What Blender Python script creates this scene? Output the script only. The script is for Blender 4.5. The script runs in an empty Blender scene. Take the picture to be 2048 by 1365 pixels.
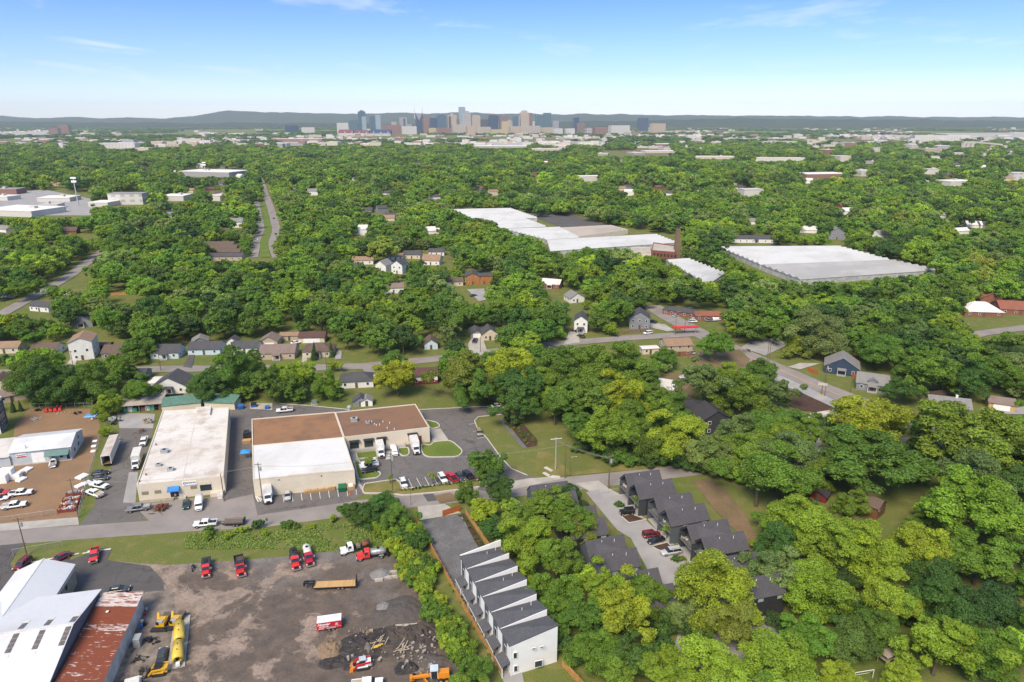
import bpy, bmesh, math, random
import numpy as np
from mathutils import Vector, Matrix
R = math.radians
sc = bpy.context.scene
# ------------------------------------------------------------------ camera
F = 1365.0; HC = 100.0; PITCH = math.atan((682.5-240)/F)
cam = bpy.data.cameras.new('camera'); camo = bpy.data.objects.new('camera', cam)
sc.collection.objects.link(camo); sc.camera = camo
camo.location = (0, 0, HC); camo.rotation_euler = (R(90)-PITCH, 0, 0)
cam.sensor_width = 36; cam.lens = F/2048*36; cam.clip_start = 1; cam.clip_end = 80000
# ------------------------------------------------------------------ sky, sun, exposure
SUN_EL, SUN_AZ = 49, -157     # azimuth from +Y towards +X, degrees: the sun stands high to the left, a little behind the camera
w = bpy.data.worlds.new('World'); sc.world = w; w.use_nodes = True
nt = w.node_tree; nt.nodes.clear()
def wn(t, **kw):
 n = nt.nodes.new(t)
 for k, v in kw.items(): setattr(n, k, v)
 return n
sky = wn('ShaderNodeTexSky', sky_type='NISHITA', sun_disc=False, sun_elevation=R(SUN_EL), sun_rotation=R(SUN_AZ),
   altitude=100, air_density=1.0, dust_density=0.4, ozone_density=2.0)
tc = wn('ShaderNodeTexCoord'); sep = wn('ShaderNodeSeparateXYZ'); nt.links.new(tc.outputs['Generated'], sep.inputs[0])
# a clear early summer sky: deeper blue with height above the horizon
tint = wn('ShaderNodeValToRGB'); nt.links.new(sep.outputs[2], tint.inputs[0]); cr_ = tint.color_ramp
cr_.elements[0].position = 0.0; cr_.elements[0].color = (.535, .565, .72, 1)
cr_.elements[1].position = 0.06; cr_.elements[1].color = (.315, .385, .545, 1)
for p_, c_ in ((.15, (.195, .292, .50, 1)), (.3, (.30, .40, .54, 1)), (.55, (.85, .80, .74, 1)), (1, (1.0, .90, .76, 1))):
 e_ = cr_.elements.new(p_); e_.color = c_
mul = wn('ShaderNodeMix', data_type='RGBA', blend_type='MULTIPLY'); mul.inputs[0].default_value = 1
nt.links.new(sky.outputs[0], mul.inputs[6]); nt.links.new(tint.outputs[0], mul.inputs[7])
# thin cirrus: noise on a flat layer high above
dv = wn('ShaderNodeVectorMath', operation='DIVIDE'); cz = wn('ShaderNodeCombineXYZ')
mx = wn('ShaderNodeMath', operation='ADD'); mx.inputs[1].default_value = 0.06
nt.links.new(sep.outputs[2], mx.inputs[0])
for i in range(3): nt.links.new(mx.outputs[0], cz.inputs[i])
nt.links.new(tc.outputs['Generated'], dv.inputs[0]); nt.links.new(cz.outputs[0], dv.inputs[1])
mp = wn('ShaderNodeMapping'); mp.inputs['Scale'].default_value = (0.8, 0.5, 0.0); mp.inputs['Rotation'].default_value = (0, 0, 0.5)
mp.inputs['Location'].default_value = (3.1, 1.7, 0)
nt.links.new(dv.outputs[0], mp.inputs[0])
cn = wn('ShaderNodeTexNoise'); cn.inputs['Scale'].default_value = 1.0; cn.inputs['Detail'].default_value = 7; cn.inputs['Roughness'].default_value = 0.62
cn.inputs['Distortion'].default_value = 0.8
nt.links.new(mp.outputs[0], cn.inputs[0])
cr = wn('ShaderNodeMapRange'); cr.inputs[1].default_value = 0.555; cr.inputs[2].default_value = 0.82; cr.inputs[4].default_value = 0.7
nt.links.new(cn.outputs[0], cr.inputs[0])
cm = wn('ShaderNodeMix', data_type='RGBA'); cm.inputs[7].default_value = (3.1, 3.2, 3.3, 1)
nt.links.new(cr.outputs[0], cm.inputs[0]); nt.links.new(mul.outputs[2], cm.inputs[6])
bg = wn('ShaderNodeBackground'); bg.inputs[1].default_value = 0.14
out = wn('ShaderNodeOutputWorld'); nt.links.new(cm.outputs[2], bg.inputs[0]); nt.links.new(bg.outputs[0], out.inputs[0])
sl = bpy.data.lights.new('sun', 'SUN'); so = bpy.data.objects.new('sun', sl); sc.collection.objects.link(so)
sl.energy = 2.25; sl.angle = R(26); sl.color = (1.0, 0.87, 0.68)
so.location = (-200, 60, 300)
sdir = Vector((math.sin(R(SUN_AZ))*math.cos(R(SUN_EL)), math.cos(R(SUN_AZ))*math.cos(R(SUN_EL)), math.sin(R(SUN_EL))))
so.rotation_euler = sdir.to_track_quat('Z', 'Y').to_euler()
sc.view_settings.view_transform = 'Standard'; sc.view_settings.look = 'None'
sc.view_settings.exposure = 1.3; sc.view_settings.gamma = 1.0
sc.cycles.use_denoising = True
sc.cycles.max_bounces = 5; sc.cycles.diffuse_bounces = 3; sc.cycles.glossy_bounces = 2; sc.cycles.transmission_bounces = 3
sc.cycles.transparent_max_bounces = 4; sc.cycles.volume_bounces = 0
# ------------------------------------------------------------------ helpers
rnd = random.Random(7)
def at(x, y, z=0.0):
 """ground (or level z) point seen in direction (x, y) of the survey photograph"""
 u = (x-1024)/F; v = (y-682.5)/F
 t = (HC-z)/(math.sin(PITCH)+v*math.cos(PITCH))
 return Vector((u*t, (math.cos(PITCH)-v*math.sin(PITCH))*t, z))
def proj(p):
 c, s = math.cos(PITCH), math.sin(PITCH); dz = p[2]-HC
 d = p[1]*c-dz*s
 return 1024+F*p[0]/d, 682.5-F*(p[1]*s+dz*c)/d, d
def ang(a, b): return math.atan2(b[1]-a[1], b[0]-a[0])
GR = R(12.3)                               # direction of the street grid
def link(o): sc.collection.objects.link(o); return o
LABELS = {}
def tag(o, label, cat, group=None, kind=None):
 if label: o['label'] = label
 if cat: o['category'] = cat
 if group: o['group'] = group
 if kind: o['kind'] = kind
 if label: LABELS.setdefault(label, []).append(group)
 return o
def thing(name, label, cat, loc=(0, 0, 0), rz=0.0, group=None):
 o = link(bpy.data.objects.new(name, None)); o.location = loc; o.rotation_euler = (0, 0, rz); o.empty_display_size = 0.5
 return tag(o, label, cat, group)
# ---- materials
MATS = {}
def newmat(name):
 m = bpy.data.materials.new(name); m.use_nodes = True
 b = m.node_tree.nodes['Principled BSDF']
 return m, m.node_tree, b
def lin(c):
 return tuple(((v/255)/12.92 if v/255 <= .04045 else ((v/255+.055)/1.055)**2.4) for v in c)
def noise_node(t, vec, scale, detail=4, rough=.55):
 n = t.nodes.new('ShaderNodeTexNoise'); n.inputs['Scale'].default_value = scale; n.inputs['Detail'].default_value = detail
 n.inputs['Roughness'].default_value = rough
 t.links.new(vec, n.inputs['Vector']); return n
def mixc(t, fac, a, b, mode='MIX'):
 m = t.nodes.new('ShaderNodeMix'); m.data_type = 'RGBA'; m.blend_type = mode
 for sck, v in ((m.inputs[0], fac), (m.inputs[6], a), (m.inputs[7], b)):
  if hasattr(v, 'is_linked'): t.links.new(v, sck)
  elif isinstance(v, (int, float)): sck.default_value = v
  else: sck.default_value = (*v, 1) if len(v) == 3 else v
 return m.outputs[2]
def ramp(t, val, a, b, o0=0.0, o1=1.0):
 m = t.nodes.new('ShaderNodeMapRange'); m.inputs[1].default_value = a; m.inputs[2].default_value = b
 m.inputs[3].default_value = o0; m.inputs[4].default_value = o1
 t.links.new(val, m.inputs[0]); return m.outputs[0]
def vec(t, pos):
 if pos: return t.nodes.new('ShaderNodeNewGeometry').outputs['Position']
 return t.nodes.new('ShaderNodeTexCoord').outputs['Object']
def bumpit(t, b, h, s, d=.1):
 n = t.nodes.new('ShaderNodeBump'); n.inputs['Strength'].default_value = s; n.inputs['Distance'].default_value = d
 t.links.new(h, n.inputs['Height']); t.links.new(n.outputs[0], b.inputs['Normal'])
def M(key, c, rough=.7, var=.18, scale=1.2, spec=.35, metal=0.0, c2=None, fine=0.0, fscale=14, pos=False, thr=(.38, .62), bump=0.0, coat=0):
 """painted / plain surface: base colour c with soft blotches (towards c2 or a darker c) and fine grain"""
 if key in MATS: return MATS[key]
 m, t, b = newmat(key); v = vec(t, pos)
 n = noise_node(t, v, scale)
 c2 = c2 or tuple(x*(1-var) for x in c)
 col = mixc(t, ramp(t, n.outputs[0], *thr), c, c2)
 if fine:
  n2 = noise_node(t, v, fscale, 2)
  col = mixc(t, ramp(t, n2.outputs[0], .35, .65, 0, fine), col, tuple(x*.45 for x in c))
  if bump: bumpit(t, b, n2.outputs[0], bump)
 t.links.new(col, b.inputs['Base Color'])
 b.inputs['Roughness'].default_value = rough; b.inputs['Specular IOR Level'].default_value = spec; b.inputs['Metallic'].default_value = metal
 if coat: b.inputs['Coat Weight'].default_value = coat; b.inputs['Coat Roughness'].default_value = .08
 MATS[key] = m; return m
def paint(key, c): return M('paint_'+key, c, rough=.32, var=.08, scale=.6, spec=.5, coat=.5)
# ---- mesh builder
class MB:
 def __init__(s): s.v = []; s.f = []; s.m = []
 def quad(s, a, b, c, d, mi=0):
  n = len(s.v); s.v += [tuple(a), tuple(b), tuple(c), tuple(d)]; s.f.append((n, n+1, n+2, n+3)); s.m.append(mi); return s
 def poly(s, pts, mi=0):
  n = len(s.v); s.v += [tuple(p) for p in pts]; s.f.append(tuple(range(n, n+len(pts)))); s.m.append(mi); return s
 def hexa(s, bot, top, mi=0, capb=True):
  n = len(s.v); s.v += [tuple(p) for p in bot]+[tuple(p) for p in top]; k = len(bot)
  s.f.append(tuple(range(n+k, n+2*k))); s.m.append(mi)
  if capb: s.f.append(tuple(range(n+k-1, n-1, -1))); s.m.append(mi)
  for i in range(k):
   j = (i+1) % k; s.f.append((n+i, n+j, n+k+j, n+k+i)); s.m.append(mi)
  return s
 def box(s, x0, x1, y0, y1, z0, z1, mi=0, rz=0, c=(0, 0)):
  P = [(x0, y0), (x1, y0), (x1, y1), (x0, y1)]
  if rz:
   ca, sa = math.cos(rz), math.sin(rz)
   P = [(c[0]+(x-c[0])*ca-(y-c[1])*sa, c[1]+(x-c[0])*sa+(y-c[1])*ca) for x, y in P]
  return s.hexa([(x, y, z0) for x, y in P], [(x, y, z1) for x, y in P], mi)
 def prism(s, pts, z0, z1, mi=0, capb=False):
  if sum(pts[i][0]*pts[(i+1) % len(pts)][1]-pts[(i+1) % len(pts)][0]*pts[i][1] for i in range(len(pts))) < 0: pts = pts[::-1]
  return s.hexa([(p[0], p[1], z0) for p in pts], [(p[0], p[1], z1) for p in pts], mi, capb)
 def taper(s, x0, x1, hw, z0, X0, X1, HW, z1, mi=0, yc=0):
  return s.hexa([(x0, yc-hw, z0), (x1, yc-hw, z0), (x1, yc+hw, z0), (x0, yc+hw, z0)],
      [(X0, yc-HW, z1), (X1, yc-HW, z1), (X1, yc+HW, z1), (X0, yc+HW, z1)], mi)
 def tube(s, a, b, r0, r1=None, n=8, mi=0, caps=True):
  r1 = r0 if r1 is None else r1; a = Vector(a); b = Vector(b); d = (b-a)
  if d.length < 1e-6: return s
  d.normalize(); u = d.orthogonal().normalized(); w_ = d.cross(u); k = len(s.v)
  for p, r in ((a, r0), (b, r1)):
   for i in range(n):
    t = 2*math.pi*i/n; s.v.append(tuple(p+u*(math.cos(t)*r)+w_*(math.sin(t)*r)))
  for i in range(n):
   j = (i+1) % n; s.f.append((k+i, k+j, k+n+j, k+n+i)); s.m.append(mi)
  if caps:
   s.f.append(tuple(range(k+n-1, k-1, -1))); s.m.append(mi); s.f.append(tuple(range(k+n, k+2*n))); s.m.append(mi)
  return s
 def path(s, pts, r, n=6, mi=0):
  for a, b in zip(pts, pts[1:]): s.tube(a, b, r, r, n, mi)
  return s
 def loft(s, secs, mi=0, n=12, p=3.2):
  """body along x: secs = (x, half width, z0, z1); super-elliptic rings"""
  k = len(s.v)
  for (x, hw, z0, z1) in secs:
   cz_, hz = (z0+z1)/2, (z1-z0)/2
   for i in range(n):
    t = 2*math.pi*(i+.5)/n; ct, st = math.cos(t), math.sin(t)
    s.v.append((x, math.copysign(abs(ct)**(2/p), ct)*hw, cz_+math.copysign(abs(st)**(2/p), st)*hz))
  for a in range(len(secs)-1):
   for i in range(n):
    j = (i+1) % n; s.f.append((k+a*n+i, k+a*n+j, k+(a+1)*n+j, k+(a+1)*n+i)); s.m.append(mi)
  s.f.append(tuple(range(k, k+n))); s.m.append(mi); e = k+(len(secs)-1)*n
  s.f.append(tuple(range(e+n-1, e-1, -1))); s.m.append(mi)
  return s
 def mesh(s, name, mats, smooth=False):
  me = bpy.data.meshes.new(name); me.from_pydata(s.v, [], s.f)
  if not isinstance(mats, (list, tuple)): mats = [mats]
  for m in mats: me.materials.append(m)
  if len(mats) > 1: me.polygons.foreach_set('material_index', s.m)
  if smooth: me.polygons.foreach_set('use_smooth', [True]*len(s.f))
  me.update(); return me
 def build(s, name, mats, parent=None, loc=(0, 0, 0), rz=0, label=None, smooth=False):
  o = link(bpy.data.objects.new(name, s.mesh(name, mats, smooth)))
  o.location = loc; o.rotation_euler = (0, 0, rz)
  if parent is not None: o.parent = parent
  if label: o['label'] = label
  return o
def local(o, p):
 """world point p in the frame of a thing placed by loc and rz"""
 d = Vector(p)-o.location; a = -o.rotation_euler[2]
 return Vector((d.x*math.cos(a)-d.y*math.sin(a), d.x*math.sin(a)+d.y*math.cos(a), d.z))
class Kit:
 """a kind of thing: a list of parts, placed any number of times with shared meshes"""
 def __init__(s): s.p = []
 def add(s, name, mb, mats, loc=(0, 0, 0), rz=0, sub=None, smooth=False):
  s.p.append((name, mb if isinstance(mb, bpy.types.Mesh) else mb.mesh(name, mats, smooth), loc, rz, sub)); return len(s.p)-1
 def place(s, name, label, cat, loc, rz=0, group=None, scale=1.0):
  t = thing(name, label, cat, loc, rz, group); t.scale = (scale,)*3
  os_ = []
  for (n, me, l, r, sub) in s.p:
   o = link(bpy.data.objects.new(n, me)); o.location = l; o.rotation_euler = (0, 0, r)
   o.parent = t if sub is None else os_[sub]; os_.append(o)
  return t
def sheet(name, pts, z, mat, label=None, cat=None, kind='structure', px=True, thick=0.0):
 P = [at(p[0], p[1], 0) if px else Vector((p[0], p[1], 0)) for p in pts]
 b = MB()
 if thick: b.prism([(p.x, p.y) for p in P], z-thick, z)
 else:
  Q = [(p.x, p.y, z) for p in P]
  if sum(Q[i][0]*Q[(i+1) % len(Q)][1]-Q[(i+1) % len(Q)][0]*Q[i][1] for i in range(len(Q))) < 0: Q = Q[::-1]
  b.poly(Q)
 o = b.build(name, mat); tag(o, label, cat, None, kind); return o
def round_poly(pts, r=12, n=5):
 """photo polygon with rounded corners"""
 out_ = []
 for i, p in enumerate(pts):
  a, c = pts[i-1], pts[(i+1) % len(pts)]
  def tow(q):
   d = math.dist(p, q); k = min(r, d*.45)/d; return (p[0]+(q[0]-p[0])*k, p[1]+(q[1]-p[1])*k)
  s0, s1 = tow(a), tow(c)
  for j in range(n+1):
   t = j/n; out_.append(((1-t)**2*s0[0]+2*t*(1-t)*p[0]+t*t*s1[0], (1-t)**2*s0[1]+2*t*(1-t)*p[1]+t*t*s1[1]))
 return out_
# ------------------------------------------------------------------ terrain
def ground_material():
 m, t, b = newmat('grass_ground'); v = vec(t, True)
 n1 = noise_node(t, v, .035, 5); n2 = noise_node(t, v, .25, 4); n3 = noise_node(t, v, 2.5, 3)
 c = mixc(t, ramp(t, n1.outputs[0], .35, .65), (.108, .142, .032), (.155, .158, .048))
 c = mixc(t, ramp(t, n2.outputs[0], .5, .72, 0, .7), c, (.23, .18, .085))
 c = mixc(t, ramp(t, n3.outputs[0], .35, .7, 0, .45), c, (.07, .08, .02))
 t.links.new(c, b.inputs['Base Color']); b.inputs['Roughness'].default_value = .95; b.inputs['Specular IOR Level'].default_value = .1
 bumpit(t, b, n3.outputs[0], .5, .3); return m
GRASS = ground_material()
o = MB().quad((-14400, -400, 0), (14400, -400, 0), (14400, 16100, 0), (-14400, 16100, 0)).build('ground', GRASS); tag(o, 'grassy ground spreading to the horizon', None, None, 'structure')
ROADM = M('old_street', (.27, .235, .215), rough=.92, c2=(.215, .19, .175), scale=.12, fine=.25, fscale=5, pos=True)
def asphalt(key, a, b, c):
 m, t, bs = newmat(key); v = vec(t, True)
 n = noise_node(t, v, .09, 6, .65); n2 = noise_node(t, v, .5, 5, .6); n3 = noise_node(t, v, 7, 2)
 vo = t.nodes.new('ShaderNodeTexVoronoi'); vo.feature = 'DISTANCE_TO_EDGE'; vo.inputs['Scale'].default_value = .11
 wv = t.nodes.new('ShaderNodeVectorMath'); wv.operation = 'MULTIPLY_ADD'; wv.inputs[1].default_value = (3, 3, 0)
 t.links.new(n2.outputs['Color'], wv.inputs[0]); t.links.new(v, wv.inputs[2]); t.links.new(wv.outputs[0], vo.inputs['Vector'])
 col = mixc(t, ramp(t, n.outputs[0], .38, .62), a, b)
 col = mixc(t, ramp(t, n2.outputs[0], .55, .7, 0, .75), col, c)
 col = mixc(t, ramp(t, vo.outputs['Distance'], .012, .0, 0, .6), col, (.03, .028, .026))
 col = mixc(t, ramp(t, n3.outputs[0], .35, .7, 0, .3), col, c)
 t.links.new(col, bs.inputs['Base Color']); bs.inputs['Roughness'].default_value = .9; bs.inputs['Specular IOR Level'].default_value = .25
 return m
LOTM = asphalt('lot_asphalt', (.125, .112, .107), (.15, .135, .127), (.075, .068, .066))
DRIVEM = asphalt('drive_asphalt', (.155, .14, .13), (.12, .108, .10), (.085, .077, .072))
DARKM = asphalt('dark_asphalt', (.085, .08, .078), (.11, .10, .098), (.05, .047, .046))
CONCM = M('pale_concrete', (.40, .37, .33), rough=.9, c2=(.33, .30, .265), scale=.25, fine=.2, fscale=3, pos=True)
CONC2M = M('grey_concrete', (.33, .315, .305), rough=.9, c2=(.27, .255, .25), scale=.15, fine=.2, fscale=4, pos=True)
TANM = M('tan_dirt', (.27, .16, .085), rough=.95, c2=(.215, .135, .078), scale=.09, fine=.35, fscale=2.2, pos=True)
GRAVM = M('grey_gravel', (.165, .158, .16), rough=.95, c2=(.125, .12, .122), scale=.3, fine=.6, fscale=2.5, pos=True, bump=.6)
MULCHM = M('bark_mulch', (.085, .043, .028), rough=.95, c2=(.055, .03, .02), scale=.5, fine=.5, fscale=5, pos=True, bump=.6)
SOILM = M('bare_soil', (.20, .13, .075), rough=.95, c2=(.13, .105, .045), scale=.12, fine=.4, fscale=2, pos=True)
LAWNM = M('mown_lawn', (.140, .180, .038), rough=.95, c2=(.105, .150, .030), scale=.1, fine=.35, fscale=2.5, pos=True, spec=.1)
TURFM = M('dry_turf', (.215, .18, .065), rough=.95, c2=(.14, .145, .036), scale=.15, fine=.35, fscale=2.5, pos=True, spec=.1)
KERBM = M('kerb_concrete', (.52, .48, .43), rough=.85, fine=.15, fscale=3)
LINEM = M('road_paint', (.70, .69, .66), rough=.8, c2=(.52, .5, .47), scale=1.5)
YELM = M('yellow_paint', (.55, .33, .03), rough=.8)
def yard_material():
 m, t, b = newmat('work_yard'); v = vec(t, True)
 wp = noise_node(t, v, .06, 4); wv = t.nodes.new('ShaderNodeVectorMath'); wv.operation = 'MULTIPLY_ADD'; wv.inputs[1].default_value = (14, 14, 0)
 t.links.new(wp.outputs['Color'], wv.inputs[0]); t.links.new(v, wv.inputs[2])
 n = noise_node(t, wv.outputs[0], .11, 7, .68); n2 = noise_node(t, v, .045, 4); n3 = noise_node(t, v, 1.6, 4); n4 = noise_node(t, v, .3, 5, .65)
 sp = t.nodes.new('ShaderNodeSeparateXYZ'); t.links.new(v, sp.inputs[0])
 col = mixc(t, ramp(t, n4.outputs[0], .35, .65), (.135, .10, .076), (.078, .06, .049))
 gr = mixc(t, ramp(t, n4.outputs[0], .35, .65), (.185, .168, .155), (.125, .11, .10))
 ad = t.nodes.new('ShaderNodeMath'); ad.operation = 'MULTIPLY_ADD'; ad.inputs[1].default_value = .012; ad.inputs[2].default_value = -1.10
 t.links.new(sp.outputs[1], ad.inputs[0])                       # gravel was spread at the street end of the yard
 ad2 = t.nodes.new('ShaderNodeMath'); t.links.new(ad.outputs[0], ad2.inputs[0]); t.links.new(n2.outputs[0], ad2.inputs[1])
 col = mixc(t, ramp(t, ad2.outputs[0], .95, 1.15), col, gr)
 sx = t.nodes.new('ShaderNodeMath'); sx.operation = 'MULTIPLY_ADD'; sx.inputs[1].default_value = -.0026; sx.inputs[2].default_value = -.135
 t.links.new(sp.outputs[0], sx.inputs[0])                       # old slab shows through more towards the sheds
 ad3 = t.nodes.new('ShaderNodeMath'); t.links.new(n.outputs[0], ad3.inputs[0]); t.links.new(sx.outputs[0], ad3.inputs[1])
 col = mixc(t, ramp(t, ad3.outputs[0], .52, .575), col, mixc(t, ramp(t, n4.outputs[0], .4, .6), (.285, .215, .165), (.2, .15, .118)))
 col = mixc(t, ramp(t, n3.outputs[0], .45, .75, 0, .4), col, (.05, .04, .036))
 t.links.new(col, b.inputs['Base Color']); b.inputs['Roughness'].default_value = .9; bumpit(t, b, n3.outputs[0], .5, .2)
 return m
YARDM = yard_material()
ZI = [0]
def pave(name, pts, mat, label=None, rnd_=0):
 ZI[0] += 1
 return sheet(name, round_poly(pts, rnd_) if rnd_ else pts, .012+.004*ZI[0], mat, label)
ROAD_T = [(-120, 1069), (160, 1051), (480, 1030), (700, 1003), (850, 985), (1000, 968), (1200, 948), (1400, 926), (1620, 897), (1760, 880), (2100, 850)]
ROAD_B = [(2100, 872), (1760, 902), (1620, 918), (1400, 950), (1200, 975), (1000, 997), (840, 1013), (700, 1032), (520, 1056), (400, 1062), (200, 1076), (0, 1091), (-120, 1099)]
STREET2 = [(-60, 747), (150, 744), (330, 739), (640, 736), (730, 733), (860, 720), (960, 707), (1100, 690), (1250, 677), (1400, 668)]
def band(path, w_):
 P = [at(*p) for p in path]; L = []; Rr = []
 for i, p in enumerate(P):
  d = (P[min(i+1, len(P)-1)]-P[max(i-1, 0)]).normalized(); n = Vector((-d.y, d.x, 0)); L.append(p+n*w_/2); Rr.append(p-n*w_/2)
 return [(p.x, p.y) for p in L+Rr[::-1]]
def strip(name, path, w_, mat, label=None, z=None):
 ZI[0] += 1; P = [at(*p) for p in path]; b = MB(); pl = band(path, w_); n = len(path); zz = .012+.004*ZI[0] if z is None else z
 for i in range(n-1): b.quad((*pl[2*n-1-i], zz), (*pl[2*n-2-i], zz), (*pl[i+1], zz), (*pl[i], zz))
 o = b.build(name, mat); tag(o, label, None, None, 'structure'); return o
def long_strip(name, T, B, mat, label):
 ZI[0] += 1; b = MB(); z = .012+.004*ZI[0]; B = B[::-1]
 def xat(L, x):
  for p, q in zip(L, L[1:]):
   if p[0] <= x <= q[0]: return p[1]+(q[1]-p[1])*(x-p[0])/(q[0]-p[0])
  return L[-1][1]
 xs = sorted({p[0] for p in T} | {p[0] for p in B})
 for a, c in zip(xs, xs[1:]):
  q = [at(a, xat(B, a)), at(c, xat(B, c)), at(c, xat(T, c)), at(a, xat(T, a))]; b.quad(*[(p.x, p.y, z) for p in q])
 tag(b.build(name, mat), label, None, None, 'structure')
def kerb(path, h=.15, w_=.32, close=False, mat=None, name='kerb'):
 P = [at(*p) for p in path]
 if close: P = P+[P[0]]
 b = MB()
 for i in range(len(P)-1):
  d = (P[i+1]-P[i])
  if d.length < .01: continue
  d.normalize(); n = Vector((-d.y, d.x, 0))*w_/2
  q = [P[i]-n-d*.1, P[i+1]-n+d*.1, P[i+1]+n+d*.1, P[i]+n-d*.1]; b.prism([(p.x, p.y) for p in q], 0, h+.0015*(i % 3))
 o = b.build(name, mat or KERBM); o['kind'] = 'structure'; o['label'] = 'pale concrete kerb edging the paving'; return o
def line(a, c, w_=.14, mat=None, name='painted_line', dz=0):
 A, C = at(*a), at(*c); d = (C-A).normalized(); n = Vector((-d.y, d.x, 0))*w_/2
 b = MB().quad(*[(p.x, p.y, .42+dz) for p in (A-n, C-n, C+n, A+n)]); o = b.build(name, mat or LINEM); o['kind'] = 'structure'
 o['label'] = 'painted line on the paving'; o.location.z = -.42+.014+.004*(ZI[0]+1); return o
# street in front of the warehouses
long_strip('street', ROAD_T, ROAD_B, ROADM, 'worn pinkish grey street passing the warehouses')
pave('lot_pavement', [(157, 1052), (183, 1022), (222, 935), (240, 856), (306, 856), (302, 880), (264, 985), (270, 1012), (300, 1040)], DRIVEM, 'dark driveway between the dirt lot and the flat-roofed warehouse')
pave('pavement', [(234, 826), (310, 828), (306, 857), (239, 857)], CONC2M, 'pale concrete pad in front of the lean-to shed')
pave('pavement', [(258, 945), (276, 945), (271, 1006), (246, 1006)], CONC2M, 'weathered concrete strip beside the flat-roofed warehouse')
pave('pavement', [(262, 1006), (452, 992), (508, 984), (520, 1028), (300, 1044)], ROADM, 'worn forecourt of the flat-roofed warehouse')
pave('lot_pavement', [(453, 812), (503, 822), (505, 880), (510, 988), (446, 1002), (440, 940)], LOTM, 'dark asphalt alley between the two warehouses')
pave('lot_pavement', [(505, 986), (722, 965), (736, 985), (700, 1004), (515, 1031)], LOTM, 'dark parking strip in front of the brown-roofed warehouse')
pave('lot_pavement', [(470, 832), (478, 808), (560, 808), (620, 812), (700, 820), (690, 832), (503, 850)], LOTM, 'dark service lane behind the brown-roofed warehouse')
LOT = [(720, 970), (710, 935), (698, 893), (865, 890), (832, 820), (1003, 812), (1019, 828), (955, 834), (948, 842), (953, 855), (975, 880), (1000, 915), (1022, 938), (1052, 951), (1090, 958), (1000, 988), (955, 980), (958, 965), (830, 978), (735, 978)]
pave('lot_pavement', LOT, LOTM, 'dark asphalt car park beside the brown-roofed warehouse')
pave('pavement', [(995, 968), (1060, 957), (1112, 954), (1130, 957), (1085, 966), (1000, 986)], CONCM, 'pale concrete mouth of the car park')
pave('dirt_lot', [(60, 818), (188, 818), (200, 850), (200, 880), (185, 925), (172, 955), (162, 1000), (156, 1036), (0, 1048), (-110, 1056), (-110, 930), (20, 930), (30, 850)], TANM, 'tan dirt lot around the metal building')
pave('pavement', [(-110, 1056), (0, 1048), (156, 1035), (158, 1050), (0, 1063), (-110, 1070)], CONCM, 'pale broken apron of the dirt lot')
pave('dirt_lot', [(205, 1104), (222, 1100), (213, 1122), (330, 1131), (480, 1121), (570, 1114), (640, 1106), (690, 1099), (782, 1102), (806, 1135), (828, 1168), (850, 1205), (862, 1245), (892, 1275), (915, 1310), (930, 1370), (930, 1560), (120, 1560), (120, 1180), (150, 1125)], YARDM, 'muddy work yard of dark dirt with pale patches of old slab')
pave('lot_pavement', [(138, 1122), (205, 1098), (224, 1098), (214, 1121), (300, 1133), (325, 1160), (335, 1210), (300, 1215), (286, 1182), (150, 1195)], DARKM, 'dark asphalt corner beside the white-roofed shop')
pave('lot_pavement', [(-120, 1101), (0, 1092), (52, 1086), (34, 1104), (20, 1128), (28, 1150), (60, 1128), (140, 1116), (138, 1128), (60, 1200), (-120, 1290)], DARKM, 'dark asphalt corner by the chain link fence')
pave('pavement', [(290, 1185), (346, 1180), (352, 1230), (340, 1370), (262, 1370)], M('stained_slab', (.25, .205, .17), rough=.9, c2=(.11, .088, .075), scale=.3, fine=.35, fscale=2, pos=True), 'stained concrete slab beside the rusty shed')
# car park islands, walks and kerbs
def island(pts, r, name='grass_verge', mat=None, label='mown grass island in the car park', dz=.0, kerbs=True):
 q = round_poly(pts, r); ZI[0] += 1; sheet(name, q, .17+.001*ZI[0] if kerbs else .012+.004*ZI[0], mat or LAWNM, label, thick=.1)
 if kerbs: kerb(q, .34, .34, True)
island([(712, 905), (752, 902), (756, 917), (715, 919)], 4)
island([(708, 922), (719, 922), (723, 945), (758, 944), (762, 951), (754, 957), (717, 961)], 5)
island([(795, 898), (817, 896), (819, 911), (805, 914), (798, 908)], 6)
island([(842, 888), (861, 893), (867, 885), (902, 882), (927, 904), (916, 915), (856, 916), (844, 909)], 10)
island([(850, 841), (874, 846), (881, 855), (862, 859)], 5)
island([(725, 979), (730, 969), (765, 964), (793, 960), (800, 968), (804, 980), (960, 961), (960, 975), (876, 986), (808, 992), (775, 988), (727, 988)], 4, mat=TURFM, label='dry grass strip between the car park and the street')
pave('pavement', [(859, 859), (881, 858), (898, 882), (866, 886)], CONCM, 'pale concrete loading ramp beside the brown-roofed warehouse')
pave('path', [(697, 892), (716, 892), (720, 968), (735, 986), (727, 988), (716, 970)], CONCM, 'pale path along the warehouse side')
kerb([(1003, 812), (1019, 828), (957, 834), (949, 842), (954, 855), (976, 880), (1001, 915), (1023, 938), (1054, 951)])
kerb([(838, 820), (1003, 812)]); kerb([(560, 808), (620, 812), (700, 820)])
for k in range(5): line((809+k*16.5-(8 if k == 0 else 0)*0, 979-k*2.4), (800+k*16.5, 961-k*2.0))
for k in range(5): line((893+k*17, 968-k*1.7), (882+k*17, 952-k*1.7))
for k in range(9): line((566+k*18.2, 992-k*1.9), (568+k*18.2, 1006-k*1.9))
line((560, 986), (716, 970))
for k in range(6): line((511+k*4, 993+k*1.5), (517+k*5, 1005-k*1.2), .3)
for k in range(6): line((771+k*.1, 904+k*3), (783+k*.3, 903+k*3), .5)
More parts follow.
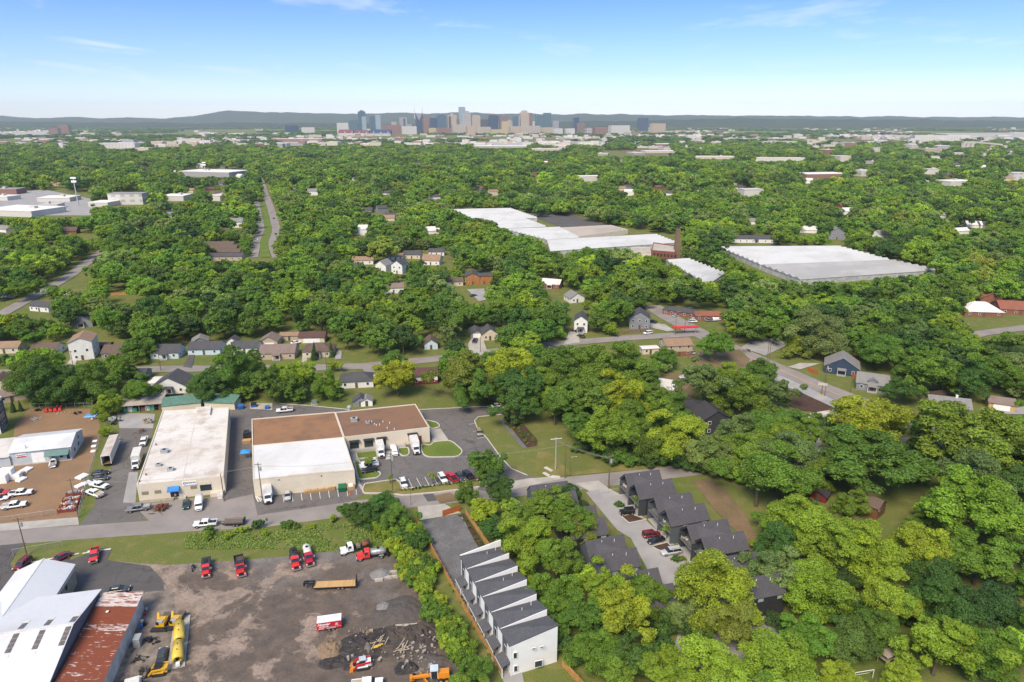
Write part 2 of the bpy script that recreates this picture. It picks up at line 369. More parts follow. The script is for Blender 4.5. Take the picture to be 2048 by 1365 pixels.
for k in range(3): line((938+k*8, 850+k*14), (953+k*8, 847+k*14))
for k in range(2): line((143+k*22, 1111-k*3), (158+k*22, 1108-k*3), .4)
line((60, 1127), (108, 1117), .4); line((175, 1104), (222, 1099), .5)
pave('planting_bed', [(1008, 836), (1030, 838), (1050, 852), (1076, 882), (1073, 893), (1052, 896)], MULCHM, 'mulched rain garden bed in the grass')
pave('path', [(994, 837), (1000, 835), (1054, 896), (1046, 898)], GRAVM, 'grey stone strip edging the rain garden')
pave('ground_patch', [(1075, 905), (1100, 905), (1140, 945), (1290, 925), (1330, 935), (1200, 947), (1100, 955), (1070, 945)], TURFM, 'dry trodden verge by the street poles')
pave('road_patch', [(846, 990), (866, 988), (877, 1001), (855, 1004)], DARKM, 'dark asphalt patch in the street')
pave('road_patch', [(868, 993), (900, 986), (925, 1000), (880, 1008)], SOILM, 'brown dirt stain on the street')
pave('road_patch', [(515, 1012), (560, 1006), (640, 1000), (620, 1012), (530, 1024)], LOTM, 'darker worn patch in the street')
# row house plot
pave('pavement', [(835, 1014), (889, 1009), (922, 1027), (886, 1034), (839, 1042)], CONCM, 'white concrete apron of the row house plot')
pave('gravel_court', [(838, 1044), (920, 1029), (953, 1088), (975, 1110), (960, 1170), (904, 1169)], GRAVM, 'grey gravel court behind the row houses')
pave('planting_bed', [(921, 1028), (929, 1028), (976, 1100), (962, 1103), (950, 1085)], MULCHM, 'red mulch strip beside the gravel court')
pave('path', [(902, 1169), (930, 1166), (1045, 1350), (1050, 1375), (1012, 1375), (1003, 1356)], CONC2M, 'pale concrete walk in front of the row houses')
kerb([(838, 1044), (905, 1170)], .12, .2); kerb([(920, 1029), (953, 1088), (946, 1090), (964, 1103)], .12, .2)
# black house court
pave('pavement', [(1150, 968), (1196, 962), (1215, 976), (1245, 993), (1190, 990)], CONCM, 'white concrete drive into the dark house court')
pave('pavement', [(1172, 986), (1198, 979), (1245, 994), (1300, 1050), (1392, 1128), (1440, 1180), (1580, 1262), (1570, 1310), (1440, 1340), (1330, 1330), (1345, 1300), (1360, 1260), (1310, 1170), (1262, 1078), (1235, 1062), (1200, 1020)], CONC2M, 'grey concrete court between the dark gabled houses')
for q in ([(1243, 1034), (1262, 1029), (1292, 1040), (1258, 1047)], [(1303, 1094), (1335, 1086), (1342, 1094), (1322, 1104)]):
 pave('planting_bed', q, MULCHM, 'brown mulch bed in the grey court'); kerb(q, .2, .25, True)
pave('dirt_lot', [(1385, 962), (1420, 958), (1455, 985), (1490, 1030), (1520, 1090), (1505, 1110), (1470, 1062), (1430, 1022)], SOILM, 'bare brown soil behind the dark gabled houses')
# streets further off
strip('street', STREET2, 7.5, ROADM, 'residential street behind the wood')
AVE = [(1302, 612), (1340, 636), (1400, 668), (1472, 702), (1537, 731), (1626, 770), (1700, 799), (1790, 832), (1950, 890)]
strip('avenue', AVE, 11, ROADM, 'wide grey avenue running down past the dark dirt plot')
strip('road_marking', [(1480, 706), (1537, 731), (1626, 770), (1700, 799)], .3, YELM, 'yellow centre line of the avenue')
pave('pavement', [(1516, 744), (1530, 738), (1600, 770), (1690, 810), (1674, 822), (1590, 782), (1575, 776)], CONC2M, 'grey lay-by along the avenue')
pave('dirt_lot', [(1568, 784), (1591, 781), (1673, 819), (1668, 828), (1600, 822), (1578, 812)], MULCHM, 'dark brown bare plot beside the avenue')
pave('pavement', [(1540, 850), (1640, 830), (1690, 845), (1660, 880), (1620, 905), (1600, 930), (1560, 930), (1575, 890)], CONC2M, 'grey yard behind the white trailer')
pave('dirt_lot', [(1375, 715), (1400, 705), (1480, 700), (1500, 720), (1490, 740), (1400, 735)], SOILM, 'churned brown soil below the lone round tree')
pave('pavement', [(1482, 696), (1500, 684), (1560, 680), (1575, 692), (1530, 712)], CONC2M, 'broken pale rubble ground beside the avenue')
pave('pavement', [(1575, 735), (1600, 727), (1640, 728), (1600, 740)], CONCM, 'pale drive of the navy house')
pave('pavement', [(1128, 690), (1140, 660), (1156, 664), (1160, 686)], CONCM, 'pale drive of the tall white house')
pave('pavement', [(1295, 645), (1330, 650), (1350, 662), (1335, 664), (1296, 655)], CONCM, 'pale drive of the grey two-storey house')
pave('pavement', [(1318, 750), (1390, 745), (1400, 775), (1380, 800), (1310, 790)], SOILM, 'cluttered yard behind the dark craftsman house')
pave('path', [(1855, 812), (1905, 795), (1912, 803), (1840, 830)], CONC2M, 'grey gravel drive of the grey-roofed house')
pave('path', [(1845, 933), (1900, 922), (1905, 929), (1845, 941)], CONC2M, 'pale pinkish drive under the big trees')
pave('pavement', [(2005, 822), (2060, 812), (2060, 830), (2010, 830)], CONC2M, 'grey drive of the yellow garage')
strip('street', [(1880, 690), (1960, 668), (2060, 655)], 7, ROADM, 'street beyond the brick houses')
pave('driveway', [(366, 735), (384, 700), (392, 700), (384, 737)], DARKM, 'dark asphalt drive beside the light blue house')
pave('driveway', [(126, 738), (146, 714), (156, 716), (148, 740)], CONCM, 'pale drive of the tall white balcony house')
pave('driveway', [(936, 690), (948, 668), (962, 668), (975, 705), (960, 712), (940, 712)], CONCM, 'pale drive of the small cream house')
pave('driveway', [(720, 733), (745, 730), (752, 752), (735, 752)], ROADM, 'drive of the white bungalow')
pave('driveway', [(934, 580), (968, 578), (974, 600), (958, 604)], CONC2M, 'pale drive of the wooden house')
strip('driveway', [(608, 730), (612, 700), (622, 692)], 2.2, CONCM, 'pale wheel tracks curving to the garage')
strip('driveway', [(660, 692), (678, 705), (676, 720)], 2.6, CONC2M, 'pale curved drive beside the hipped house')
strip('street', [(-40, 655), (20, 620), (52, 602), (90, 582), (140, 552), (198, 508), (260, 470), (330, 420)], 8, ROADM, 'tree-lined street climbing into the far neighbourhood')
strip('street', [(505, 516), (512, 485), (522, 455), (516, 430), (512, 405), (505, 390)], 8, ROADM, 'near carriageway of the divided boulevard')
strip('street', [(556, 516), (545, 490), (553, 462), (547, 435), (540, 412), (530, 385), (520, 350), (516, 330)], 8, ROADM, 'far carriageway of the divided boulevard')
strip('ground_patch', [(531, 516), (528, 485), (537, 458), (531, 432), (526, 408)], 7, LAWNM, 'grass median of the divided boulevard')
pave('lot_pavement', [(-20, 382), (90, 380), (190, 400), (190, 432), (-20, 432)], CONC2M, 'pale commercial yards in the far neighbourhood')
pave('lot_pavement', [(1062, 432), (1072, 426), (1120, 424), (1218, 452), (1120, 455)], DARKM, 'dark growing beds behind the glasshouses')
# ------------------------------------------------------------------ building helpers
GLASS = M('window_glass', (.035, .045, .055), rough=.12, var=.4, scale=.4, spec=.6)
FRAMEW = M('white_frame', (.75, .74, .72), rough=.6, var=.1)
DARKFR = M('dark_frame', (.03, .03, .032), rough=.6)
METALG = M('grey_metal', (.42, .43, .43), rough=.5, metal=.3)
BLACKM = M('black_paint', (.018, .018, .02), rough=.5)
RUSTM = M('rust', (.19, .065, .03), rough=.9, c2=(.10, .04, .025), scale=1.5, fine=.4)
def shingle(key, c, k=1.0):
 if key in MATS: return MATS[key]
 m, t, b = newmat(key); v = vec(t, False)
 n = noise_node(t, v, 3.5*k, 3, .7); n2 = noise_node(t, v, .35, 4)
 col = mixc(t, ramp(t, n.outputs[0], .3, .7), tuple(x*.72 for x in c), tuple(min(1, x*1.25) for x in c))
 col = mixc(t, ramp(t, n2.outputs[0], .4, .7, 0, .35), col, tuple(x*.6 for x in c))
 t.links.new(col, b.inputs['Base Color']); b.inputs['Roughness'].default_value = .92; b.inputs['Specular IOR Level'].default_value = .2
 bumpit(t, b, n.outputs[0], .4, .1); MATS[key] = m; return m
def siding(key, c, per=5.5):
 """clapboard wall: thin shadow lines too fine to see one by one"""
 if key in MATS: return MATS[key]
 m, t, b = newmat(key); v = vec(t, False); sp = t.nodes.new('ShaderNodeSeparateXYZ'); t.links.new(v, sp.inputs[0])
 fr = t.nodes.new('ShaderNodeMath'); fr.operation = 'MULTIPLY'; fr.inputs[1].default_value = per; t.links.new(sp.outputs[2], fr.inputs[0])
 f2 = t.nodes.new('ShaderNodeMath'); f2.operation = 'FRACT'; t.links.new(fr.outputs[0], f2.inputs[0])
 n = noise_node(t, v, .5, 4)
 col = mixc(t, ramp(t, n.outputs[0], .35, .7, 0, .8), c, tuple(x*.82 for x in c))
 t.links.new(col, b.inputs['Base Color']); b.inputs['Roughness'].default_value = .75
 bumpit(t, b, f2.outputs[0], .6, .03); MATS[key] = m; return m
def roofmat(key, c, dirt, scale=.18, seam=0.0):
 if key in MATS: return MATS[key]
 m, t, b = newmat(key); v = vec(t, False)
 n = noise_node(t, v, scale, 6, .68); n2 = noise_node(t, v, 1.8, 4, .6); n3 = noise_node(t, v, .06, 3)
 col = mixc(t, ramp(t, n.outputs[0], .48, .70), c, dirt); col = mixc(t, ramp(t, n2.outputs[0], .52, .75, 0, .45), col, dirt); col = mixc(t, ramp(t, n3.outputs[0], .42, .68, 0, .35), col, dirt)
 br = t.nodes.new('ShaderNodeTexBrick'); br.inputs['Scale'].default_value = 1; br.inputs['Brick Width'].default_value = 9; br.inputs['Row Height'].default_value = 2.4; br.inputs['Mortar Size'].default_value = .05
 t.links.new(v, br.inputs['Vector']); col = mixc(t, ramp(t, br.outputs['Fac'], 0, 1, 0, .3), col, dirt)
 t.links.new(col, b.inputs['Base Color']); b.inputs['Roughness'].default_value = .85; MATS[key] = m; return m
def L3(t, p): return local(t, p)
def on_wall(t, A, B, s0, s1, z0, z1, name, mat, d=.08, parent=None, label=None, back=.05):
 """a flat part on the wall that runs from A (left) to B (right) as seen from outside, standing d proud of it"""
 A, B = Vector((A[0], A[1], 0)), Vector((B[0], B[1], 0)); u = (B-A).normalized(); n = Vector((u.y, -u.x, 0))
 q = [A+u*s0+n*d, A+u*s1+n*d, A+u*s1-n*back, A+u*s0-n*back]; q = [local(t, p) for p in q]
 b = MB().prism([(p.x, p.y) for p in q], z0, z1, capb=True)
 o = b.build(name, mat, parent or t, label=label); return o
def window(t, A, B, s0, s1, z0, z1, frame=None, glass=None, d=.07, mull=True):
 f = on_wall(t, A, B, s0, s1, z0, z1, 'window', frame or FRAMEW, d)
 on_wall(t, A, B, s0+.1, s1-.1, z0+.1, z1-.1, 'pane', glass or GLASS, d+.015, parent=f)
 if mull and s1-s0 > 1.1:
  k = max(1, int((s1-s0)/.95))
  for i in range(1, k): on_wall(t, A, B, s0+(s1-s0)*i/k-.04, s0+(s1-s0)*i/k+.04, z0, z1, 'mullion', frame or FRAMEW, d+.03, parent=f)
 return f
def slab(t, pts, z0, z1, name, mat, parent=None, label=None):
 q = [local(t, Vector((p[0], p[1], 0))) for p in pts]; return MB().prism([(p.x, p.y) for p in q], z0, z1, capb=True).build(name, mat, parent or t, label=label)
def shrink(pts, d):
 c = sum((Vector((p[0], p[1])) for p in pts), Vector((0, 0)))/len(pts); out_ = []
 n = len(pts)
 for i in range(n):
  a, b, e = (Vector((pts[k % n][0], pts[k % n][1])) for k in (i-1, i, i+1))
  u, v = (b-a).normalized(), (e-b).normalized(); n1, n2 = Vector((-u.y, u.x)), Vector((-v.y, v.x))
  if (c-b).dot(n1) < 0: n1 = -n1
  if (c-b).dot(n2) < 0: n2 = -n2
  out_.append(tuple(b+(n1+n2)*(d/(1+n1.dot(n2)))))
 return out_
def flat_building(t, pts, h, wall, roof, par=.35, pm=None, wname='wall'):
 slab(t, pts, 0, h, wname, wall)
 inn = shrink(pts, .3); slab(t, inn, h+.004, h+.03, 'roof', roof)
 b = MB(); n = len(pts); P = [local(t, Vector((p[0], p[1], 0))) for p in pts]; Q = [local(t, Vector((p[0], p[1], 0))) for p in inn]
 for i in range(n):
  j = (i+1) % n; b.hexa([(P[i].x, P[i].y, h), (P[j].x, P[j].y, h), (Q[j].x, Q[j].y, h), (Q[i].x, Q[i].y, h)],
        [(P[i].x, P[i].y, h+par), (P[j].x, P[j].y, h+par), (Q[j].x, Q[j].y, h+par), (Q[i].x, Q[i].y, h+par)])
 b.build('parapet', pm or wall, t)
def text_part(t, s, size, loc, rx, rz, mat, name='lettering', parent=None, shear=0.0, bold=.0):
 cu = bpy.data.curves.new('lettering', 'FONT'); cu.body = s; cu.size = size; cu.align_x = 'CENTER'; cu.align_y = 'CENTER'; cu.extrude = .01; cu.shear = shear; cu.offset = bold
 tmp = bpy.data.objects.new('lettering', cu); link(tmp); bpy.context.view_layer.update()
 me = bpy.data.meshes.new_from_object(tmp.evaluated_get(bpy.context.evaluated_depsgraph_get())); bpy.data.objects.remove(tmp); bpy.data.curves.remove(cu)
 me.materials.clear(); me.materials.append(mat); o = link(bpy.data.objects.new(name, me)); o.parent = parent or t; o.location = loc; o.rotation_euler = (rx, 0, rz); return o
def wall_point(t, A, B, s, z, d=.1):
 A, B = Vector((A[0], A[1], 0)), Vector((B[0], B[1], 0)); u = (B-A).normalized(); n = Vector((u.y, -u.x, 0)); p = local(t, A+u*s+n*d); return Vector((p.x, p.y, z)), math.atan2(u.y, u.x)-t.rotation_euler[2]
def hvac(t, p, z, s=1.0, name='air_conditioner'):
 q = local(t, p); b = MB().box(-.9*s, .9*s, -.7*s, .7*s, 0, .9*s).box(-1.0*s, 1.0*s, -.8*s, .8*s, .9*s, .98*s).tube((0, 0, .98*s), (0, 0, 1.1*s), .45*s, .45*s, 10, 1)
 b.build(name, [METALG, BLACKM], t, (q.x, q.y, z), GR-t.rotation_euler[2]+.05)
CREAM = M('cream_block', (.60, .53, .425), rough=.85, c2=(.55, .48, .38), scale=.2, fine=.12, fscale=2)
WHITER = roofmat('white_membrane', (.60, .57, .53), (.40, .32, .26))
WHITER2 = roofmat('clean_membrane', (.60, .59, .58), (.50, .48, .45), .1)
BROWNR = roofmat('brown_gravel_roof', (.26, .13, .06), (.15, .085, .05), .12)
BROWNR2 = roofmat('dark_gravel_roof', (.20, .105, .058), (.10, .065, .05), .1)
# ---- the long cream warehouse with a white roof
FL, FR, BR, BL = (at(273, 970, 5.3), at(447, 953, 5.3), at(458, 815, 5.3), at(325, 822, 5.3))
t = thing('warehouse', 'long cream warehouse with a stained white flat roof and a blue door awning', 'warehouse', (FL.x, FL.y, 0), GR)
flat_building(t, [FL, FR, BR, BL], 5.1, CREAM, WHITER, .25)
E1, E2 = at(393, 830, 5.8), at(420, 828, 5.8); E3, E4 = at(423, 812, 5.8), at(392, 816, 5.8)
slab(t, [E1, E2, E3, E4], 5.0, 5.9, 'raised_bay', WHITER)
for a, b_ in ((.34, .02), (.68, .02)):
 P0, P1 = FL.lerp(BL, a), FR.lerp(BR, a); d = (BL-FL).normalized()*.18; slab(t, [P0+d*2, P1+d*2*.9, P1+d*4, P0+d*4], 5.135, 5.19, 'roof_seam', M('seam', (.6, .52, .45)))
P0, P1 = FL.lerp(FR, .52), BL.lerp(BR, .52); dx = (FR-FL).normalized()*.12; slab(t, [P0-dx, P0+dx, P1+dx, P1-dx], 5.13, 5.175, 'roof_seam', MATS['seam'])
hvac(t, at(329, 904, 5.4), 5.12, 1.1); hvac(t, at(317, 931, 5.4), 5.12, .8); hvac(t, at(341, 940, 5.4), 5.12, .9)
for px in ((279, 963), (292, 950), (312, 890)):
 q = local(t, at(px[0], px[1], 5.3)); MB().tube((0, 0, 0), (0, 0, .6), .18, .18, 8).build('roof_vent', RUSTM, t, (q.x, q.y, 5.12))
WB = M('window_board', (.24, .20, .13), rough=.8)
A, B = FL, FR; Lw = (FR-FL).length
for s in (.04, .185, .60): on_wall(t, A, B, Lw*s, Lw*s+1.7, 2.0 if s < .5 else 2.3, 3.0 if s < .5 else 3.3, 'window', WB, .05)
on_wall(t, A, B, Lw*.36, Lw*.455, .5, 2.9, 'door', DARKFR, .06)
aw = M('blue_canvas', (.03, .20, .52), rough=.7)
p, rz = wall_point(t, A, B, Lw*.41, 0); MB().hexa([(-1.5, -1.3, 2.7), (1.5, -1.3, 2.7), (1.5, .0, 3.1), (-1.5, 0, 3.1)], [(-1.5, -1.3, 3.0), (1.5, -1.3, 3.0), (1.5, 0, 3.8), (-1.5, 0, 3.8)]).build('awning', aw, t, (p.x, p.y, 0), rz)
sg = on_wall(t, A, B, Lw*.515, Lw*.68, 3.45, 4.85, 'sign', FRAMEW, .1)
NAVY = M('navy_print', (.02, .03, .12), rough=.6); PURP = M('purple_print', (.16, .10, .28), rough=.6); REDP = M('red_print', (.45, .02, .03), rough=.6)
p, rz = wall_point(t, A, B, Lw*.61, 4.35, .115); text_part(t, 'DICKSON', .62, p, R(90), rz, NAVY, bold=.015)
p, rz = wall_point(t, A, B, Lw*.54, 4.35, .115)
MB().hexa([(.35*math.cos(a), 0, .35*math.sin(a)) for a in np.linspace(.7, 5.6, 12)]+[(.18*math.cos(a), 0, .18*math.sin(a)) for a in np.linspace(5.6, .7, 12)], [(.35*math.cos(a), -.02, .35*math.sin(a)) for a in np.linspace(.7, 5.6, 12)]+[(.18*math.cos(a), -.02, .18*math.sin(a)) for a in np.linspace(5.6, .7, 12)]).build('emblem', NAVY, t, p, rz)
on_wall(t, A, B, Lw*.53, Lw*.68, 3.55, 3.68, 'sign_stripe', PURP, .12)
dk = on_wall(t, A, B, Lw*.70, Lw*.855, 1.3, 4.3, 'door_frame', M('cream_trim', (.6, .53, .42)), .05)
on_wall(t, A, B, Lw*.71, Lw*.845, 1.45, 3.3, 'window', GLASS, .07, parent=dk)
on_wall(t, A, B, Lw*.83, Lw*.985, .0, 1.15, 'loading_dock', CREAM, 1.6)
p, rz = wall_point(t, A, B, Lw*.955, 0, 1.62); b = MB()
for i in range(5): b.box(-.55, .55, -.3-.28*i, -.28*i, .9-.2*i, .95-.2*i)
for x in (-.6, .6): b.tube((x, 0, 1.9), (x, -1.4, .9), .04); b.tube((x, -1.4, 0), (x, -1.4, .9), .04); b.tube((x, 0, .0), (x, 0, 1.9), .05)
b.build('steps', FRAMEW, t, (p.x, p.y, 0), rz)
on_wall(t, A, B, Lw*.46, Lw*.54, 0, .5, 'door_step', M('step_concrete', (.45, .42, .36)), 1.2)
on_wall(t, A, B, 0.2, Lw*.40, 0, .35, 'planter', M('stone_edge', (.30, .26, .2)), 1.5)
# ---- the brown and white roofed warehouse
W = [at(506, 961, 5.3), at(709, 942, 5.3), at(688, 875, 5.3), at(504, 892, 5.3)]
B1 = [W[3], W[2], at(670, 824, 5.3), at(503, 838, 5.3)]
B2 = [at(685, 872, 5.2), at(859, 855, 5.2), at(831, 808, 5.2), B1[2]]
t = thing('warehouse', 'cream warehouse with a bright white front roof and brown gravel rear roofs', 'warehouse', (W[0].x, W[0].y, 0), GR)
flat_building(t, W, 5.2, CREAM, WHITER2, .18)
flat_building(t, B1, 5.0, CREAM, BROWNR, .3); flat_building(t, [B1[1]+(B1[2]-B1[1]).normalized()*.3, B2[1], B2[2], B2[3]], 4.9, CREAM, BROWNR2, .3)
# stepped parapet on the street front
Lw = (W[1]-W[0]).length
for i, (a, b_, z) in enumerate(((.0, .34, 5.62), (.34, .80, 5.85), (.80, .985, 5.66))): on_wall(t, W[0], W[1], Lw*a+.02, Lw*b_, 5.38, z, 'parapet_step', CREAM, .06+.004*i, back=.3)
for s in (.24, .66): on_wall(t, W[0], W[1], Lw*s, Lw*s+.4, 4.5, 4.8, 'wall_vent', DARKFR, .06)
hvac(t, at(708, 840, 5.4), 4.93, 1.15); hvac(t, at(735, 844, 5.4), 4.93, .7)
q = local(t, at(699, 822, 5)); MB().tube((0, 0, 0), (0, 0, 1.5), .6, .6, 10).tube((0, 0, 1.5), (0, 0, 1.9), .85, .7, 10).build('roof_vent', METALG, t, (q.x, q.y, 4.93))
for k in range(9):
 q = local(t, at(736+k*6.5+rnd.uniform(-3, 3), 846+rnd.uniform(-3, 14), 5)); MB().tube((0, 0, 0), (0, 0, .5), .14, .14, 7).build('vent_pipe', FRAMEW, t, (q.x, q.y, 4.93))
A, B = B1[1]+(B1[2]-B1[1]).normalized()*.3, B2[1]; Lw = (B-A).length
for s in (.06, .225, .375):
 on_wall(t, A, B, Lw*s, Lw*s+.095*Lw+.2, .6, 3.4, 'window', DARKFR, .06)
 for k in range(3): on_wall(t, A, B, Lw*s+.15+k*.85, Lw*s+.85+k*.85, .75, 3.2, 'pane', GLASS, .08)
 p, rz = wall_point(t, A, B, Lw*s+1.4, 0, .05); MB().taper(-1.6, 1.6, .45, 3.4, -1.6, 1.6, .2, 3.9, yc=-.4).build('awning', BLACKM, t, (p.x, p.y, 0), rz)
on_wall(t, A, B, Lw*.745, Lw*.84, 1.1, 3.6, 'loading_door', DARKFR, .06); p, rz = wall_point(t, A, B, Lw*.79, 0, .05); MB().taper(-1.6, 1.6, .45, 3.6, -1.6, 1.6, .2, 4.1, yc=-.4).build('awning', BLACKM, t, (p.x, p.y, 0), rz)
on_wall(t, A, B, Lw*.865, Lw*.90, .0, 2.6, 'door', M('dull_red_door', (.2, .03, .03)), .06)
on_wall(t, A, B, .3, Lw*.70, 0, .75, 'ramp', CONCM, 2.0);
b = MB()
for k in range(15): b.tube((k*1.28, 0, .75), (k*1.28, 0, 1.75), .03, .03, 5)
for z in (1.25, 1.75): b.tube((0, 0, z), (18, 0, z), .03, .03, 5)
p, rz = wall_point(t, A, B, .5, 0, 1.95); b.build('handrail', METALG, t, (p.x, p.y, 0), rz)
# ---- light metal building in the dirt lot
A, B = at(18, 906, 4.3), at(140, 893, 4.3); C = at(163, 858, 4.3); D = A+(C-B)
ridA, ridB = at(30, 863, 6.0), at(161, 847, 6.0)
t = thing('metal_building', 'pale grey metal building with a white roof and a green awning in the dirt lot', 'building', (A.x, A.y, 0), ang(A, B))
WMETAL = siding('pale_metal_siding', (.42, .45, .47), .01); WROOF = roofmat('white_metal_roof', (.53, .54, .55), (.45, .44, .43), .12)
a, b_, c, d = (local(t, p) for p in (A, B, C, D)); a.z = b_.z = c.z = d.z = 0; w_ = b_.x; dp = c.y; sk = c.x-b_.x
mb = MB().hexa([a, b_, c, d], [(p.x, p.y, 4.2) for p in (a, b_, c, d)])
mb.poly([(w_, 0, 4.2), (c.x, c.y, 4.2), (w_+sk*.5, dp*.5, 5.9)]); mb.poly([(0, 0, 4.2), (sk*.5, dp*.5, 5.9), (d.x, d.y, 4.2)]); mb.build('wall', WMETAL, t)
o_ = .35
MB().hexa([(-o_, -o_, 4.12), (w_+o_, -o_, 4.12), (w_+sk*.5+o_, dp*.5, 5.92), (sk*.5-o_, dp*.5, 5.92)], [(-o_, -o_, 4.24), (w_+o_, -o_, 4.24), (w_+sk*.5+o_, dp*.5, 6.05), (sk*.5-o_, dp*.5, 6.05)]).build('roof_slope', WROOF, t)
MB().hexa([(sk*.5-o_, dp*.5+.01, 5.92), (w_+sk*.5+o_, dp*.5+.01, 5.92), (c.x+o_, dp+o_, 4.12), (d.x-o_, dp+o_, 4.12)], [(sk*.5-o_, dp*.5+.01, 6.05), (w_+sk*.5+o_, dp*.5+.01, 6.05), (c.x+o_, dp+o_, 4.24), (d.x-o_, dp+o_, 4.24)]).build('roof_slope', WROOF, t)
MB().box(.0-9, -.02, -.5, dp*.9, 0, 3.2).build('annex', WMETAL, t); MB().hexa([(-9.3, -.9, 3.22), (-.02, -.9, 3.22), (-.02, dp*.95, 3.9), (-9.3, dp*.95, 3.9)], [(-9.3, -.9, 3.32), (-.02, -.9, 3.32), (-.02, dp*.95, 4.0), (-9.3, dp*.95, 4.0)]).build('annex_roof', roofmat('weathered_metal_roof', (.55, .52, .49), (.38, .33, .3)), t)
on_wall(t, A, B, w_*.34, w_*.55, .1, 3.3, 'roller_door', FRAMEW, .06);
sg = on_wall(t, A, B, w_*.10, w_*.26, 2.3, 3.6, 'sign', FRAMEW, .08); on_wall(t, A, B, w_*.105, w_*.255, 2.35, 2.75, 'sign_stripe', REDP, .09, parent=sg); on_wall(t, A, B, w_*.14, w_*.25, 3.0, 3.25, 'sign_print', NAVY, .09, parent=sg); on_wall(t, A, B, w_*.11, w_*.13, 3.0, 3.4, 'sign_print', REDP, .09, parent=sg)
p, rz = wall_point(t, A, B, w_*.775, 0, .05); MB().hexa([(-w_*.2, -1.6, 2.3), (w_*.2, -1.6, 2.3), (w_*.2, 0, 3.1), (-w_*.2, 0, 3.1)], [(-w_*.2, -1.6, 2.42), (w_*.2, -1.6, 2.42), (w_*.2, 0, 3.6), (-w_*.2, 0, 3.6)]).build('awning', M('green_metal', (.10, .19, .17), rough=.6), t, (p.x, p.y, 0), rz)
for s in (.66, .80): on_wall(t, A, B, w_*s, w_*s+.8, .9, 2.0, 'window', GLASS, .06)
on_wall(t, A, B, w_*.91, w_*.96, .2, 2.2, 'door', DARKFR, .06); on_wall(t, A, B, 0, w_, 0, .18, 'plinth', CONCM, .9)
SB, SC = B, C; Ls = (SC-SB).length
for s, z in ((.22, 1.2), (.55, 1.2), (.62, 3.1)): on_wall(t, SB, SC, Ls*s, Ls*s+.9, z, z+1.0, 'window', DARKFR, .06)
q = local(t, at(52, 897, 4.6)); MB().tube((0, 0, 0), (0, 0, 1.3), .12, .12, 7).box(-.25, .25, -.25, .25, 0, .3).build('roof_vent', METALG, t, (q.x, q.y, 4.4))
# ---- corner of the apartment block at the left
A, B = at(-75, 880, 0), at(3, 868, 0); C = at(17, 848, 0); D = A+(C-B)
t = thing('apartment_block', 'white and charcoal three-storey apartment block beside the dirt lot', 'building', (A.x, A.y, 0), ang(A, B))
WSTUC = M('white_stucco', (.72, .70, .66), rough=.85); CHAR = M('charcoal_panel', (.10, .11, .13), rough=.7)
flat_building(t, [A, B, C, D], 9.6, WSTUC, M('dark_membrane', (.16, .13, .12), fine=.3), .8, WSTUC)
Lb = (C-B).length; on_wall(t, B, C, .25, Lb-.1, .3, 9.5, 'side_panel', CHAR, .08)
for k in range(3):
 window(t, B, C, Lb*.25, Lb*.75, .9+k*3.0, 2.7+k*3.0, d=.12); on_wall(t, A, B, (B-A).length-1.6, (B-A).length-1.2, 1.2+k*3, 2.6+k*3, 'window', GLASS, .06); on_wall(t, A, B, (B-A).length-2.4, (B-A).length-2.1, 1.2+k*3, 2.6+k*3, 'window', GLASS, .06)
# ---- white-roofed shop (two crossing gables) and the rusty shed at the lower left
ROOFW = roofmat('ribbed_white_roof', (.56, .57, .59), (.47, .46, .46), .08)
eA, eB = at(198, 1181, 6), at(127, 1190, 6); bd = (eB-eA).normalized(); ad = Vector((-bd.y, bd.x, 0))      # bd: to the left along the back eave, ad: towards the camera
t = thing('workshop', 'big workshop with crossing white gable roofs and dark skylights', 'building', (eA.x, eA.y, 0), math.atan2(-bd.y, -bd.x))
TAN = M('tan_block', (.36, .29, .21), rough=.85, fine=.2, fscale=2)
# local frame: +x right along the back eave, +y away from the camera, origin at the back right corner
rid = local(t, at(165, 1247, 8.6)); hw = -rid.y; LB = 44
mb = MB().prism([(-LB, -2*hw), (0, -2*hw), (0, 0), (-LB, 0)], 0, 5.95); mb.poly([(0, -2*hw, 5.95), (0, 0, 5.95), (0, -hw, 8.5)]); mb.build('wall', M('shop_wall', (.16, .15, .17), rough=.8), t)
for (y0, z0, y1, z1) in ((.4, 5.85, -hw, 8.6), (-hw-.01, 8.6, -2*hw-.4, 5.85)):
 mb = MB().hexa([(-LB, min(y0, y1), z0 if y0 < y1 else z1), (.4, min(y0, y1), z0 if y0 < y1 else z1), (.4, max(y0, y1), z1 if y0 < y1 else z0), (-LB, max(y0, y1), z1 if y0 < y1 else z0)],
     [(-LB, min(y0, y1), (z0 if y0 < y1 else z1)+.12), (.4, min(y0, y1), (z0 if y0 < y1 else z1)+.12), (.4, max(y0, y1), (z1 if y0 < y1 else z0)+.12), (-LB, max(y0, y1), (z1 if y0 < y1 else z0)+.12)]); mb.build('roof_slope', ROOFW, t)
MB().box(-LB, .45, -hw-.25, -hw+.25, 8.68, 8.80).build('ridge_cap', M('ridge_cap', (.60, .58, .55)), t)
def on_slope(x, y0, y1, name, mat, w_=.95):
 f = lambda y: 8.735-abs(y+hw)*(8.6-5.85)/(hw+.4)
 MB().hexa([(x-w_/2, y0, f(y0)), (x+w_/2, y0, f(y0)), (x+w_/2, y1, f(y1)), (x-w_/2, y1, f(y1))], [(x-w_/2, y0, f(y0)+.06), (x+w_/2, y0, f(y0)+.06), (x+w_/2, y1, f(y1)+.06), (x-w_/2, y1, f(y1)+.06)]).build(name, mat, t)
SKY = M('skylight', (.10, .085, .08), rough=.35, c2=(.16, .14, .13), scale=2)
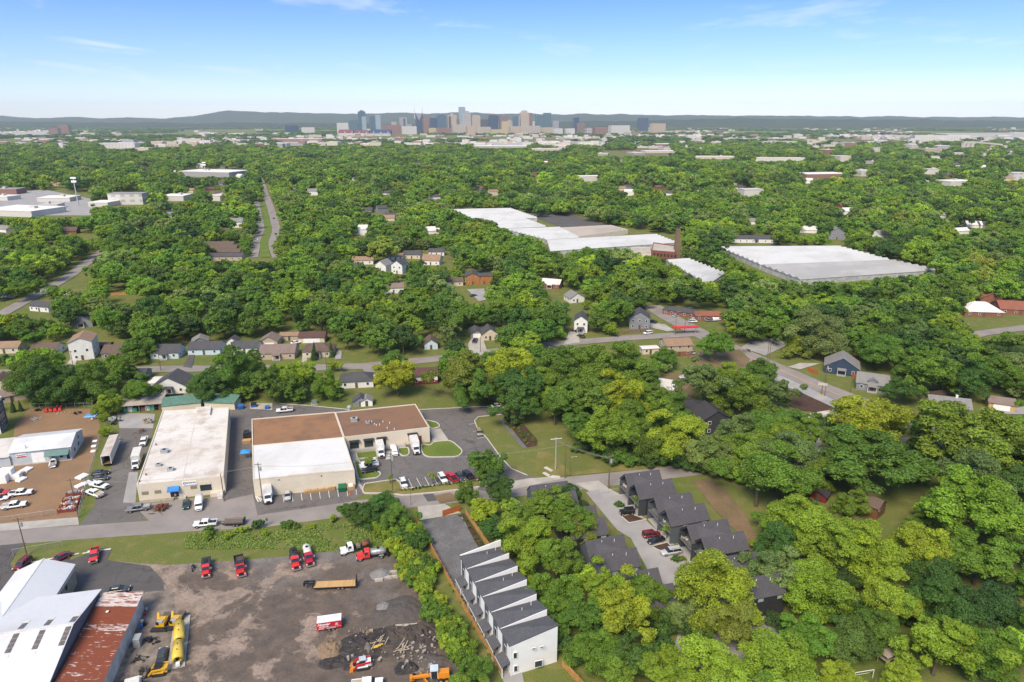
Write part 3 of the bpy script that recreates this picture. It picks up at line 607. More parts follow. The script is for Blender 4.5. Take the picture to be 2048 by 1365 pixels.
for px in ((137, 1255), (84, 1264), (31, 1272)):
 x = local(t, at(px[0], px[1], 8.6)).x
 for k in range(2): on_slope(x, -hw+.9+k*1.05, -hw+1.85+k*1.05, 'skylight', SKY)
 for k in range(4): on_slope(x, -hw-1.45-k*1.05, -hw-.5-k*1.05, 'skylight', SKY)
 on_slope(x, -hw+3.2, -hw+3.7, 'roof_patch', M('roof_patch', (.66, .62, .57))); on_slope(x, -hw-5.6, -hw-5.0, 'roof_patch', MATS['roof_patch'])
# the rear wing: ridge runs away from the camera
rA, rB = local(t, at(86, 1120, 7.2)), local(t, at(42, 1225, 7.2)); eR = local(t, at(151, 1124, 4.9)); xr = rA.x; half = eR.x-xr; yb = rA.y
mb = MB().prism([(xr-half, -1.0), (xr+half, -1.0), (xr+half, yb), (xr-half, yb)], 0, 4.85); mb.poly([(xr+half, yb, 4.85), (xr-half, yb, 4.85), (xr, yb, 7.1)]); mb.build('wing_wall', TAN, t)
for sg_ in (1, -1):
 x1 = xr+sg_*(half+.35); P = [(xr+.005*sg_, -hw*.55), (x1, -hw*.1), (x1, yb+.35), (xr+.005*sg_, yb+.35)]; Z = [7.2, 4.75, 4.75, 7.2]
 if sg_ < 0: P = P[::-1]; Z = Z[::-1]
 MB().hexa([(p[0], p[1], z) for p, z in zip(P, Z)], [(p[0], p[1], z+.12) for p, z in zip(P, Z)]).build('roof_slope', ROOFW, t)
MB().box(xr-.12, xr+.12, -hw*.5, yb+.4, 7.30, 7.36).build('ridge_cap', MATS['ridge_cap'], t)
for k in range(3): MB().box(xr+half-.05, xr+half+.06, 1.5+k*2.6, 2.4+k*2.6, 2.2, 3.4).build('window', DARKFR, t)
MB().box(xr+half+.005, xr+half+.03, -.9, yb-.1, 3.6, 4.7).build('wall_panel', M('off_white_panel', (.6, .57, .52)), t)
# rusty lean-to shed: every sheet of its roof
RX0, RX1 = .55, local(t, at(288, 1182, 4.0)).x; RL = -local(t, at(255, 1365, 4.0)).y+14
t2 = thing('shed', 'long lean-to shed with a rusty corrugated roof beside the workshop', 'shed', (eA.x, eA.y, 0), t.rotation_euler[2])
MB().prism([(RX0+.05, -RL), (RX1-.25, -RL), (RX1-.25, -.3), (RX0+.05, -.3)], 0, 3.75).build('wall', M('faded_white_wall', (.55, .54, .52), c2=(.4, .37, .33), scale=.4), t2)
def sheet_mat():
 m, tt, b = newmat('corrugated_sheet'); v = vec(tt, False); oi = tt.nodes.new('ShaderNodeObjectInfo')
 mp_ = tt.nodes.new('ShaderNodeMapping'); mp_.inputs['Scale'].default_value = (.5, 3.0, 1); tt.links.new(v, mp_.inputs[0])
 va = tt.nodes.new('ShaderNodeVectorMath'); va.operation = 'ADD'; tt.links.new(mp_.outputs[0], va.inputs[0])
 cx = tt.nodes.new('ShaderNodeCombineXYZ'); mm = tt.nodes.new('ShaderNodeMath'); mm.operation = 'MULTIPLY'; mm.inputs[1].default_value = 90; tt.links.new(oi.outputs['Random'], mm.inputs[0]); tt.links.new(mm.outputs[0], cx.inputs[0]); tt.links.new(cx.outputs[0], va.inputs[1])
 n = noise_node(tt, va.outputs[0], 1.1, 5, .65)
 col = mixc(tt, ramp(tt, n.outputs[0], .35, .65), (.225, .055, .028), (.15, .05, .03))
 sepc = tt.nodes.new('ShaderNodeSeparateColor'); tt.links.new(oi.outputs['Color'], sepc.inputs[0])      # how much zinc is left on this sheet
 ad = tt.nodes.new('ShaderNodeMath'); tt.links.new(n.outputs[0], ad.inputs[0]); tt.links.new(sepc.outputs[0], ad.inputs[1])
 col = mixc(tt, ramp(tt, ad.outputs[0], .74, .80), col, (.50, .46, .45))
 tt.links.new(col, b.inputs['Base Color']); b.inputs['Roughness'].default_value = .75; b.inputs['Specular IOR Level'].default_value = .3
 return m
SHM = sheet_mat(); sw = .9; zx = lambda x: 5.4-(x-RX0)*(5.4-4.0)/(RX1-RX0)
mb = MB(); nw = 5
for k in range(nw):
 y0 = k*sw/nw; y1 = y0+sw/nw*.62; y2 = (k+1)*sw/nw
 mb.quad((RX0, y0, 0), (RX1, y0, zx(RX1)-5.4), (RX1, y1, zx(RX1)-5.4), (RX0, y1, 0)); ym = (y1+y2)/2
 mb.quad((RX0, y1, 0), (RX1, y1, zx(RX1)-5.4), (RX1, ym, zx(RX1)-5.4+.07), (RX0, ym, .07)); mb.quad((RX0, ym, .07), (RX1, ym, zx(RX1)-5.4+.07), (RX1, y2, zx(RX1)-5.4), (RX0, y2, 0))
me = mb.mesh('roof_sheet', SHM)
for k in range(int(RL/sw)):
 o = link(bpy.data.objects.new('roof_sheet', me)); o.parent = t2; o.location = (0, -(k+1)*sw, 5.4+.004*(k % 2)); r_ = rnd.Random() if False else rnd
 zc = .31 if k < 5 else (.02 if k < 10 else (.25 if k in (11, 12) else (.165 if k % 3 else .10)))
 o.color = (zc+r_.uniform(-.03, .03), 0, 0, 1)
MB().box(RX0+2.6, RX0+3.1, -6.6, -6.1, 5.1, 5.2).build('roof_patch', FRAMEW, t2)
# ------------------------------------------------------------------ saw-tooth row houses
RW = M('row_white', (.72, .71, .69), rough=.7, var=.06, scale=.3); RD = M('row_dark_panel', (.09, .105, .125), rough=.45, var=.2)
SHG = shingle('charcoal_shingle', (.088, .087, .095)); SHB = shingle('black_shingle', (.076, .072, .080))
P0, P1, P2 = at(923, 1165), at(1022, 1353), at(1120, 1332)
t = thing('row_houses', 'row of six white townhouses with saw-tooth charcoal roofs behind the picket fence', 'townhouse', (P0.x, P0.y, 0), ang(P0, P1))
LT = (P1-P0).length; WD = 9.6; n6 = 6; u = LT/n6            # local x runs down the row towards the camera, +y to the right (away from the walk)
def rz_(y, near): return 6.95+(y/WD)*(1.45 if near else -.05)
for k in range(n6):
 x0, x1 = k*u, (k+1)*u
 MB().hexa([(x0, 0, 0), (x1, 0, 0), (x1, WD, 0), (x0, WD, 0)], [(x0, 0, 6.9), (x1, 0, 6.9), (x1, WD, 8.3), (x0, WD, 6.75)], capb=False).build('wall', RW, t)
 MB().hexa([(x0+.0, -.35, rz_(-.35, 0)), (x1+.03, -.35, rz_(-.35, 1)), (x1+.03, WD+.2, rz_(WD+.2, 1)), (x0, WD+.2, rz_(WD+.2, 0))], [(x0, -.35, rz_(-.35, 0)+.16), (x1+.03, -.35, rz_(-.35, 1)+.16), (x1+.03, WD+.2, rz_(WD+.2, 1)+.16), (x0, WD+.2, rz_(WD+.2, 0)+.16)]).build('roof', SHG, t)
 # white end wall of each unit standing up above its lower neighbour
 if k == 0: MB().hexa([(-.12, -.2, 6.95), (.12, -.2, 6.95), (.12, WD, 6.95), (-.12, WD, 6.95)], [(-.12, -.2, 7.25), (.12, -.2, 7.25), (.12, WD, 8.75), (-.12, WD, 8.75)]).build('end_wall', RW, t)
 else: MB().hexa([(x0+.034, -.2, 6.9), (x0+.16, -.2, 6.9), (x0+.16, WD, 6.9), (x0+.034, WD, 6.9)], [(x0+.034, -.2, 7.14), (x0+.16, -.2, 7.14), (x0+.16, WD, 8.52), (x0+.034, WD, 8.52)]).build('end_wall', RW, t)
 MB().box(x0+u*.16, x0+u*.60, -.10, .06, .3, 6.7).build('dark_panel', RD, t)
 f = MB().box(x0+u*.36, x0+u*.58, -.14, .05, 3.1, 5.0).build('window', FRAMEW, t); MB().box(x0+u*.385, x0+u*.465, -.16, .05, 3.2, 4.9).box(x0+u*.475, x0+u*.555, -.16, .05, 3.2, 4.9).build('pane', GLASS, f)
 MB().box(x0+u*.2, x0+u*.40, -.13, .05, .05, 2.2).build('door', DARKFR, t)
 MB().hexa([(x0+u*.30, -1.9, 2.35), (x0+u*.98, -1.9, 2.35), (x0+u*.98, -.1, 3.0), (x0+u*.30, -.1, 3.0)], [(x0+u*.30, -1.9, 2.5), (x0+u*.98, -1.9, 2.5), (x0+u*.98, -.1, 3.15), (x0+u*.30, -.1, 3.15)]).build('porch_roof', SHG, t)
 MB().box(x0+u*.94, x0+u*.975, -1.8, -1.65, 0, 2.36).build('porch_post', FRAMEW, t); MB().box(x0+u*.3, x0+u*.98, -1.95, -1.88, 2.3, 2.46).build('porch_fascia', FRAMEW, t)
 for a, c in ((.55, .55), (.35, .8)):
  if (k+int(a*10)) % 2: MB().tube((x0+u*a, WD*c, rz_(WD*c, 0)+.1), (x0+u*a, WD*c, rz_(WD*c, 1)+.75), .06, .06, 6).build('vent_pipe', FRAMEW, t)
# windows of the near end wall
A, B = P1, P1+(P2-P1).normalized()*WD
for s0, s1, z0, z1 in ((.5, 1.3, .9, 2.3), (.4, 1.2, 4.0, 5.4), (4.6, 6.2, .9, 2.4), (4.0, 4.8, 5.2, 5.6), (5.6, 6.4, 5.2, 5.6)): window(t, A, B, s0, s1, z0, z1, d=.09)
MB().box(LT-.02, LT+.12, -.12, .1, 0, 6.9).build('corner_board', FRAMEW, t)
# ------------------------------------------------------------------ dark gabled duplexes
DK = siding('charcoal_siding', (.040, .046, .054), .01); DK2 = siding('slate_siding', (.085, .098, .112), .01); DK3 = siding('black_siding', (.022, .023, .026), .01)
DECK = M('deck_grey', (.17, .17, .175), rough=.8); INNER = M('porch_lining', (.13, .135, .14), rough=.8)
def gable_unit(t, l, r, hwid, wall, porch, eave=5.2, ridge=8.0, front=None):
 """one gabled volume under the ridge l-r; porch: which end holds the recessed balcony"""
 a, b = local(t, at(l[0], l[1], ridge)), local(t, at(r[0], r[1], ridge)); d = (b-a); d.z = 0; L = d.length; rz = math.atan2(d.y, d.x)
 def X(x, y, z):
  c, s = math.cos(rz), math.sin(rz); return (a.x+x*c-y*s, a.y+x*s+y*c, z)
 pd = 2.1; x0, x1 = (pd, L) if porch == 'l' else (0, L-pd); h = hwid
 pent = lambda x: [X(x, -h, 0), X(x, h, 0), X(x, h, eave), X(x, 0, ridge-.12), X(x, -h, eave)]
 mb = MB(); p, q = pent(x0+.02), pent(x1-.02); mb.poly(p[::-1]); mb.poly(q)
 mb.quad(p[0], q[0], q[4], p[4]); mb.quad(q[1], p[1], p[2], q[2]); mb.build('wall', wall, t)
 # side walls and frame of the porch
 e0, e1 = (0, pd) if porch == 'l' else (L-pd, L); fx = e0 if porch == 'l' else e1
 for s in (-1, 1): MB().hexa([X(e0, s*h-(.0 if s < 0 else .2), 0), X(e1, s*h-(.0 if s < 0 else .2), 0), X(e1, s*h+(.2 if s < 0 else 0), 0), X(e0, s*h+(.2 if s < 0 else 0), 0)], [X(e0, s*h-(.0 if s < 0 else .2), eave), X(e1, s*h-(.0 if s < 0 else .2), eave), X(e1, s*h+(.2 if s < 0 else 0), eave), X(e0, s*h+(.2 if s < 0 else 0), eave)]).build('porch_wall', front or wall, t)
 MB().hexa([X(e0+.05, -h+.2, 2.75), X(e1, -h+.2, 2.75), X(e1, h-.2, 2.75), X(e0+.05, h-.2, 2.75)], [X(e0+.05, -h+.2, 2.95), X(e1, -h+.2, 2.95), X(e1, h-.2, 2.95), X(e0+.05, h-.2, 2.95)]).build('balcony_floor', DECK, t)
 MB().hexa([X(e0+.05, -h+.2, .05), X(e1, -h+.2, .05), X(e1, h-.2, .05), X(e0+.05, h-.2, .05)], [X(e0+.05, -h+.2, .15), X(e1, -h+.2, .15), X(e1, h-.2, .15), X(e0+.05, h-.2, .15)]).build('porch_floor', CONC2M, t)
 mb = MB(); rx = e0+.1 if porch == 'l' else e1-.1
 for z in (3.3, 3.6, 3.95): mb.tube(X(rx, -h+.2, z), X(rx, h-.2, z), .025, .025, 5)
 for k in range(7): mb.tube(X(rx, -h+.2+k*(2*h-.4)/6, 2.95), X(rx, -h+.2+k*(2*h-.4)/6, 3.95), .02, .02, 5)
 mb.build('railing', BLACKM, t)
 wx = x0-.03 if porch == 'l' else x1-.05
 for z0, z1, y0, y1 in ((3.0, 5.1, -h*.55, h*.35), (.2, 2.3, -h*.3, h*.55)):
  f = MB().hexa([X(wx, y0, z0), X(wx+.08, y0, z0), X(wx+.08, y1, z0), X(wx, y1, z0)], [X(wx, y0, z1), X(wx+.08, y0, z1), X(wx+.08, y1, z1), X(wx, y1, z1)]).build('window', DARKFR, t)
  MB().hexa([X(wx-.02, y0+.15, z0+.15), X(wx+.1, y0+.15, z0+.15), X(wx+.1, y1-.15, z0+.15), X(wx-.02, y1-.15, z0+.15)], [X(wx-.02, y0+.15, z1-.15), X(wx+.1, y0+.15, z1-.15), X(wx+.1, y1-.15, z1-.15), X(wx-.02, y1-.15, z1-.15)]).build('pane', GLASS, f)
 # gable frame band on the open end, roof slopes, side windows
 th = .22
 for s in (-1, 1):
  P = [X(e0 if porch == 'l' else e1-.25, s*h, eave-.1), X(e0+.25 if porch == 'l' else e1, s*h, eave-.1), X(e0+.25 if porch == 'l' else e1, 0, ridge-.25), X(e0 if porch == 'l' else e1-.25, 0, ridge-.25)]
  if s > 0: P = P[::-1]
  MB().hexa([(p[0], p[1], p[2]-.28) for p in P], P).build('gable_frame', front or wall, t)
  y1 = s*(h+.22); ze = eave-.22*(ridge-eave)/h; P = [X(-.12, y1, ze), X(L+.12, y1, ze), X(L+.12, s*.004, ridge-.02), X(-.12, s*.004, ridge-.02)]
  if s > 0: P = P[::-1]
  MB().hexa([(p[0], p[1], p[2]-.0) for p in P], [(p[0], p[1], p[2]+th*.7) for p in P]).build('roof_slope', SHB, t)
 for xw in (L*.32, L*.80):
  f = MB().hexa([X(xw, -h-.05, 4.0), X(xw+1.3, -h-.05, 4.0), X(xw+1.3, -h+.05, 4.0), X(xw, -h+.05, 4.0)], [X(xw, -h-.05, 4.75), X(xw+1.3, -h-.05, 4.75), X(xw+1.3, -h+.05, 4.75), X(xw, -h+.05, 4.75)]).build('window', M('pale_green_pane', (.30, .38, .36), rough=.2), t)
 for xv, yv in ((L*.72, -.9), (L*.4, -.6)): MB().tube(X(xv, yv, ridge-1.2), X(xv, yv, ridge-.1), .07, .07, 6).build('vent_pipe', FRAMEW, t)
 return X, L
def duplex(u1, u2, porch, wall1, wall2, label, f1=None, f2=None):
 o = at(u1[0][0], u1[0][1], 8); t = thing('gabled_duplex', label, 'house', (o.x, o.y, 0), 0)
 dd = (at(u1[0][0], u1[0][1], 8)-at(u2[0][0], u2[0][1], 8)).length; hw_ = min(2.95, dd*.5+.15)
 X1, L1 = gable_unit(t, u1[0], u1[1], hw_, wall1, porch, front=f1); X2, L2 = gable_unit(t, u2[0], u2[1], hw_-.02, wall2, porch, front=f2)
 # the small cricket that sheds the valley between the two roofs
 MB().poly([X1(L1*.25, -hw_*.15, 7.72), X1(L1*.98, -hw_*1.05, 5.3), X1(L1*.15, -hw_*1.05, 5.3)]).build('roof_cricket', SHG, t)
 return t
duplex(((1249.6, 949), (1317.6, 940)), ((1269.5, 969.6), (1343, 957.4)), 'l', DK2, DK3, 'dark gabled duplex with two balconies next to the street pole', DK2, DK)
duplex(((1308, 996), (1381, 985)), ((1331.6, 1020.7), (1407.8, 1006.6)), 'l', DK2, DK2, 'slate grey gabled duplex behind the red and black parked cars', DK2, DK2)
duplex(((1373.8, 1052), (1453.5, 1038)), ((1403, 1077), (1486, 1063)), 'l', DK2, DK3, 'black gabled duplex with cushioned balcony chairs behind the silver SUV', DK, DK)
duplex(((1435, 1117), (1512, 1104)), ((1478, 1160), (1558, 1146)), 'l', DK, DK3, 'dark gabled duplex half hidden by the tall yellow-green tree', DK, DK)
duplex(((1060.5, 972.5), (1134, 962.5)), ((1078, 993), (1150, 981)), 'r', DK2, DK, 'dark gabled duplex beside the street above the leafy trees')
duplex(((1118, 1022), (1190, 1011)), ((1136, 1046), (1208, 1034)), 'r', DK, DK3, 'dark gabled duplex almost hidden by trees across the court from the jeep')
duplex(((1171, 1084), (1246, 1069)), ((1190, 1110), (1272, 1096)), 'r', DK2, DK2, 'charcoal gabled duplex with its blank back to the trees')
duplex(((1240, 1150), (1315, 1136)), ((1270, 1181), (1345, 1167)), 'r', DK, DK3, 'dark gabled duplex deep in the trees at the end of the court')
# ------------------------------------------------------------------ ordinary houses
def house(px, w_, d_, rz, label, wall, roof, h=2.9, pitch=.5, axis='x', kind='gable', name='house', porch=False, chimney=False, wins=3, cat='house', door=True, wz=1.0, two=False, base=None, group=None, over=.35, dormer=False, garage=False):
 o = at(*px); t = thing(name, label, cat, (o.x, o.y, 0), rz, group); X, Y = w_/2, d_/2
 span = Y if axis == 'x' else X; rh = h+span*pitch
 mb = MB().box(-X, X, -Y, Y, 0, h)
 if kind == 'gable':
  if axis == 'x':
   for s in (-1, 1): mb.poly([(s*X, -Y, h), (s*X, Y, h), (s*X, 0, rh)] if s > 0 else [(s*X, Y, h), (s*X, -Y, h), (s*X, 0, rh)])
  else:
   for s in (-1, 1): mb.poly([(X, s*Y, h), (-X, s*Y, h), (0, s*Y, rh)] if s > 0 else [(-X, s*Y, h), (X, s*Y, h), (0, s*Y, rh)])
 mb.build('wall', wall, t)
 if base: MB().box(-X-.03, X+.03, -Y-.03, Y+.03, 0, h*.45).build('wall_base', base, t)
 e = over; dz = e*pitch; th = .14
 if kind == 'gable':
  for s in (-1, 1):
   if axis == 'x': P = [(-X-e, s*(Y+e), h-dz+.03), (X+e, s*(Y+e), h-dz+.03), (X+e, s*.003, rh+.03), (-X-e, s*.003, rh+.03)]
   else: P = [(s*(X+e), Y+e, h-dz+.03), (s*(X+e), -Y-e, h-dz+.03), (s*.003, -Y-e, rh+.03), (s*.003, Y+e, rh+.03)]
   if (axis == 'x' and s > 0): P = P[::-1]
   if (axis == 'y' and s > 0): P = P[::-1]
   if axis == 'y': P = P[::-1]
   MB().hexa(P, [(p[0], p[1], p[2]+th) for p in P]).build('roof_slope', roof, t)
 else:
  rl = max(.05, (X-Y) if X > Y else (Y-X)); ax = X >= Y
  r0, r1 = ((-rl, 0, rh), (rl, 0, rh)) if ax else ((0, -rl, rh), (0, rl, rh)); c = [(-X-e, -Y-e), (X+e, -Y-e), (X+e, Y+e), (-X-e, Y+e)]; z = h-dz+.05
  mb = MB(); C = [(a, b, z) for a, b in c]; Bq = [(a, b, z-.14) for a, b in c]
  if ax: mb.quad(C[0], C[1], r1, r0); mb.poly([C[1], C[2], r1]); mb.quad(C[2], C[3], r0, r1); mb.poly([C[3], C[0], r0])
  else: mb.poly([C[0], C[1], r0]); mb.quad(C[1], C[2], r1, r0); mb.poly([C[2], C[3], r1]); mb.quad(C[3], C[0], r0, r1)
  for i in range(4): mb.quad(Bq[i], Bq[(i+1) % 4], C[(i+1) % 4], C[i])
  mb.build('roof', roof, t)
 # openings on the side facing -y and on the +x / -x ends
 A, B = Vector((o.x, o.y, 0))+Matrix.Rotation(rz, 3, 'Z') @ Vector((-X, -Y, 0)), Vector((o.x, o.y, 0))+Matrix.Rotation(rz, 3, 'Z') @ Vector((X, -Y, 0))
 lev = [wz]+([wz+2.8] if two else [])
 for lv in lev:
  for k in range(wins):
   s = w_*(k+.5)/wins
   if door and lv == wz and k == wins//2: continue
   window(t, A, B, s-.55, s+.55, lv, lv+1.25, mull=False)
 if garage: on_wall(t, A, B, w_*.18, w_*.82, .05, 2.3, 'garage_door', FRAMEW, .06)
 elif door: on_wall(t, A, B, w_/2-.5, w_/2+.5, .1, 2.2, 'door', M('house_door', (.10, .07, .05)), .07)
 for (s, side) in ((1, (B, B+Matrix.Rotation(rz, 3, 'Z') @ Vector((0, d_, 0)))), (-1, (A+Matrix.Rotation(rz, 3, 'Z') @ Vector((0, d_, 0)), A))):
  for lv in lev:
   if wins > 0: window(t, side[0], side[1], d_*.25-.45, d_*.25+.45, lv, lv+1.2, mull=False); window(t, side[0], side[1], d_*.7-.45, d_*.7+.45, lv, lv+1.2, mull=False)
 if porch:
  MB().hexa([(-1.7, -Y-1.9, 2.35), (1.7, -Y-1.9, 2.35), (1.7, -Y-.02, 2.8), (-1.7, -Y-.02, 2.8)], [(-1.7, -Y-1.9, 2.47), (1.7, -Y-1.9, 2.47), (1.7, -Y-.02, 2.95), (-1.7, -Y-.02, 2.95)]).build('porch_roof', roof, t)
  for s in (-1.5, 1.5): MB().box(s-.07, s+.07, -Y-1.8, -Y-1.66, 0, 2.36).build('porch_post', FRAMEW, t)
  MB().box(-1.6, 1.6, -Y-1.9, -Y-.02, 0, .3).build('porch_floor', CONC2M, t)
 if chimney: MB().box(X*.3, X*.3+.7, -.35, .35, rh-.9, rh+.9).box(X*.3-.06, X*.3+.76, -.41, .41, rh+.9, rh+1.0).build('chimney', chimney if not isinstance(chimney, bool) else M('brick_red', (.22, .08, .05), fine=.3), t)
 if dormer:
  zb = h+.25; MB().hexa([(-1.6, -Y+.4, zb), (1.6, -Y+.4, zb), (1.6, -.3, zb), (-1.6, -.3, zb)], [(-1.6, -Y+.4, zb+.9), (1.6, -Y+.4, zb+.9), (1.6, -.3, zb+.9), (-1.6, -.3, zb+.9)]).poly([(-1.6, -Y+.4, zb+.9), (1.6, -Y+.4, zb+.9), (0, -Y+.4, zb+1.7)]).build('dormer', wall, t)
  for s in (-1, 1):
   P = [(s*1.9, -Y+.1, zb+.75), (s*1.9, -.2, zb+.75), (s*.003, -.2, zb+1.75), (s*.003, -Y+.1, zb+1.75)]
   if s < 0: P = P[::-1]
   MB().hexa(P, [(p[0], p[1], p[2]+.1) for p in P]).build('dormer_roof', roof, t)
 return t
S = lambda k, c: siding('siding_'+k, c); SH = lambda k, c: shingle('shingle_'+k, c)
wWhite, wCream, wBlue, wGrey, wNavy = S('white', (.68, .67, .64)), S('cream', (.55, .48, .36)), S('pale_blue', (.48, .58, .62)), S('grey', (.20, .21, .225)), S('navy', (.022, .045, .085))
wBrick = M('brick_wall', (.24, .10, .065), rough=.9, fine=.35, fscale=6); wTan = S('tan', (.42, .34, .25)); wYel = S('ochre', (.50, .33, .13)); wWood = S('cedar', (.34, .13, .03)); wBlk = S('blackish', (.035, .037, .043)); wRed = M('barn_red', (.16, .018, .018), rough=.8); wBrn = M('brown_board', (.17, .075, .035), rough=.85, fine=.3)
rDark, rGrey, rBrown, rTan, rRed, rBlk = SH('dark', (.075, .073, .078)), SH('grey', (.21, .20, .195)), SH('brown', (.12, .085, .068)), SH('tan', (.27, .175, .115)), SH('red', (.24, .09, .06)), SH('black', (.045, .042, .046))
rWht = roofmat('pale_roof', (.60, .57, .54), (.48, .43, .39)); rMix = SH('mauve', (.20, .15, .13))
# right of the avenue and around the court
house((1682, 742), 13, 11, R(-25), 'navy blue house with a grey roof and cedar porch posts beside the avenue', wNavy, rGrey, 3.2, .62, 'y', porch=True, wins=3)
house((1742, 775), 11, 10, R(-25), 'grey bungalow with white trim and a porch dormer beside the navy house', wGrey, rGrey, 3.0, .55, 'x', porch=True, wins=3, dormer=True)
house((1893, 820), 13, 9, R(-20), 'low cream house with a pale grey roof and white chimney under the trees', wCream, rGrey, 2.8, .5, 'x', chimney=FRAMEW, wins=4)
house((1998, 815), 8, 7, R(-25), 'ochre garage with a white door and weathered roof by the board fence', wYel, rMix, 2.6, .4, 'x', 'gable', 'garage', wins=0, cat='garage', garage=True)
house((1418, 858), 10, 9, R(12), 'black craftsman house with white windows above the lime green tree', wBlk, rBlk, 5.4, .6, 'y', two=True, wins=2, door=False)
house((1398, 842), 9, 13, R(12), 'low black annex with a stained deck behind the craftsman house', wBlk, rBlk, 4.2, .25, 'y', wins=0, door=False, name='annex', cat='building')
house((1640, 995), 4.2, 5.2, R(-38), 'small barn-red shed with a black rounded roof and white trim', wRed, rBlk, 1.9, .55, 'y', name='garden_shed', wins=0, cat='shed', door=True)
house((1732, 1022), 5.2, 7.4, R(40), 'tall brown board shed with a white door on the worn lawn', wBrn, rBrown, 3.4, .55, 'y', name='garden_shed', wins=2, cat='shed', wz=2.2)
house((1992, 1012), 6, 6.5, R(20), 'small grey porch house with a brown roof half hidden by trees', wGrey, rBrown, 2.6, .5, 'y', wins=1, porch=True)
# between avenue and the side street
house((1350, 706), 12, 10, R(8), 'two-storey tan house with a brick base beside the asphalt yard', wTan, rTan, 5.0, .38, 'x', wins=3, base=wBrick, two=True)
house((1298, 706), 7.5, 4, R(8), 'cream box trailer with a rusty white roof beside the tan house', wCream, rWht, 2.6, .12, 'x', name='site_trailer', wins=2, cat='trailer')
house((1162, 660), 6.5, 10, R(-8), 'tall narrow white farmhouse with a dark roof at the side street', wWhite, rDark, 6.2, .7, 'y', two=True, wins=2, porch=True)
house((1278, 654), 10, 9, R(-8), 'grey two-storey house with a dark roof behind the board fence', wGrey, rDark, 6.0, .6, 'y', two=True, wins=3)
house((1360, 630), 17, 8, R(-30), 'long brick duplex with a dark roof across the avenue', wBrick, rDark, 2.9, .3, 'x', 'hip', wins=5, name='duplex')
house((1420, 638), 17, 9, R(-2), 'long brick duplex with a rust red roof across the avenue', wBrick, rRed, 2.9, .3, 'x', 'hip', wins=5, name='duplex')
house((1104, 574), 12, 9, R(-20), 'brick bungalow with a white gabled roof in the clearing', wBrick, rWht, 2.8, .5, 'x', wins=3, porch=True)
house((1148, 602), 9, 9, R(20), 'small house with a grey roof below the brick bungalow', wWhite, rGrey, 2.8, .6, 'y', wins=2)
house((945, 566), 9, 11, R(5), 'wooden cedar house with a grey roof in the trees', wWood, rDark, 5.2, .5, 'y', two=True, wins=2)
house((968, 566), 11, 9, R(5), 'flat-fronted cedar wing beside the wooden house', wWood, rDark, 5.4, .12, 'x', wins=2, name='house_wing', cat='house')
# the row of houses along the street behind the warehouses
house((172, 712), 9, 12, R(20), 'tall white three-storey house with a brown roof and front balconies', wWhite, rTan, 8.2, .42, 'y', two=True, wins=2)
house((213, 697), 5, 4, R(5), 'small dark red shed behind the tall white house', wRed, rBrown, 2.1, .4, 'x', name='garden_shed', wins=0, cat='shed')
house((240, 712), 11, 9, R(5), 'grey gabled cottage beside the round leafy tree', wGrey, rBrown, 2.8, .55, 'x', wins=3, porch=True)
house((338, 712), 12, 8.5, R(3), 'light blue cottage with a dark roof and white porch', wBlue, rDark, 2.9, .6, 'x', wins=3, porch=True)
house((416, 704), 14, 9, R(3), 'low house with a slate grey roof past the asphalt drive', wBlue, rDark, 2.7, .5, 'x', wins=3)
house((402, 690), 7, 7, R(20), 'grey garage with a hipped roof behind the slate-roofed house', wGrey, rGrey, 2.6, .5, 'y', name='garage', cat='garage', wins=0, garage=True)
house((495, 702), 11, 8, R(3), 'low pale house with a slate roof behind tall trees', wWhite, rDark, 2.7, .5, 'x', wins=3)
house((468, 690), 5, 5, R(3), 'little white outbuilding with a dark pointed roof', wWhite, rDark, 2.3, .7, 'y', name='garden_shed', cat='shed', wins=0)
house((560, 712), 15, 10, R(5), 'wide taupe house with a mauve shingled roof', wTan, rMix, 2.9, .5, 'x', wins=4, porch=True)
house((542, 690), 8, 8, R(5), 'taupe rear wing with a white garage door', wTan, rMix, 2.9, .55, 'y', wins=0, name='house_wing', cat='house', garage=True)
house((582, 678), 9, 6, R(3), 'long weathered shed with a pale brown roof at the wood edge', wTan, rTan, 2.4, .3, 'x', name='garden_shed', cat='shed', wins=0)
house((627, 682), 12, 7, R(3), 'cream garage with a dark red-brown roof and wide door', wCream, SH('maroon', (.10, .055, .05)), 2.7, .5, 'x', name='garage', cat='garage', wins=0, garage=True)
house((640, 708), 13, 10, R(3), 'cream house with a brown hipped roof between two dark evergreens', wCream, rBrown, 2.9, .5, 'x', 'hip', wins=3, porch=True)
house((350, 778), 13, 10, R(4), 'white house with a charcoal cross roof and a white carport', wWhite, rDark, 2.9, .55, 'y', wins=3, porch=True)
house((318, 772), 5, 7, R(4), 'flat white metal carport beside the white house', FRAMEW, rWht, 2.4, .08, 'x', name='carport', cat='carport', wins=0, door=False)
house((275, 757), 9, 7, R(4), 'low house with a dark shingle roof across the street', wGrey, rDark, 2.6, .45, 'x', wins=2)
house((5, 778), 9, 9, R(20), 'cream gabled house with a brown roof above the apartment block', wCream, rBrown, 2.9, .6, 'y', wins=2)
house((25, 797), 10, 8, R(35), 'house with a faded brown hipped roof beside the apartment block', wTan, rMix, 2.6, .5, 'x', 'hip', wins=2)
house((20, 702), 12, 8, R(5), 'low house with a rust brown roof at the end of the street', wCream, rTan, 2.7, .45, 'x', wins=3)
house((98, 706), 11, 8, R(5), 'brown-roofed house with a small white gable among trees', wWhite, rBrown, 2.7, .5, 'x', wins=3, porch=True)
house((715, 768), 13, 9, R(8), 'white bungalow with a dark hipped roof and white windows', wWhite, rDark, 2.9, .5, 'x', 'hip', wins=3)
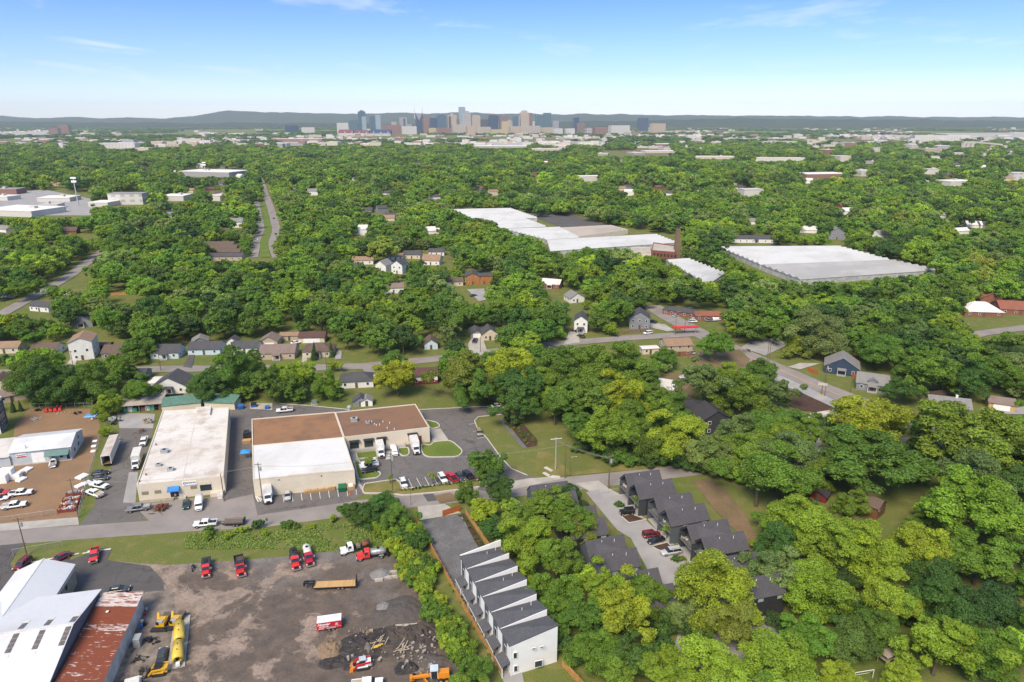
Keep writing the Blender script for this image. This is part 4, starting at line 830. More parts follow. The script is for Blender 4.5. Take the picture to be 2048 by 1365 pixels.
house((745, 764), 8, 6, R(8), 'open carport with a pale cream roof beside the white bungalow', wGrey, rWht, 2.5, .12, 'x', name='carport', cat='carport', wins=0, door=False)
house((850, 762), 10, 8, R(8), 'cottage with a maroon roof and red-painted base', wWhite, SH('maroon', (.10, .055, .05)), 3.6, .5, 'x', wins=3, base=M('red_base', (.2, .02, .025)))
house((862, 694), 6, 8, R(8), 'tiny pale blue gabled cottage on the lawn', wBlue, rBrown, 2.7, .7, 'y', wins=1)
house((952, 672), 6, 8, R(10), 'small grey garage with a dark roof at the head of its drive', wGrey, rDark, 2.6, .5, 'y', name='garage', cat='garage', wins=0, garage=True)
house((978, 676), 8, 8, R(10), 'small cream house with dark shutters beside the round tree', wCream, rDark, 3.0, .7, 'y', wins=2)
house((722, 809), 5.5, 4, R(10), 'grey garden shed with a tarpaulin roof behind the warehouse', wGrey, rDark, 2.0, .6, 'y', name='garden_shed', cat='shed', wins=0)
house((734, 809), 4.2, 4, R(10), 'little white rounded shed beside the grey garden shed', FRAMEW, rGrey, 2.1, .5, 'y', name='garden_shed', cat='shed', wins=0)
house((92, 620), 13, 8, R(-15), 'white ranch house with a slate roof beside the far street', wWhite, rDark, 2.9, .45, 'x', wins=4)
house((172, 650), 10, 9, R(10), 'dark grey house with a white porch deep in the trees', wGrey, rDark, 3.0, .6, 'y', wins=2, porch=True)
# clearing with little white houses
for (px, w_, d_, rz, lab, wl, rf, h, pt, ax, tw) in [
 ((727, 527), 15, 9, 5, 'long white house with a brown roof at the clearing edge', wWhite, rTan, 3.0, .45, 'x', False),
 ((768, 540), 9, 10, -20, 'white house with a grey gable beside the tall white house', wWhite, rGrey, 4.0, .7, 'y', False),
 ((800, 545), 8, 10, -15, 'tall white two-storey house with a dark roof in the clearing', wWhite, rDark, 6.2, .7, 'y', True),
 ((792, 519), 11, 8, 5, 'low house with a rust brown roof behind the tall white house', wWhite, rTan, 2.9, .4, 'x', False),
 ((826, 516), 13, 9, -5, 'yellow cream house with a dark roof in the clearing', wCream, rDark, 3.2, .5, 'x', False),
 ((865, 528), 13, 10, -10, 'white house with a wide tan roof in the clearing', wWhite, rTan, 3.4, .7, 'x', False),
 ((874, 510), 12, 8, 0, 'small white house with a charcoal roof by the pole', wWhite, rDark, 3.0, .5, 'x', False),
 ((712, 540), 10, 8, 5, 'dark-roofed house at the wood edge below the long white house', wGrey, rDark, 3.0, .5, 'x', False),
 ((788, 584), 12, 8, 8, 'white house with a taupe roof and brick chimney in the wood', wWhite, rMix, 3.4, .5, 'x', False),
 ((905, 570), 13, 8, 8, 'brown-roofed house just above the wood', wCream, rBrown, 2.9, .45, 'x', False),
 ((730, 586), 8, 8, 8, 'dark grey roof poking through the wood', wGrey, rDark, 3.2, .5, 'x', False)]:
 house(px, w_, d_, R(rz), lab, wl, rf, h, pt, ax, two=tw, wins=3 if w_ > 9 else 2, chimney='chimney' in lab)
# right edge
house((1955, 628), 19, 13, R(-8), 'big brick house with a pale grey many-gabled roof and chimney', wBrick, rWht, 3.0, .6, 'x', 'hip', wins=4, chimney=True)
house((2030, 625), 20, 12, R(-12), 'brick house with a red-brown roof and white gables', wBrick, rRed, 3.0, .55, 'x', wins=4)
house((1975, 605), 12, 9, R(-12), 'white-gabled brick garage behind the red-roofed house', wBrick, rRed, 3.0, .55, 'y', wins=1, name='garage', cat='garage')
house((1508, 484), 42, 12, R(-3), 'long white ranch house with a dark roof beyond the glasshouses', wWhite, rDark, 3.4, .35, 'x', wins=8, porch=True)
house((1670, 478), 14, 10, R(-10), 'grey two-storey house in the trees beyond the glasshouses', wGrey, rGrey, 6, .6, 'y', wins=2, two=True)
for k, (x, y, lb) in enumerate(((440, 496, 'brown-roofed terrace house at the back of its row'), (446, 503, 'brown-roofed terrace house second in its row'), (452, 511, 'brown-roofed terrace house third in its row'), (456, 520, 'grey-roofed terrace house at the front of its row'))): house((x, y), 24, 8, R(2), lb, wTan, rBrown if k < 3 else rDark, 3.2, .5, 'x', wins=5, name='terrace_house')
# ------------------------------------------------------------------ vehicles (local x forward, origin on the ground below the middle)
TYRE = M('tyre', (.02, .02, .021), rough=.9); RIM = M('rim', (.35, .35, .36), rough=.4, metal=.5); CHR = M('chrome', (.55, .55, .56), rough=.25, metal=.8)
VGL = M('car_glass', (.02, .025, .03), rough=.08, spec=.7, var=.2); LAMP = M('headlamp', (.7, .7, .68), rough=.2); TAIL = M('tail_lamp', (.35, .01, .01), rough=.3)
COL = {'white': (.74, .74, .73), 'black': (.014, .014, .016), 'charcoal': (.045, .047, .052), 'silver': (.42, .43, .44), 'grey': (.17, .175, .18), 'red': (.50, .022, .018), 'maroon': (.16, .012, .018),
  'green': (.018, .05, .048), 'tan': (.30, .24, .17), 'brightred': (.62, .028, .022), 'navy': (.02, .03, .07), 'crimson': (.42, .012, .03)}
def P_(c): return paint(c, COL[c])
def wheel_mesh(r, w_):
 k = f'wheel{r}{w_}'
 if k in MATS: return MATS[k]
 mb = MB().tube((0, -w_/2, 0), (0, w_/2, 0), r, r, 14, 0).tube((0, -w_/2-.012, 0), (0, w_/2+.012, 0), r*.58, r*.58, 10, 1); MATS[k] = mb.mesh('wheel', [TYRE, RIM]); return MATS[k]
def wheels(k, xs, y, r=.36, w_=.24):
 for x in xs:
  for s in (-1, 1): k.add('wheel', wheel_mesh(r, w_), None, (x, s*y, r))
KITS = {}
def kit(fn):
 def f(*a):
  key = (fn.__name__,)+a
  if key not in KITS: KITS[key] = fn(*a)
  return KITS[key]
 return f
def lamps(k, xf, xr, y, z, s=.16):
 for sg in (-1, 1):
  k.add('headlight', MB().box(-.05, .05, -.2, .2, -s/2, s/2), LAMP, (xf, sg*y, z)); k.add('tail_light', MB().box(-.04, .04, -.14, .14, -s/2, s/2), TAIL, (xr, sg*y, z+.05))
@kit
def sedan(c):
 k = Kit(); p = P_(c)
 k.add('body', MB().loft([(-2.38, .66, .40, .78), (-2.28, .84, .26, .95), (-1.5, .91, .20, 1.0), (.75, .92, .20, .97), (1.75, .89, .20, .90), (2.25, .80, .25, .76), (2.38, .60, .36, .62)]), p, smooth=True)
 k.add('windows', MB().taper(-1.85, 1.12, .80, .93, -1.15, .30, .62, 1.40), VGL)
 k.add('roof', MB().taper(-1.20, .34, .64, 1.39, -1.05, .20, .56, 1.46).box(-.42, -.32, -.76, -.70, .95, 1.39).box(-.42, -.32, .70, .76, .95, 1.39), p)
 wheels(k, (-1.42, 1.42), .82, .33, .22); lamps(k, 2.27, -2.30, .62, .68); return k
@kit
def suv(c, L=4.8):
 k = Kit(); p = P_(c); h = L/2
 k.add('body', MB().loft([(-h, .74, .42, .95), (-h+.12, .90, .30, 1.08), (-1.5, .96, .25, 1.10), (.8, .96, .25, 1.10), (h-.6, .93, .25, 1.06), (h-.12, .84, .30, .95), (h, .66, .42, .80)]), p, smooth=True)
 k.add('windows', MB().taper(-h+.12, 1.25, .86, 1.05, -h+.40, .55, .72, 1.68), VGL)
 k.add('roof', MB().taper(-h+.34, .60, .75, 1.66, -h+.48, .45, .68, 1.76).box(-.2, -.08, -.84, -.76, 1.05, 1.67).box(-.2, -.08, .76, .84, 1.05, 1.67).box(-h+.2, -h+.5, -.82, -.75, 1.0, 1.67).box(-h+.2, -h+.5, .75, .82, 1.0, 1.67), p)
 k.add('roof_rail', MB().box(-h+.6, .3, -.64, -.58, 1.76, 1.81).box(-h+.6, .3, .58, .64, 1.76, 1.81), BLACKM)
 wheels(k, (-h*.6, h*.6), .86, .38, .25); lamps(k, h-.1, -h+.06, .68, .85, .2); return k
@kit
def pickup(c, bed='black', rack=False):
 k = Kit(); p = P_(c); bm = {'black': BLACKM, 'tan': M('bed_load', (.42, .33, .22)), 'same': p, 'grey': METALG}[bed]
 k.add('body', MB().loft([(-2.9, .90, .45, 1.02), (-2.85, .98, .42, 1.04), (-1, .99, .40, 1.05), (1.3, .99, .40, 1.08), (2.5, .96, .42, 1.12), (2.82, .90, .45, 1.06), (2.92, .80, .5, .95)]), p, smooth=True)
 k.add('bonnet', MB().taper(1.0, 2.86, .92, 1.0, 1.0, 2.78, .84, 1.22), p)
 k.add('windows', MB().taper(-1.0, 1.55, .90, 1.04, -.85, .75, .74, 1.78), VGL)
 k.add('roof', MB().taper(-.92, .80, .77, 1.76, -.82, .66, .70, 1.86).box(-1.0, -.84, -.92, .92, 1.0, 1.3).box(.02, .14, -.86, -.80, 1.0, 1.77).box(.02, .14, .80, .86, 1.0, 1.77).box(-.98, -.84, -.82, -.72, 1.2, 1.77).box(-.98, -.84, .72, .82, 1.2, 1.77), p)
 k.add('bed_side', MB().box(-2.92, -1.0, -.99, -.88, .9, 1.32).box(-2.92, -1.0, .88, .99, .9, 1.32).box(-2.94, -2.85, -.99, .99, .8, 1.32), p)
 k.add('bed_floor', MB().box(-2.84, -1.02, -.87, .87, 1.0, 1.09 if bed == 'black' else 1.24), bm)
 k.add('bumper', MB().box(2.86, 3.0, -.92, .92, .45, .72).box(-3.02, -2.93, -.92, .92, .5, .72), CHR)
 if rack: k.add('ladder_rack', MB().path([(-2.8, -.9, 1.3), (-2.8, -.9, 2.1), (-2.8, .9, 2.1), (-2.8, .9, 1.3)], .04).path([(-1.1, -.9, 1.3), (-1.1, -.9, 2.1), (-1.1, .9, 2.1), (-1.1, .9, 1.3)], .04).path([(-2.9, -.9, 2.1), (1.0, -.9, 2.1)], .04).path([(-2.9, .9, 2.1), (1.0, .9, 2.1)], .04), METALG)
 k.add('grille', MB().box(2.83, 2.95, -.55, .55, .75, 1.1), BLACKM)
 wheels(k, (-1.85, 1.85), .88, .41, .27); lamps(k, 2.84, -2.95, .76, .98, .2); return k
@kit
def jeep(c):
 k = Kit(); p = P_(c)
 k.add('body', MB().box(-2.0, 1.9, -.78, .78, .5, 1.05), p); k.add('bonnet', MB().taper(.6, 1.9, .72, 1.05, .6, 1.85, .66, 1.2), p); k.add('windows', MB().taper(-1.95, .75, .76, 1.05, -1.85, .45, .70, 1.7), VGL)
 k.add('roof', MB().box(-1.95, .5, -.74, .74, 1.68, 1.8), p); k.add('fender', MB().box(.9, 1.8, -.98, -.78, .8, .92).box(.9, 1.8, .78, .98, .8, .92).box(-1.8, -.9, -.98, -.78, .8, .92).box(-1.8, -.9, .78, .98, .8, .92), BLACKM)
 k.add('spare_wheel', MB().tube((-2.05, 0, 1.0), (-2.28, 0, 1.0), .4, .4, 12), TYRE); wheels(k, (-1.35, 1.35), .84, .42, .28); lamps(k, 1.9, -2.0, .55, .9, .2); return k
@kit
def van(c, high=True):
 k = Kit(); p = P_(c); H = 2.45 if high else 2.05
 k.add('body', MB().loft([(-2.9, .92, .40, H-.12), (-2.84, .99, .35, H), (-1, 1.0, .32, H+.02), (.9, .99, .32, H), (1.5, .98, .32, H-.35), (1.75, .97, .32, 1.30), (2.6, .92, .35, 1.05), (2.85, .78, .42, .85)], p=4.5), p, smooth=True)
 k.add('windscreen', MB().hexa([(1.50, -.82, H-.62), (1.84, -.88, 1.22), (1.84, .88, 1.22), (1.50, .82, H-.62)], [(1.56, -.82, H-.58), (1.90, -.88, 1.26), (1.90, .88, 1.26), (1.56, .82, H-.58)]), VGL)
 k.add('side_window', MB().hexa([(.6, -1.01, 1.25), (1.55, -1.01, 1.25), (1.25, -1.01, 1.85), (.6, -1.01, 1.85)], [(.6, 1.01, 1.25), (1.55, 1.01, 1.25), (1.25, 1.01, 1.85), (.6, 1.01, 1.85)]), VGL)
 k.add('grille', MB().box(2.72, 2.88, -.5, .5, .6, .85), BLACKM); wheels(k, (-1.8, 1.8), .88, .36, .24); lamps(k, 2.68, -2.9, .68, .95, .22); return k
@kit
def box_truck(c, Lb=6.0, hood=True, boxc='white'):
 """cab with a bonnet and a tall cargo box; total length Lb + 2.6"""
 k = Kit(); p = P_(c); x0 = -(Lb+2.8)/2; xb = x0+Lb
 k.add('cargo_box', MB().box(x0, xb, -1.22, 1.22, .95, 3.55), M('box_white', (.70, .69, .67), rough=.6) if boxc == 'white' else M('box_grey', (.50, .49, .47), rough=.6))
 k.add('box_roof', MB().box(x0+.05, xb-.05, -1.17, 1.17, 3.551, 3.6), M('box_roof', (.62, .60, .56), rough=.8, fine=.15))
 k.add('chassis', MB().box(x0+.1, xb+2.4, -.45, .45, .6, .94), BLACKM)
 k.add('cab', MB().box(xb+.1, xb+1.25, -1.0, 1.0, .75, 1.55).taper(xb+.1, xb+1.6, 1.0, 1.5, xb+.1, xb+1.05, .85, 2.35), p)
 k.add('bonnet', MB().taper(xb+1.25, xb+2.75, .95, .7, xb+1.25, xb+2.65, .82, 1.5) if hood else MB().taper(xb+1.2, xb+2.1, 1.0, .7, xb+1.2, xb+1.8, .9, 1.5), p)
 k.add('windscreen', MB().hexa([(xb+1.62, -.88, 1.53), (xb+1.66, -.88, 1.55), (xb+1.66, .88, 1.55), (xb+1.62, .88, 1.53)], [(xb+1.12, -.78, 2.28), (xb+1.17, -.78, 2.3), (xb+1.17, .78, 2.3), (xb+1.12, .78, 2.28)]), VGL)
 k.add('side_window', MB().taper(xb+.45, xb+1.2, 1.01, 1.55, xb+.45, xb+1.0, .90, 2.2), VGL)
 k.add('bumper', MB().box(xb+2.6, xb+2.8, -1.0, 1.0, .45, .75), BLACKM); k.add('grille', MB().box(xb+2.62, xb+2.78, -.45, .45, .8, 1.3), BLACKM)
 wheels(k, (x0+Lb*.22, xb+1.7), .98, .45, .3); lamps(k, xb+2.66, x0-.02, .78, 1.0, .24); return k
def cab_parts(k, c, x, bonnet=1.9):
 p = P_(c)
 k.add('cab', MB().box(x-1.6, x, -1.1, 1.1, .9, 1.75).taper(x-1.6, x+.15, 1.1, 1.75, x-1.5, x-.25, .98, 2.65), p)
 k.add('cab_roof', MB().taper(x-1.52, x-.23, .99, 2.652, x-1.4, x-.4, .9, 2.74), p)
 k.add('bonnet', MB().taper(x, x+bonnet, .98, .85, x, x+bonnet-.12, .78, 1.72), p); k.add('fender', MB().taper(x+.3, x+bonnet-.1, 1.22, .8, x+.5, x+bonnet-.3, 1.05, 1.25), p)
 k.add('windscreen', MB().hexa([(x+.16, -.96, 1.78), (x+.20, -.96, 1.8), (x+.20, .96, 1.8), (x+.16, .96, 1.78)], [(x-.22, -.88, 2.56), (x-.18, -.88, 2.58), (x-.18, .88, 2.58), (x-.22, .88, 2.56)]), VGL)
 k.add('side_window', MB().taper(x-1.1, x-.1, 1.11, 1.8, x-1.05, x-.3, 1.0, 2.5), VGL)
 k.add('grille', MB().box(x+bonnet-.06, x+bonnet+.06, -.55, .55, .9, 1.6), BLACKM); k.add('bumper', MB().box(x+bonnet, x+bonnet+.22, -1.2, 1.2, .5, .85), CHR if c != 'black' else BLACKM)
 for s in (-1, 1):
  k.add('headlight', MB().box(-.05, .05, -.18, .18, -.12, .12), LAMP, (x+bonnet-.02, s*.88, 1.15)); k.add('mirror', MB().box(-.06, .06, -.12, .12, -.25, .25).tube((0, 0, 0), (0, -s*.25, -.1), .03), METALG, (x-.1, s*1.38, 1.95))
@kit
def heavy_truck(c, load, loadc=None):
 """conventional cab truck; load: dump, tank, tank2, boxbed, plant"""
 k = Kit(); cab_parts(k, c, 1.9)
 k.add('chassis', MB().box(-3.9, 2.0, -.45, .45, .75, 1.05), BLACKM); wheels(k, (-2.6, 2.9), 1.0, .52, .34)
 k.add('fuel_tank', MB().tube((-.2, -.95, .85), (.9, -.95, .85), .3, .3, 10), CHR)
 if load == 'dump':
  m = M('dump_bed', (.03, .03, .034), rough=.6); b = MB().box(-4.1, .1, -1.2, 1.2, 1.15, 1.3).box(-4.1, .1, -1.22, -1.12, 1.3, 2.2).box(-4.1, .1, 1.12, 1.22, 1.3, 2.2).box(0, .12, -1.22, 1.22, 1.3, 2.6).box(-4.15, -4.05, -1.2, 1.2, 1.3, 2.0).box(.1, 1.2, -1.1, 1.1, 2.85, 2.95)
  k.add('dump_bed', b, m); k.add('load', MB().box(-4.0, -.05, -1.1, 1.1, 1.31, 1.5), M('grit', (.10, .075, .06), fine=.5))
 if load in ('tank', 'tank2'):
  m = {'white': M('poly_tank', (.62, .60, .54), rough=.5), 'black': M('black_tank', (.03, .03, .032), rough=.5), 'steel': M('steel_tank', (.45, .45, .45), rough=.35, metal=.5, c2=(.3, .28, .26))}[loadc]
  mb = MB().loft([(-3.9, .55, 1.35, 2.3), (-3.75, .9, 1.1, 2.6), (-3.0, 1.02, 1.05, 2.75), (-.7, 1.02, 1.05, 2.75), (-.1, .9, 1.1, 2.6), (.05, .55, 1.35, 2.3)], p=2.2, n=18); k.add('tank', mb, m, smooth=True)
  mb = MB()
  for x in (-3.2, -2.4, -1.6, -.8):
   n = 18; pts = [(x, 1.045*math.cos(a), 1.9+.87*math.sin(a)) for a in np.linspace(0, math.pi, 12)]; mb.path(pts, .035, 5)
  k.add('tank_band', mb, METALG if loadc != 'black' else BLACKM); k.add('hatch', MB().tube((-1.9, 0, 2.7), (-1.9, 0, 2.95), .38, .38, 12), BLACKM)
  if loadc == 'steel': k.add('spray_gear', MB().box(-4.5, -3.95, -1.0, 1.0, .6, 1.6).tube((-4.3, -1.1, .6), (-4.3, 1.1, .6), .12).tube((-4.2, .6, 1.5), (-4.2, .6, 2.3), .12), BLACKM); k.add('mudguard', MB().box(-3.2, -2.0, -1.25, -.85, 1.1, 1.16).box(-3.2, -2.0, .85, 1.25, 1.1, 1.16), METALG)
  if loadc == 'black': k.add('pump', MB().box(-.1, .25, -.7, .7, 1.1, 2.0).tube((.1, -.4, 2.0), (.1, -.4, 2.4), .1), METALG)
 if load == 'plant':
  k.add('deck', MB().box(-4.0, .1, -1.15, 1.15, 1.06, 1.2), BLACKM); k.add('headboard', MB().box(.0, .1, -1.1, 1.1, 1.2, 2.5), BLACKM)
  k.add('engine', MB().box(-1.6, -.5, -.7, .7, 1.2, 1.9).tube((-1.2, .3, 1.9), (-1.2, .3, 2.4), .1).tube((-.4, -.5, 1.4), (-1.9, -.5, 1.6), .12).tube((-.6, .5, 1.7), (-1.7, .2, 1.9), .1), M('greasy_engine', (.22, .19, .16), fine=.5))
  k.add('tank', MB().loft([(-4.3, .6, 1.35, 2.3), (-4.15, .95, 1.15, 2.6), (-2.2, .95, 1.15, 2.6), (-2.05, .6, 1.35, 2.3)], p=2.2, n=16), M('orange_black_tank', (.03, .03, .032), c2=(.28, .08, .02), scale=.7), smooth=True)
 if load == 'boxbed':
  k.add('box_bed', MB().box(-4.0, .1, -1.22, 1.22, 1.1, 2.1), M('black_box', (.035, .037, .04), rough=.6)); k.add('bed_hatch', MB().box(-2.6, -1.2, -.5, .5, 2.1, 2.3), BLACKM)
 return k
@kit
def semi_trailer():
 k = Kit(); L = 15.2; w = M('trailer_side', (.62, .61, .58), rough=.6, c2=(.5, .47, .43)); rf = M('trailer_roof', (.50, .43, .38), rough=.85, c2=(.36, .29, .25), scale=.35)
 k.add('side_wall', MB().box(-L/2, L/2, -1.28, -1.22, 1.15, 3.95).box(-L/2, L/2, 1.22, 1.28, 1.15, 3.95).box(L/2-.06, L/2, -1.22, 1.22, 1.15, 3.95), w); k.add('roof', MB().box(-L/2, L/2, -1.28, 1.28, 3.951, 4.02), rf)
 k.add('floor', MB().box(-L/2, L/2-.07, -1.21, 1.21, 1.1, 1.2), M('plank_floor', (.20, .13, .08), fine=.4)); k.add('door_frame', MB().box(-L/2-.06, -L/2-.005, -1.28, -1.16, 1.0, 4.0).box(-L/2-.06, -L/2-.005, 1.16, 1.28, 1.0, 4.0).box(-L/2-.06, -L/2-.005, -1.16, 1.16, 3.8, 4.0), FRAMEW)
 k.add('undercarriage', MB().box(-L/2+.5, -L/2+4, -.6, .6, .7, 1.09).tube((L/2-3, -.8, .0), (L/2-3, -.8, 1.1), .09).tube((L/2-3, .8, .0), (L/2-3, .8, 1.1), .09), BLACKM); wheels(k, (-L/2+1.4, -L/2+2.7), .98, .5, .32); return k
@kit
def utility_trailer(L, deckc, goose=False, sides=0.0):
 k = Kit(); dm = {'wood': M('new_plank', (.50, .31, .13), rough=.8), 'old': M('old_plank', (.17, .125, .10), rough=.85, fine=.4)}[deckc]
 k.add('frame', MB().box(-L/2, L/2, -1.2, -1.1, .62, .82).box(-L/2, L/2, 1.1, 1.2, .62, .82).box(-L/2, L/2, -.4, .4, .55, .75), BLACKM)
 n = 11; me = MB().box(-L/2, L/2, -.098, .098, 0, .05).mesh('plank', dm)
 for i in range(n): k.add('plank', me, None, (0, -1.0+i*.2, .78 if not goose else .86+.004*(i % 2)))
 if goose:
  k.add('gooseneck', MB().box(L/2, L/2+.25, -.9, .9, .6, 1.6).box(L/2+.2, L/2+2.2, -.5, -.3, 1.45, 1.7).box(L/2+.2, L/2+2.2, .3, .5, 1.45, 1.7).box(L/2+2.0, L/2+2.3, -.5, .5, .9, 1.7).tube((L/2+1.5, 0, 1.7), (L/2+1.5, 0, 2.0), .3), BLACKM)
  k.add('ramp', MB().box(-L/2-.15, -L/2-.05, -1.1, -.2, .7, 2.5).box(-L/2-.15, -L/2-.05, .2, 1.1, .7, 2.1), BLACKM)
 else: k.add('drawbar', MB().tube((L/2, -.8, .6), (L/2+1.3, 0, .55), .06).tube((L/2, .8, .6), (L/2+1.3, 0, .55), .06), BLACKM); k.add('tail_ramp', MB().box(-L/2-.08, -L/2, -1.1, 1.1, .6, 1.7 if sides else .9), BLACKM)
 if sides: k.add('side_rail', MB().path([(-L/2, -1.15, .8), (-L/2, -1.15, .8+sides), (L/2, -1.15, .8+sides), (L/2, -1.15, .8)], .04).path([(-L/2, 1.15, .8), (-L/2, 1.15, .8+sides), (L/2, 1.15, .8+sides), (L/2, 1.15, .8)], .04), BLACKM)
 wheels(k, (-L*.14-.45, -L*.14+.45), 1.24 if not goose else 1.0, .36, .22); return k
def drive(kitobj, rear, front, name, label, cat, z=.7, group=None, scale=1.0, mid=True):
 """stand a vehicle on the ground so that its rear and front are seen at these photo points (taken at height z)"""
 a, b = at(rear[0], rear[1], z), at(front[0], front[1], z); c = (a+b)/2
 return kitobj.place(name, label, cat, (c.x, c.y, .06), ang(a, b), group, scale)
PK, CR, VN, TK = 'pickup_truck', 'parked_car', 'van', 'truck'
drive(pickup('white'), (434, 1046), (387, 1050), PK, 'white pickup on the street towing a flat trailer', 'pickup')
drive(utility_trailer(5.2, 'old', False, .3), (492, 1044), (444, 1046), 'flat_trailer', 'brown plank trailer hitched to the white street pickup', 'trailer', .6)
drive(pickup('grey', 'grey'), (298, 1014), (256, 1020), PK, 'grey pickup parked in front of the warehouse planter', 'pickup')
drive(sedan('green'), (373, 1000), (371, 1017), CR, 'dark green car nosed out from the warehouse door', 'car')
drive(van('white'), (400, 992), (396, 1024), VN, 'white high-roof van parked at the warehouse window', 'van', 1.0)
drive(box_truck('white', 6.6, True, 'grey'), (279, 903), (268, 940), 'box_truck', 'white box truck parked in the driveway beside the warehouse', 'truck', 1.3)
drive(pickup('white'), (291, 875), (284, 893), PK, 'white pickup behind the box truck in the driveway', 'pickup')
drive(semi_trailer(), (211, 935), (233, 880), 'semi_trailer', 'long white semi trailer standing open in the driveway', 'trailer', 1.2)
drive(sedan('black'), (186, 948), (216, 944), CR, 'black sedan next to the open semi trailer', 'car')
drive(sedan('charcoal'), (184, 958), (215, 955), CR, 'charcoal sedan between the black sedan and a white pickup', 'car')
drive(pickup('white', 'same'), (182, 968), (216, 975), PK, 'white pickup with a covered bed in the driveway row', 'pickup')
drive(pickup('white', 'tan'), (204, 993), (175, 982), PK, 'white pickup with an open loaded bed in the driveway row', 'pickup')
drive(pickup('white'), (18, 989), (67, 984), PK, 'white crew cab pickup with a black bed on the tan dirt', 'pickup')
drive(pickup('white', 'grey'), (4, 1015), (54, 1008), PK, 'white crew cab pickup with a grey bed on the tan dirt', 'pickup')
drive(pickup('red', 'same'), (-24, 990), (16, 985), PK, 'red pickup at the edge of the dirt lot', 'pickup')
drive(sedan('white'), (-18, 1000), (12, 995), CR, 'white car half hidden beside the red pickup', 'car')
drive(pickup('white', 'black', True), (590, 819), (548, 823), PK, 'white pickup with a ladder rack in the service lane', 'pickup')
drive(box_truck('white', 4.0, False), (757, 888), (765, 918), 'box_truck', 'small white box truck beside the striped bay', 'truck', 1.2)
drive(van('white', False), (784, 890), (792, 912), VN, 'white cargo van beside the grass island at the entrance', 'van', 1.0)
drive(box_truck('white', 7.6), (821, 866), (838, 914), 'box_truck', 'long white box truck backed up to the loading door', 'truck', 1.5)
drive(suv('white', 4.9), (756, 921), (720, 927), CR, 'white SUV with a dark roof panel beside the white-roofed warehouse', 'SUV', .9)
drive(pickup('white', 'grey', True), (757, 927), (718, 934), PK, 'white pickup with a bed cap between white and black SUVs', 'pickup', .9)
drive(suv('black', 4.9), (756, 937), (722, 942), CR, 'black SUV behind the young tree by the warehouse', 'SUV', .9)
drive(suv('white', 4.5), (803, 957), (811, 976), CR, 'white crossover parked alone at the end of the row', 'SUV', .8)
drive(suv('white', 5.0), (879, 947), (892, 966), CR, 'white SUV parked next to the red pickup', 'SUV', .8)
drive(pickup('crimson'), (912, 963), (895, 947), PK, 'dark red pickup parked between an SUV and a sedan', 'pickup', .8)
drive(sedan('charcoal'), (914, 945), (926, 961), CR, 'dark grey sedan parked beside the red pickup', 'car', .7)
drive(pickup('black'), (944, 959), (929, 943), PK, 'black pickup at the end of the car park row', 'pickup', .8)
drive(suv('tan', 4.4), (956, 858), (961, 872), CR, 'tan car parked beside the rain garden lawn', 'car', .8)
drive(sedan('white'), (983, 813), (1006, 809), CR, 'white sedan in the far corner of the car park', 'car')
# work yard
drive(pickup('brightred'), (191, 1098), (186, 1123), PK, 'bright red pickup parked on the asphalt corner', 'pickup', .9)
drive(suv('maroon', 4.7), (56, 1118), (34, 1136), CR, 'dark red SUV behind the workshop roof', 'SUV', .9)
drive(sedan('maroon'), (131, 1110), (110, 1120), CR, 'dark red sedan behind the workshop gable', 'car')
drive(sedan('charcoal'), (226, 1179), (247, 1176), CR, 'dark car behind the rusty shed', 'car', .9)
drive(sedan('charcoal'), (320, 1328), (327, 1295), CR, 'dark grey coupe on the slab beside the rusty shed', 'car', .8)
drive(heavy_truck('brightred', 'boxbed'), (413, 1112), (411, 1158), TK, 'red truck with a black box bed in the yard', 'truck', 1.2, scale=.82)
drive(heavy_truck('red', 'dump'), (476, 1108), (484, 1157), TK, 'red dump truck with an empty black bed', 'truck', 1.2, scale=.9)
drive(heavy_truck('brightred', 'tank', 'black'), (585, 1097), (594, 1142), TK, 'red truck carrying a black tank', 'truck', 1.2, scale=.9)
drive(heavy_truck('crimson', 'tank', 'white'), (611, 1090), (622, 1134), TK, 'red truck carrying a ribbed white water tank', 'truck', 1.2, scale=.9)
drive(heavy_truck('white', 'plant'), (738, 1088), (678, 1102), TK, 'white truck with an orange and black tar tank', 'truck', 1.2, scale=.9)
drive(heavy_truck('brightred', 'tank2', 'steel'), (772, 1104), (712, 1112), TK, 'red truck with a dull steel spray tank', 'truck', 1.2, scale=.9)
drive(utility_trailer(9.2, 'wood', True), (713, 1167), (628, 1171), 'flatbed_trailer', 'gooseneck flatbed trailer with a fresh plank deck', 'trailer', .8)
# the red cargo trailer
k = Kit(); crim = P_('crimson'); L = 5.0
k.add('body', MB().loft([(-L/2, 1.06, .42, 2.3), (L/2-.3, 1.06, .42, 2.3), (L/2, .9, .5, 2.25)], p=14, n=16), crim)
k.add('roof', MB().box(-L/2, L/2-.12, -1.08, 1.08, 2.29, 2.36), M('trailer_white', (.66, .67, .68), rough=.5)); k.add('roof_vent', MB().box(-.2, .2, -.2, .2, 2.36, 2.5), FRAMEW)
k.add('fender', MB().box(-1.3, .5, -1.2, 1.2, .75, .85), METALG); k.add('drawbar', MB().tube((L/2, -.7, .5), (L/2+1.4, 0, .5), .05).tube((L/2, .7, .5), (L/2+1.4, 0, .5), .05).tube((L/2+1.2, 0, 0), (L/2+1.2, 0, .9), .05), METALG); wheels(k, (-.75, .05), 1.05, .33, .2)
t = drive(k, (683, 1243), (634, 1250), 'cargo_trailer', 'red enclosed cargo trailer with a white roof and white lettering', 'trailer', 1.2)
text_part(t, 'Hoover', .78, (1.05, 1.085, 1.80), R(90), R(180), FRAMEW, shear=.3, bold=.02); text_part(t, 'PAVING CO', .34, (1.05, 1.085, 1.28), R(90), R(180), FRAMEW, bold=.01)
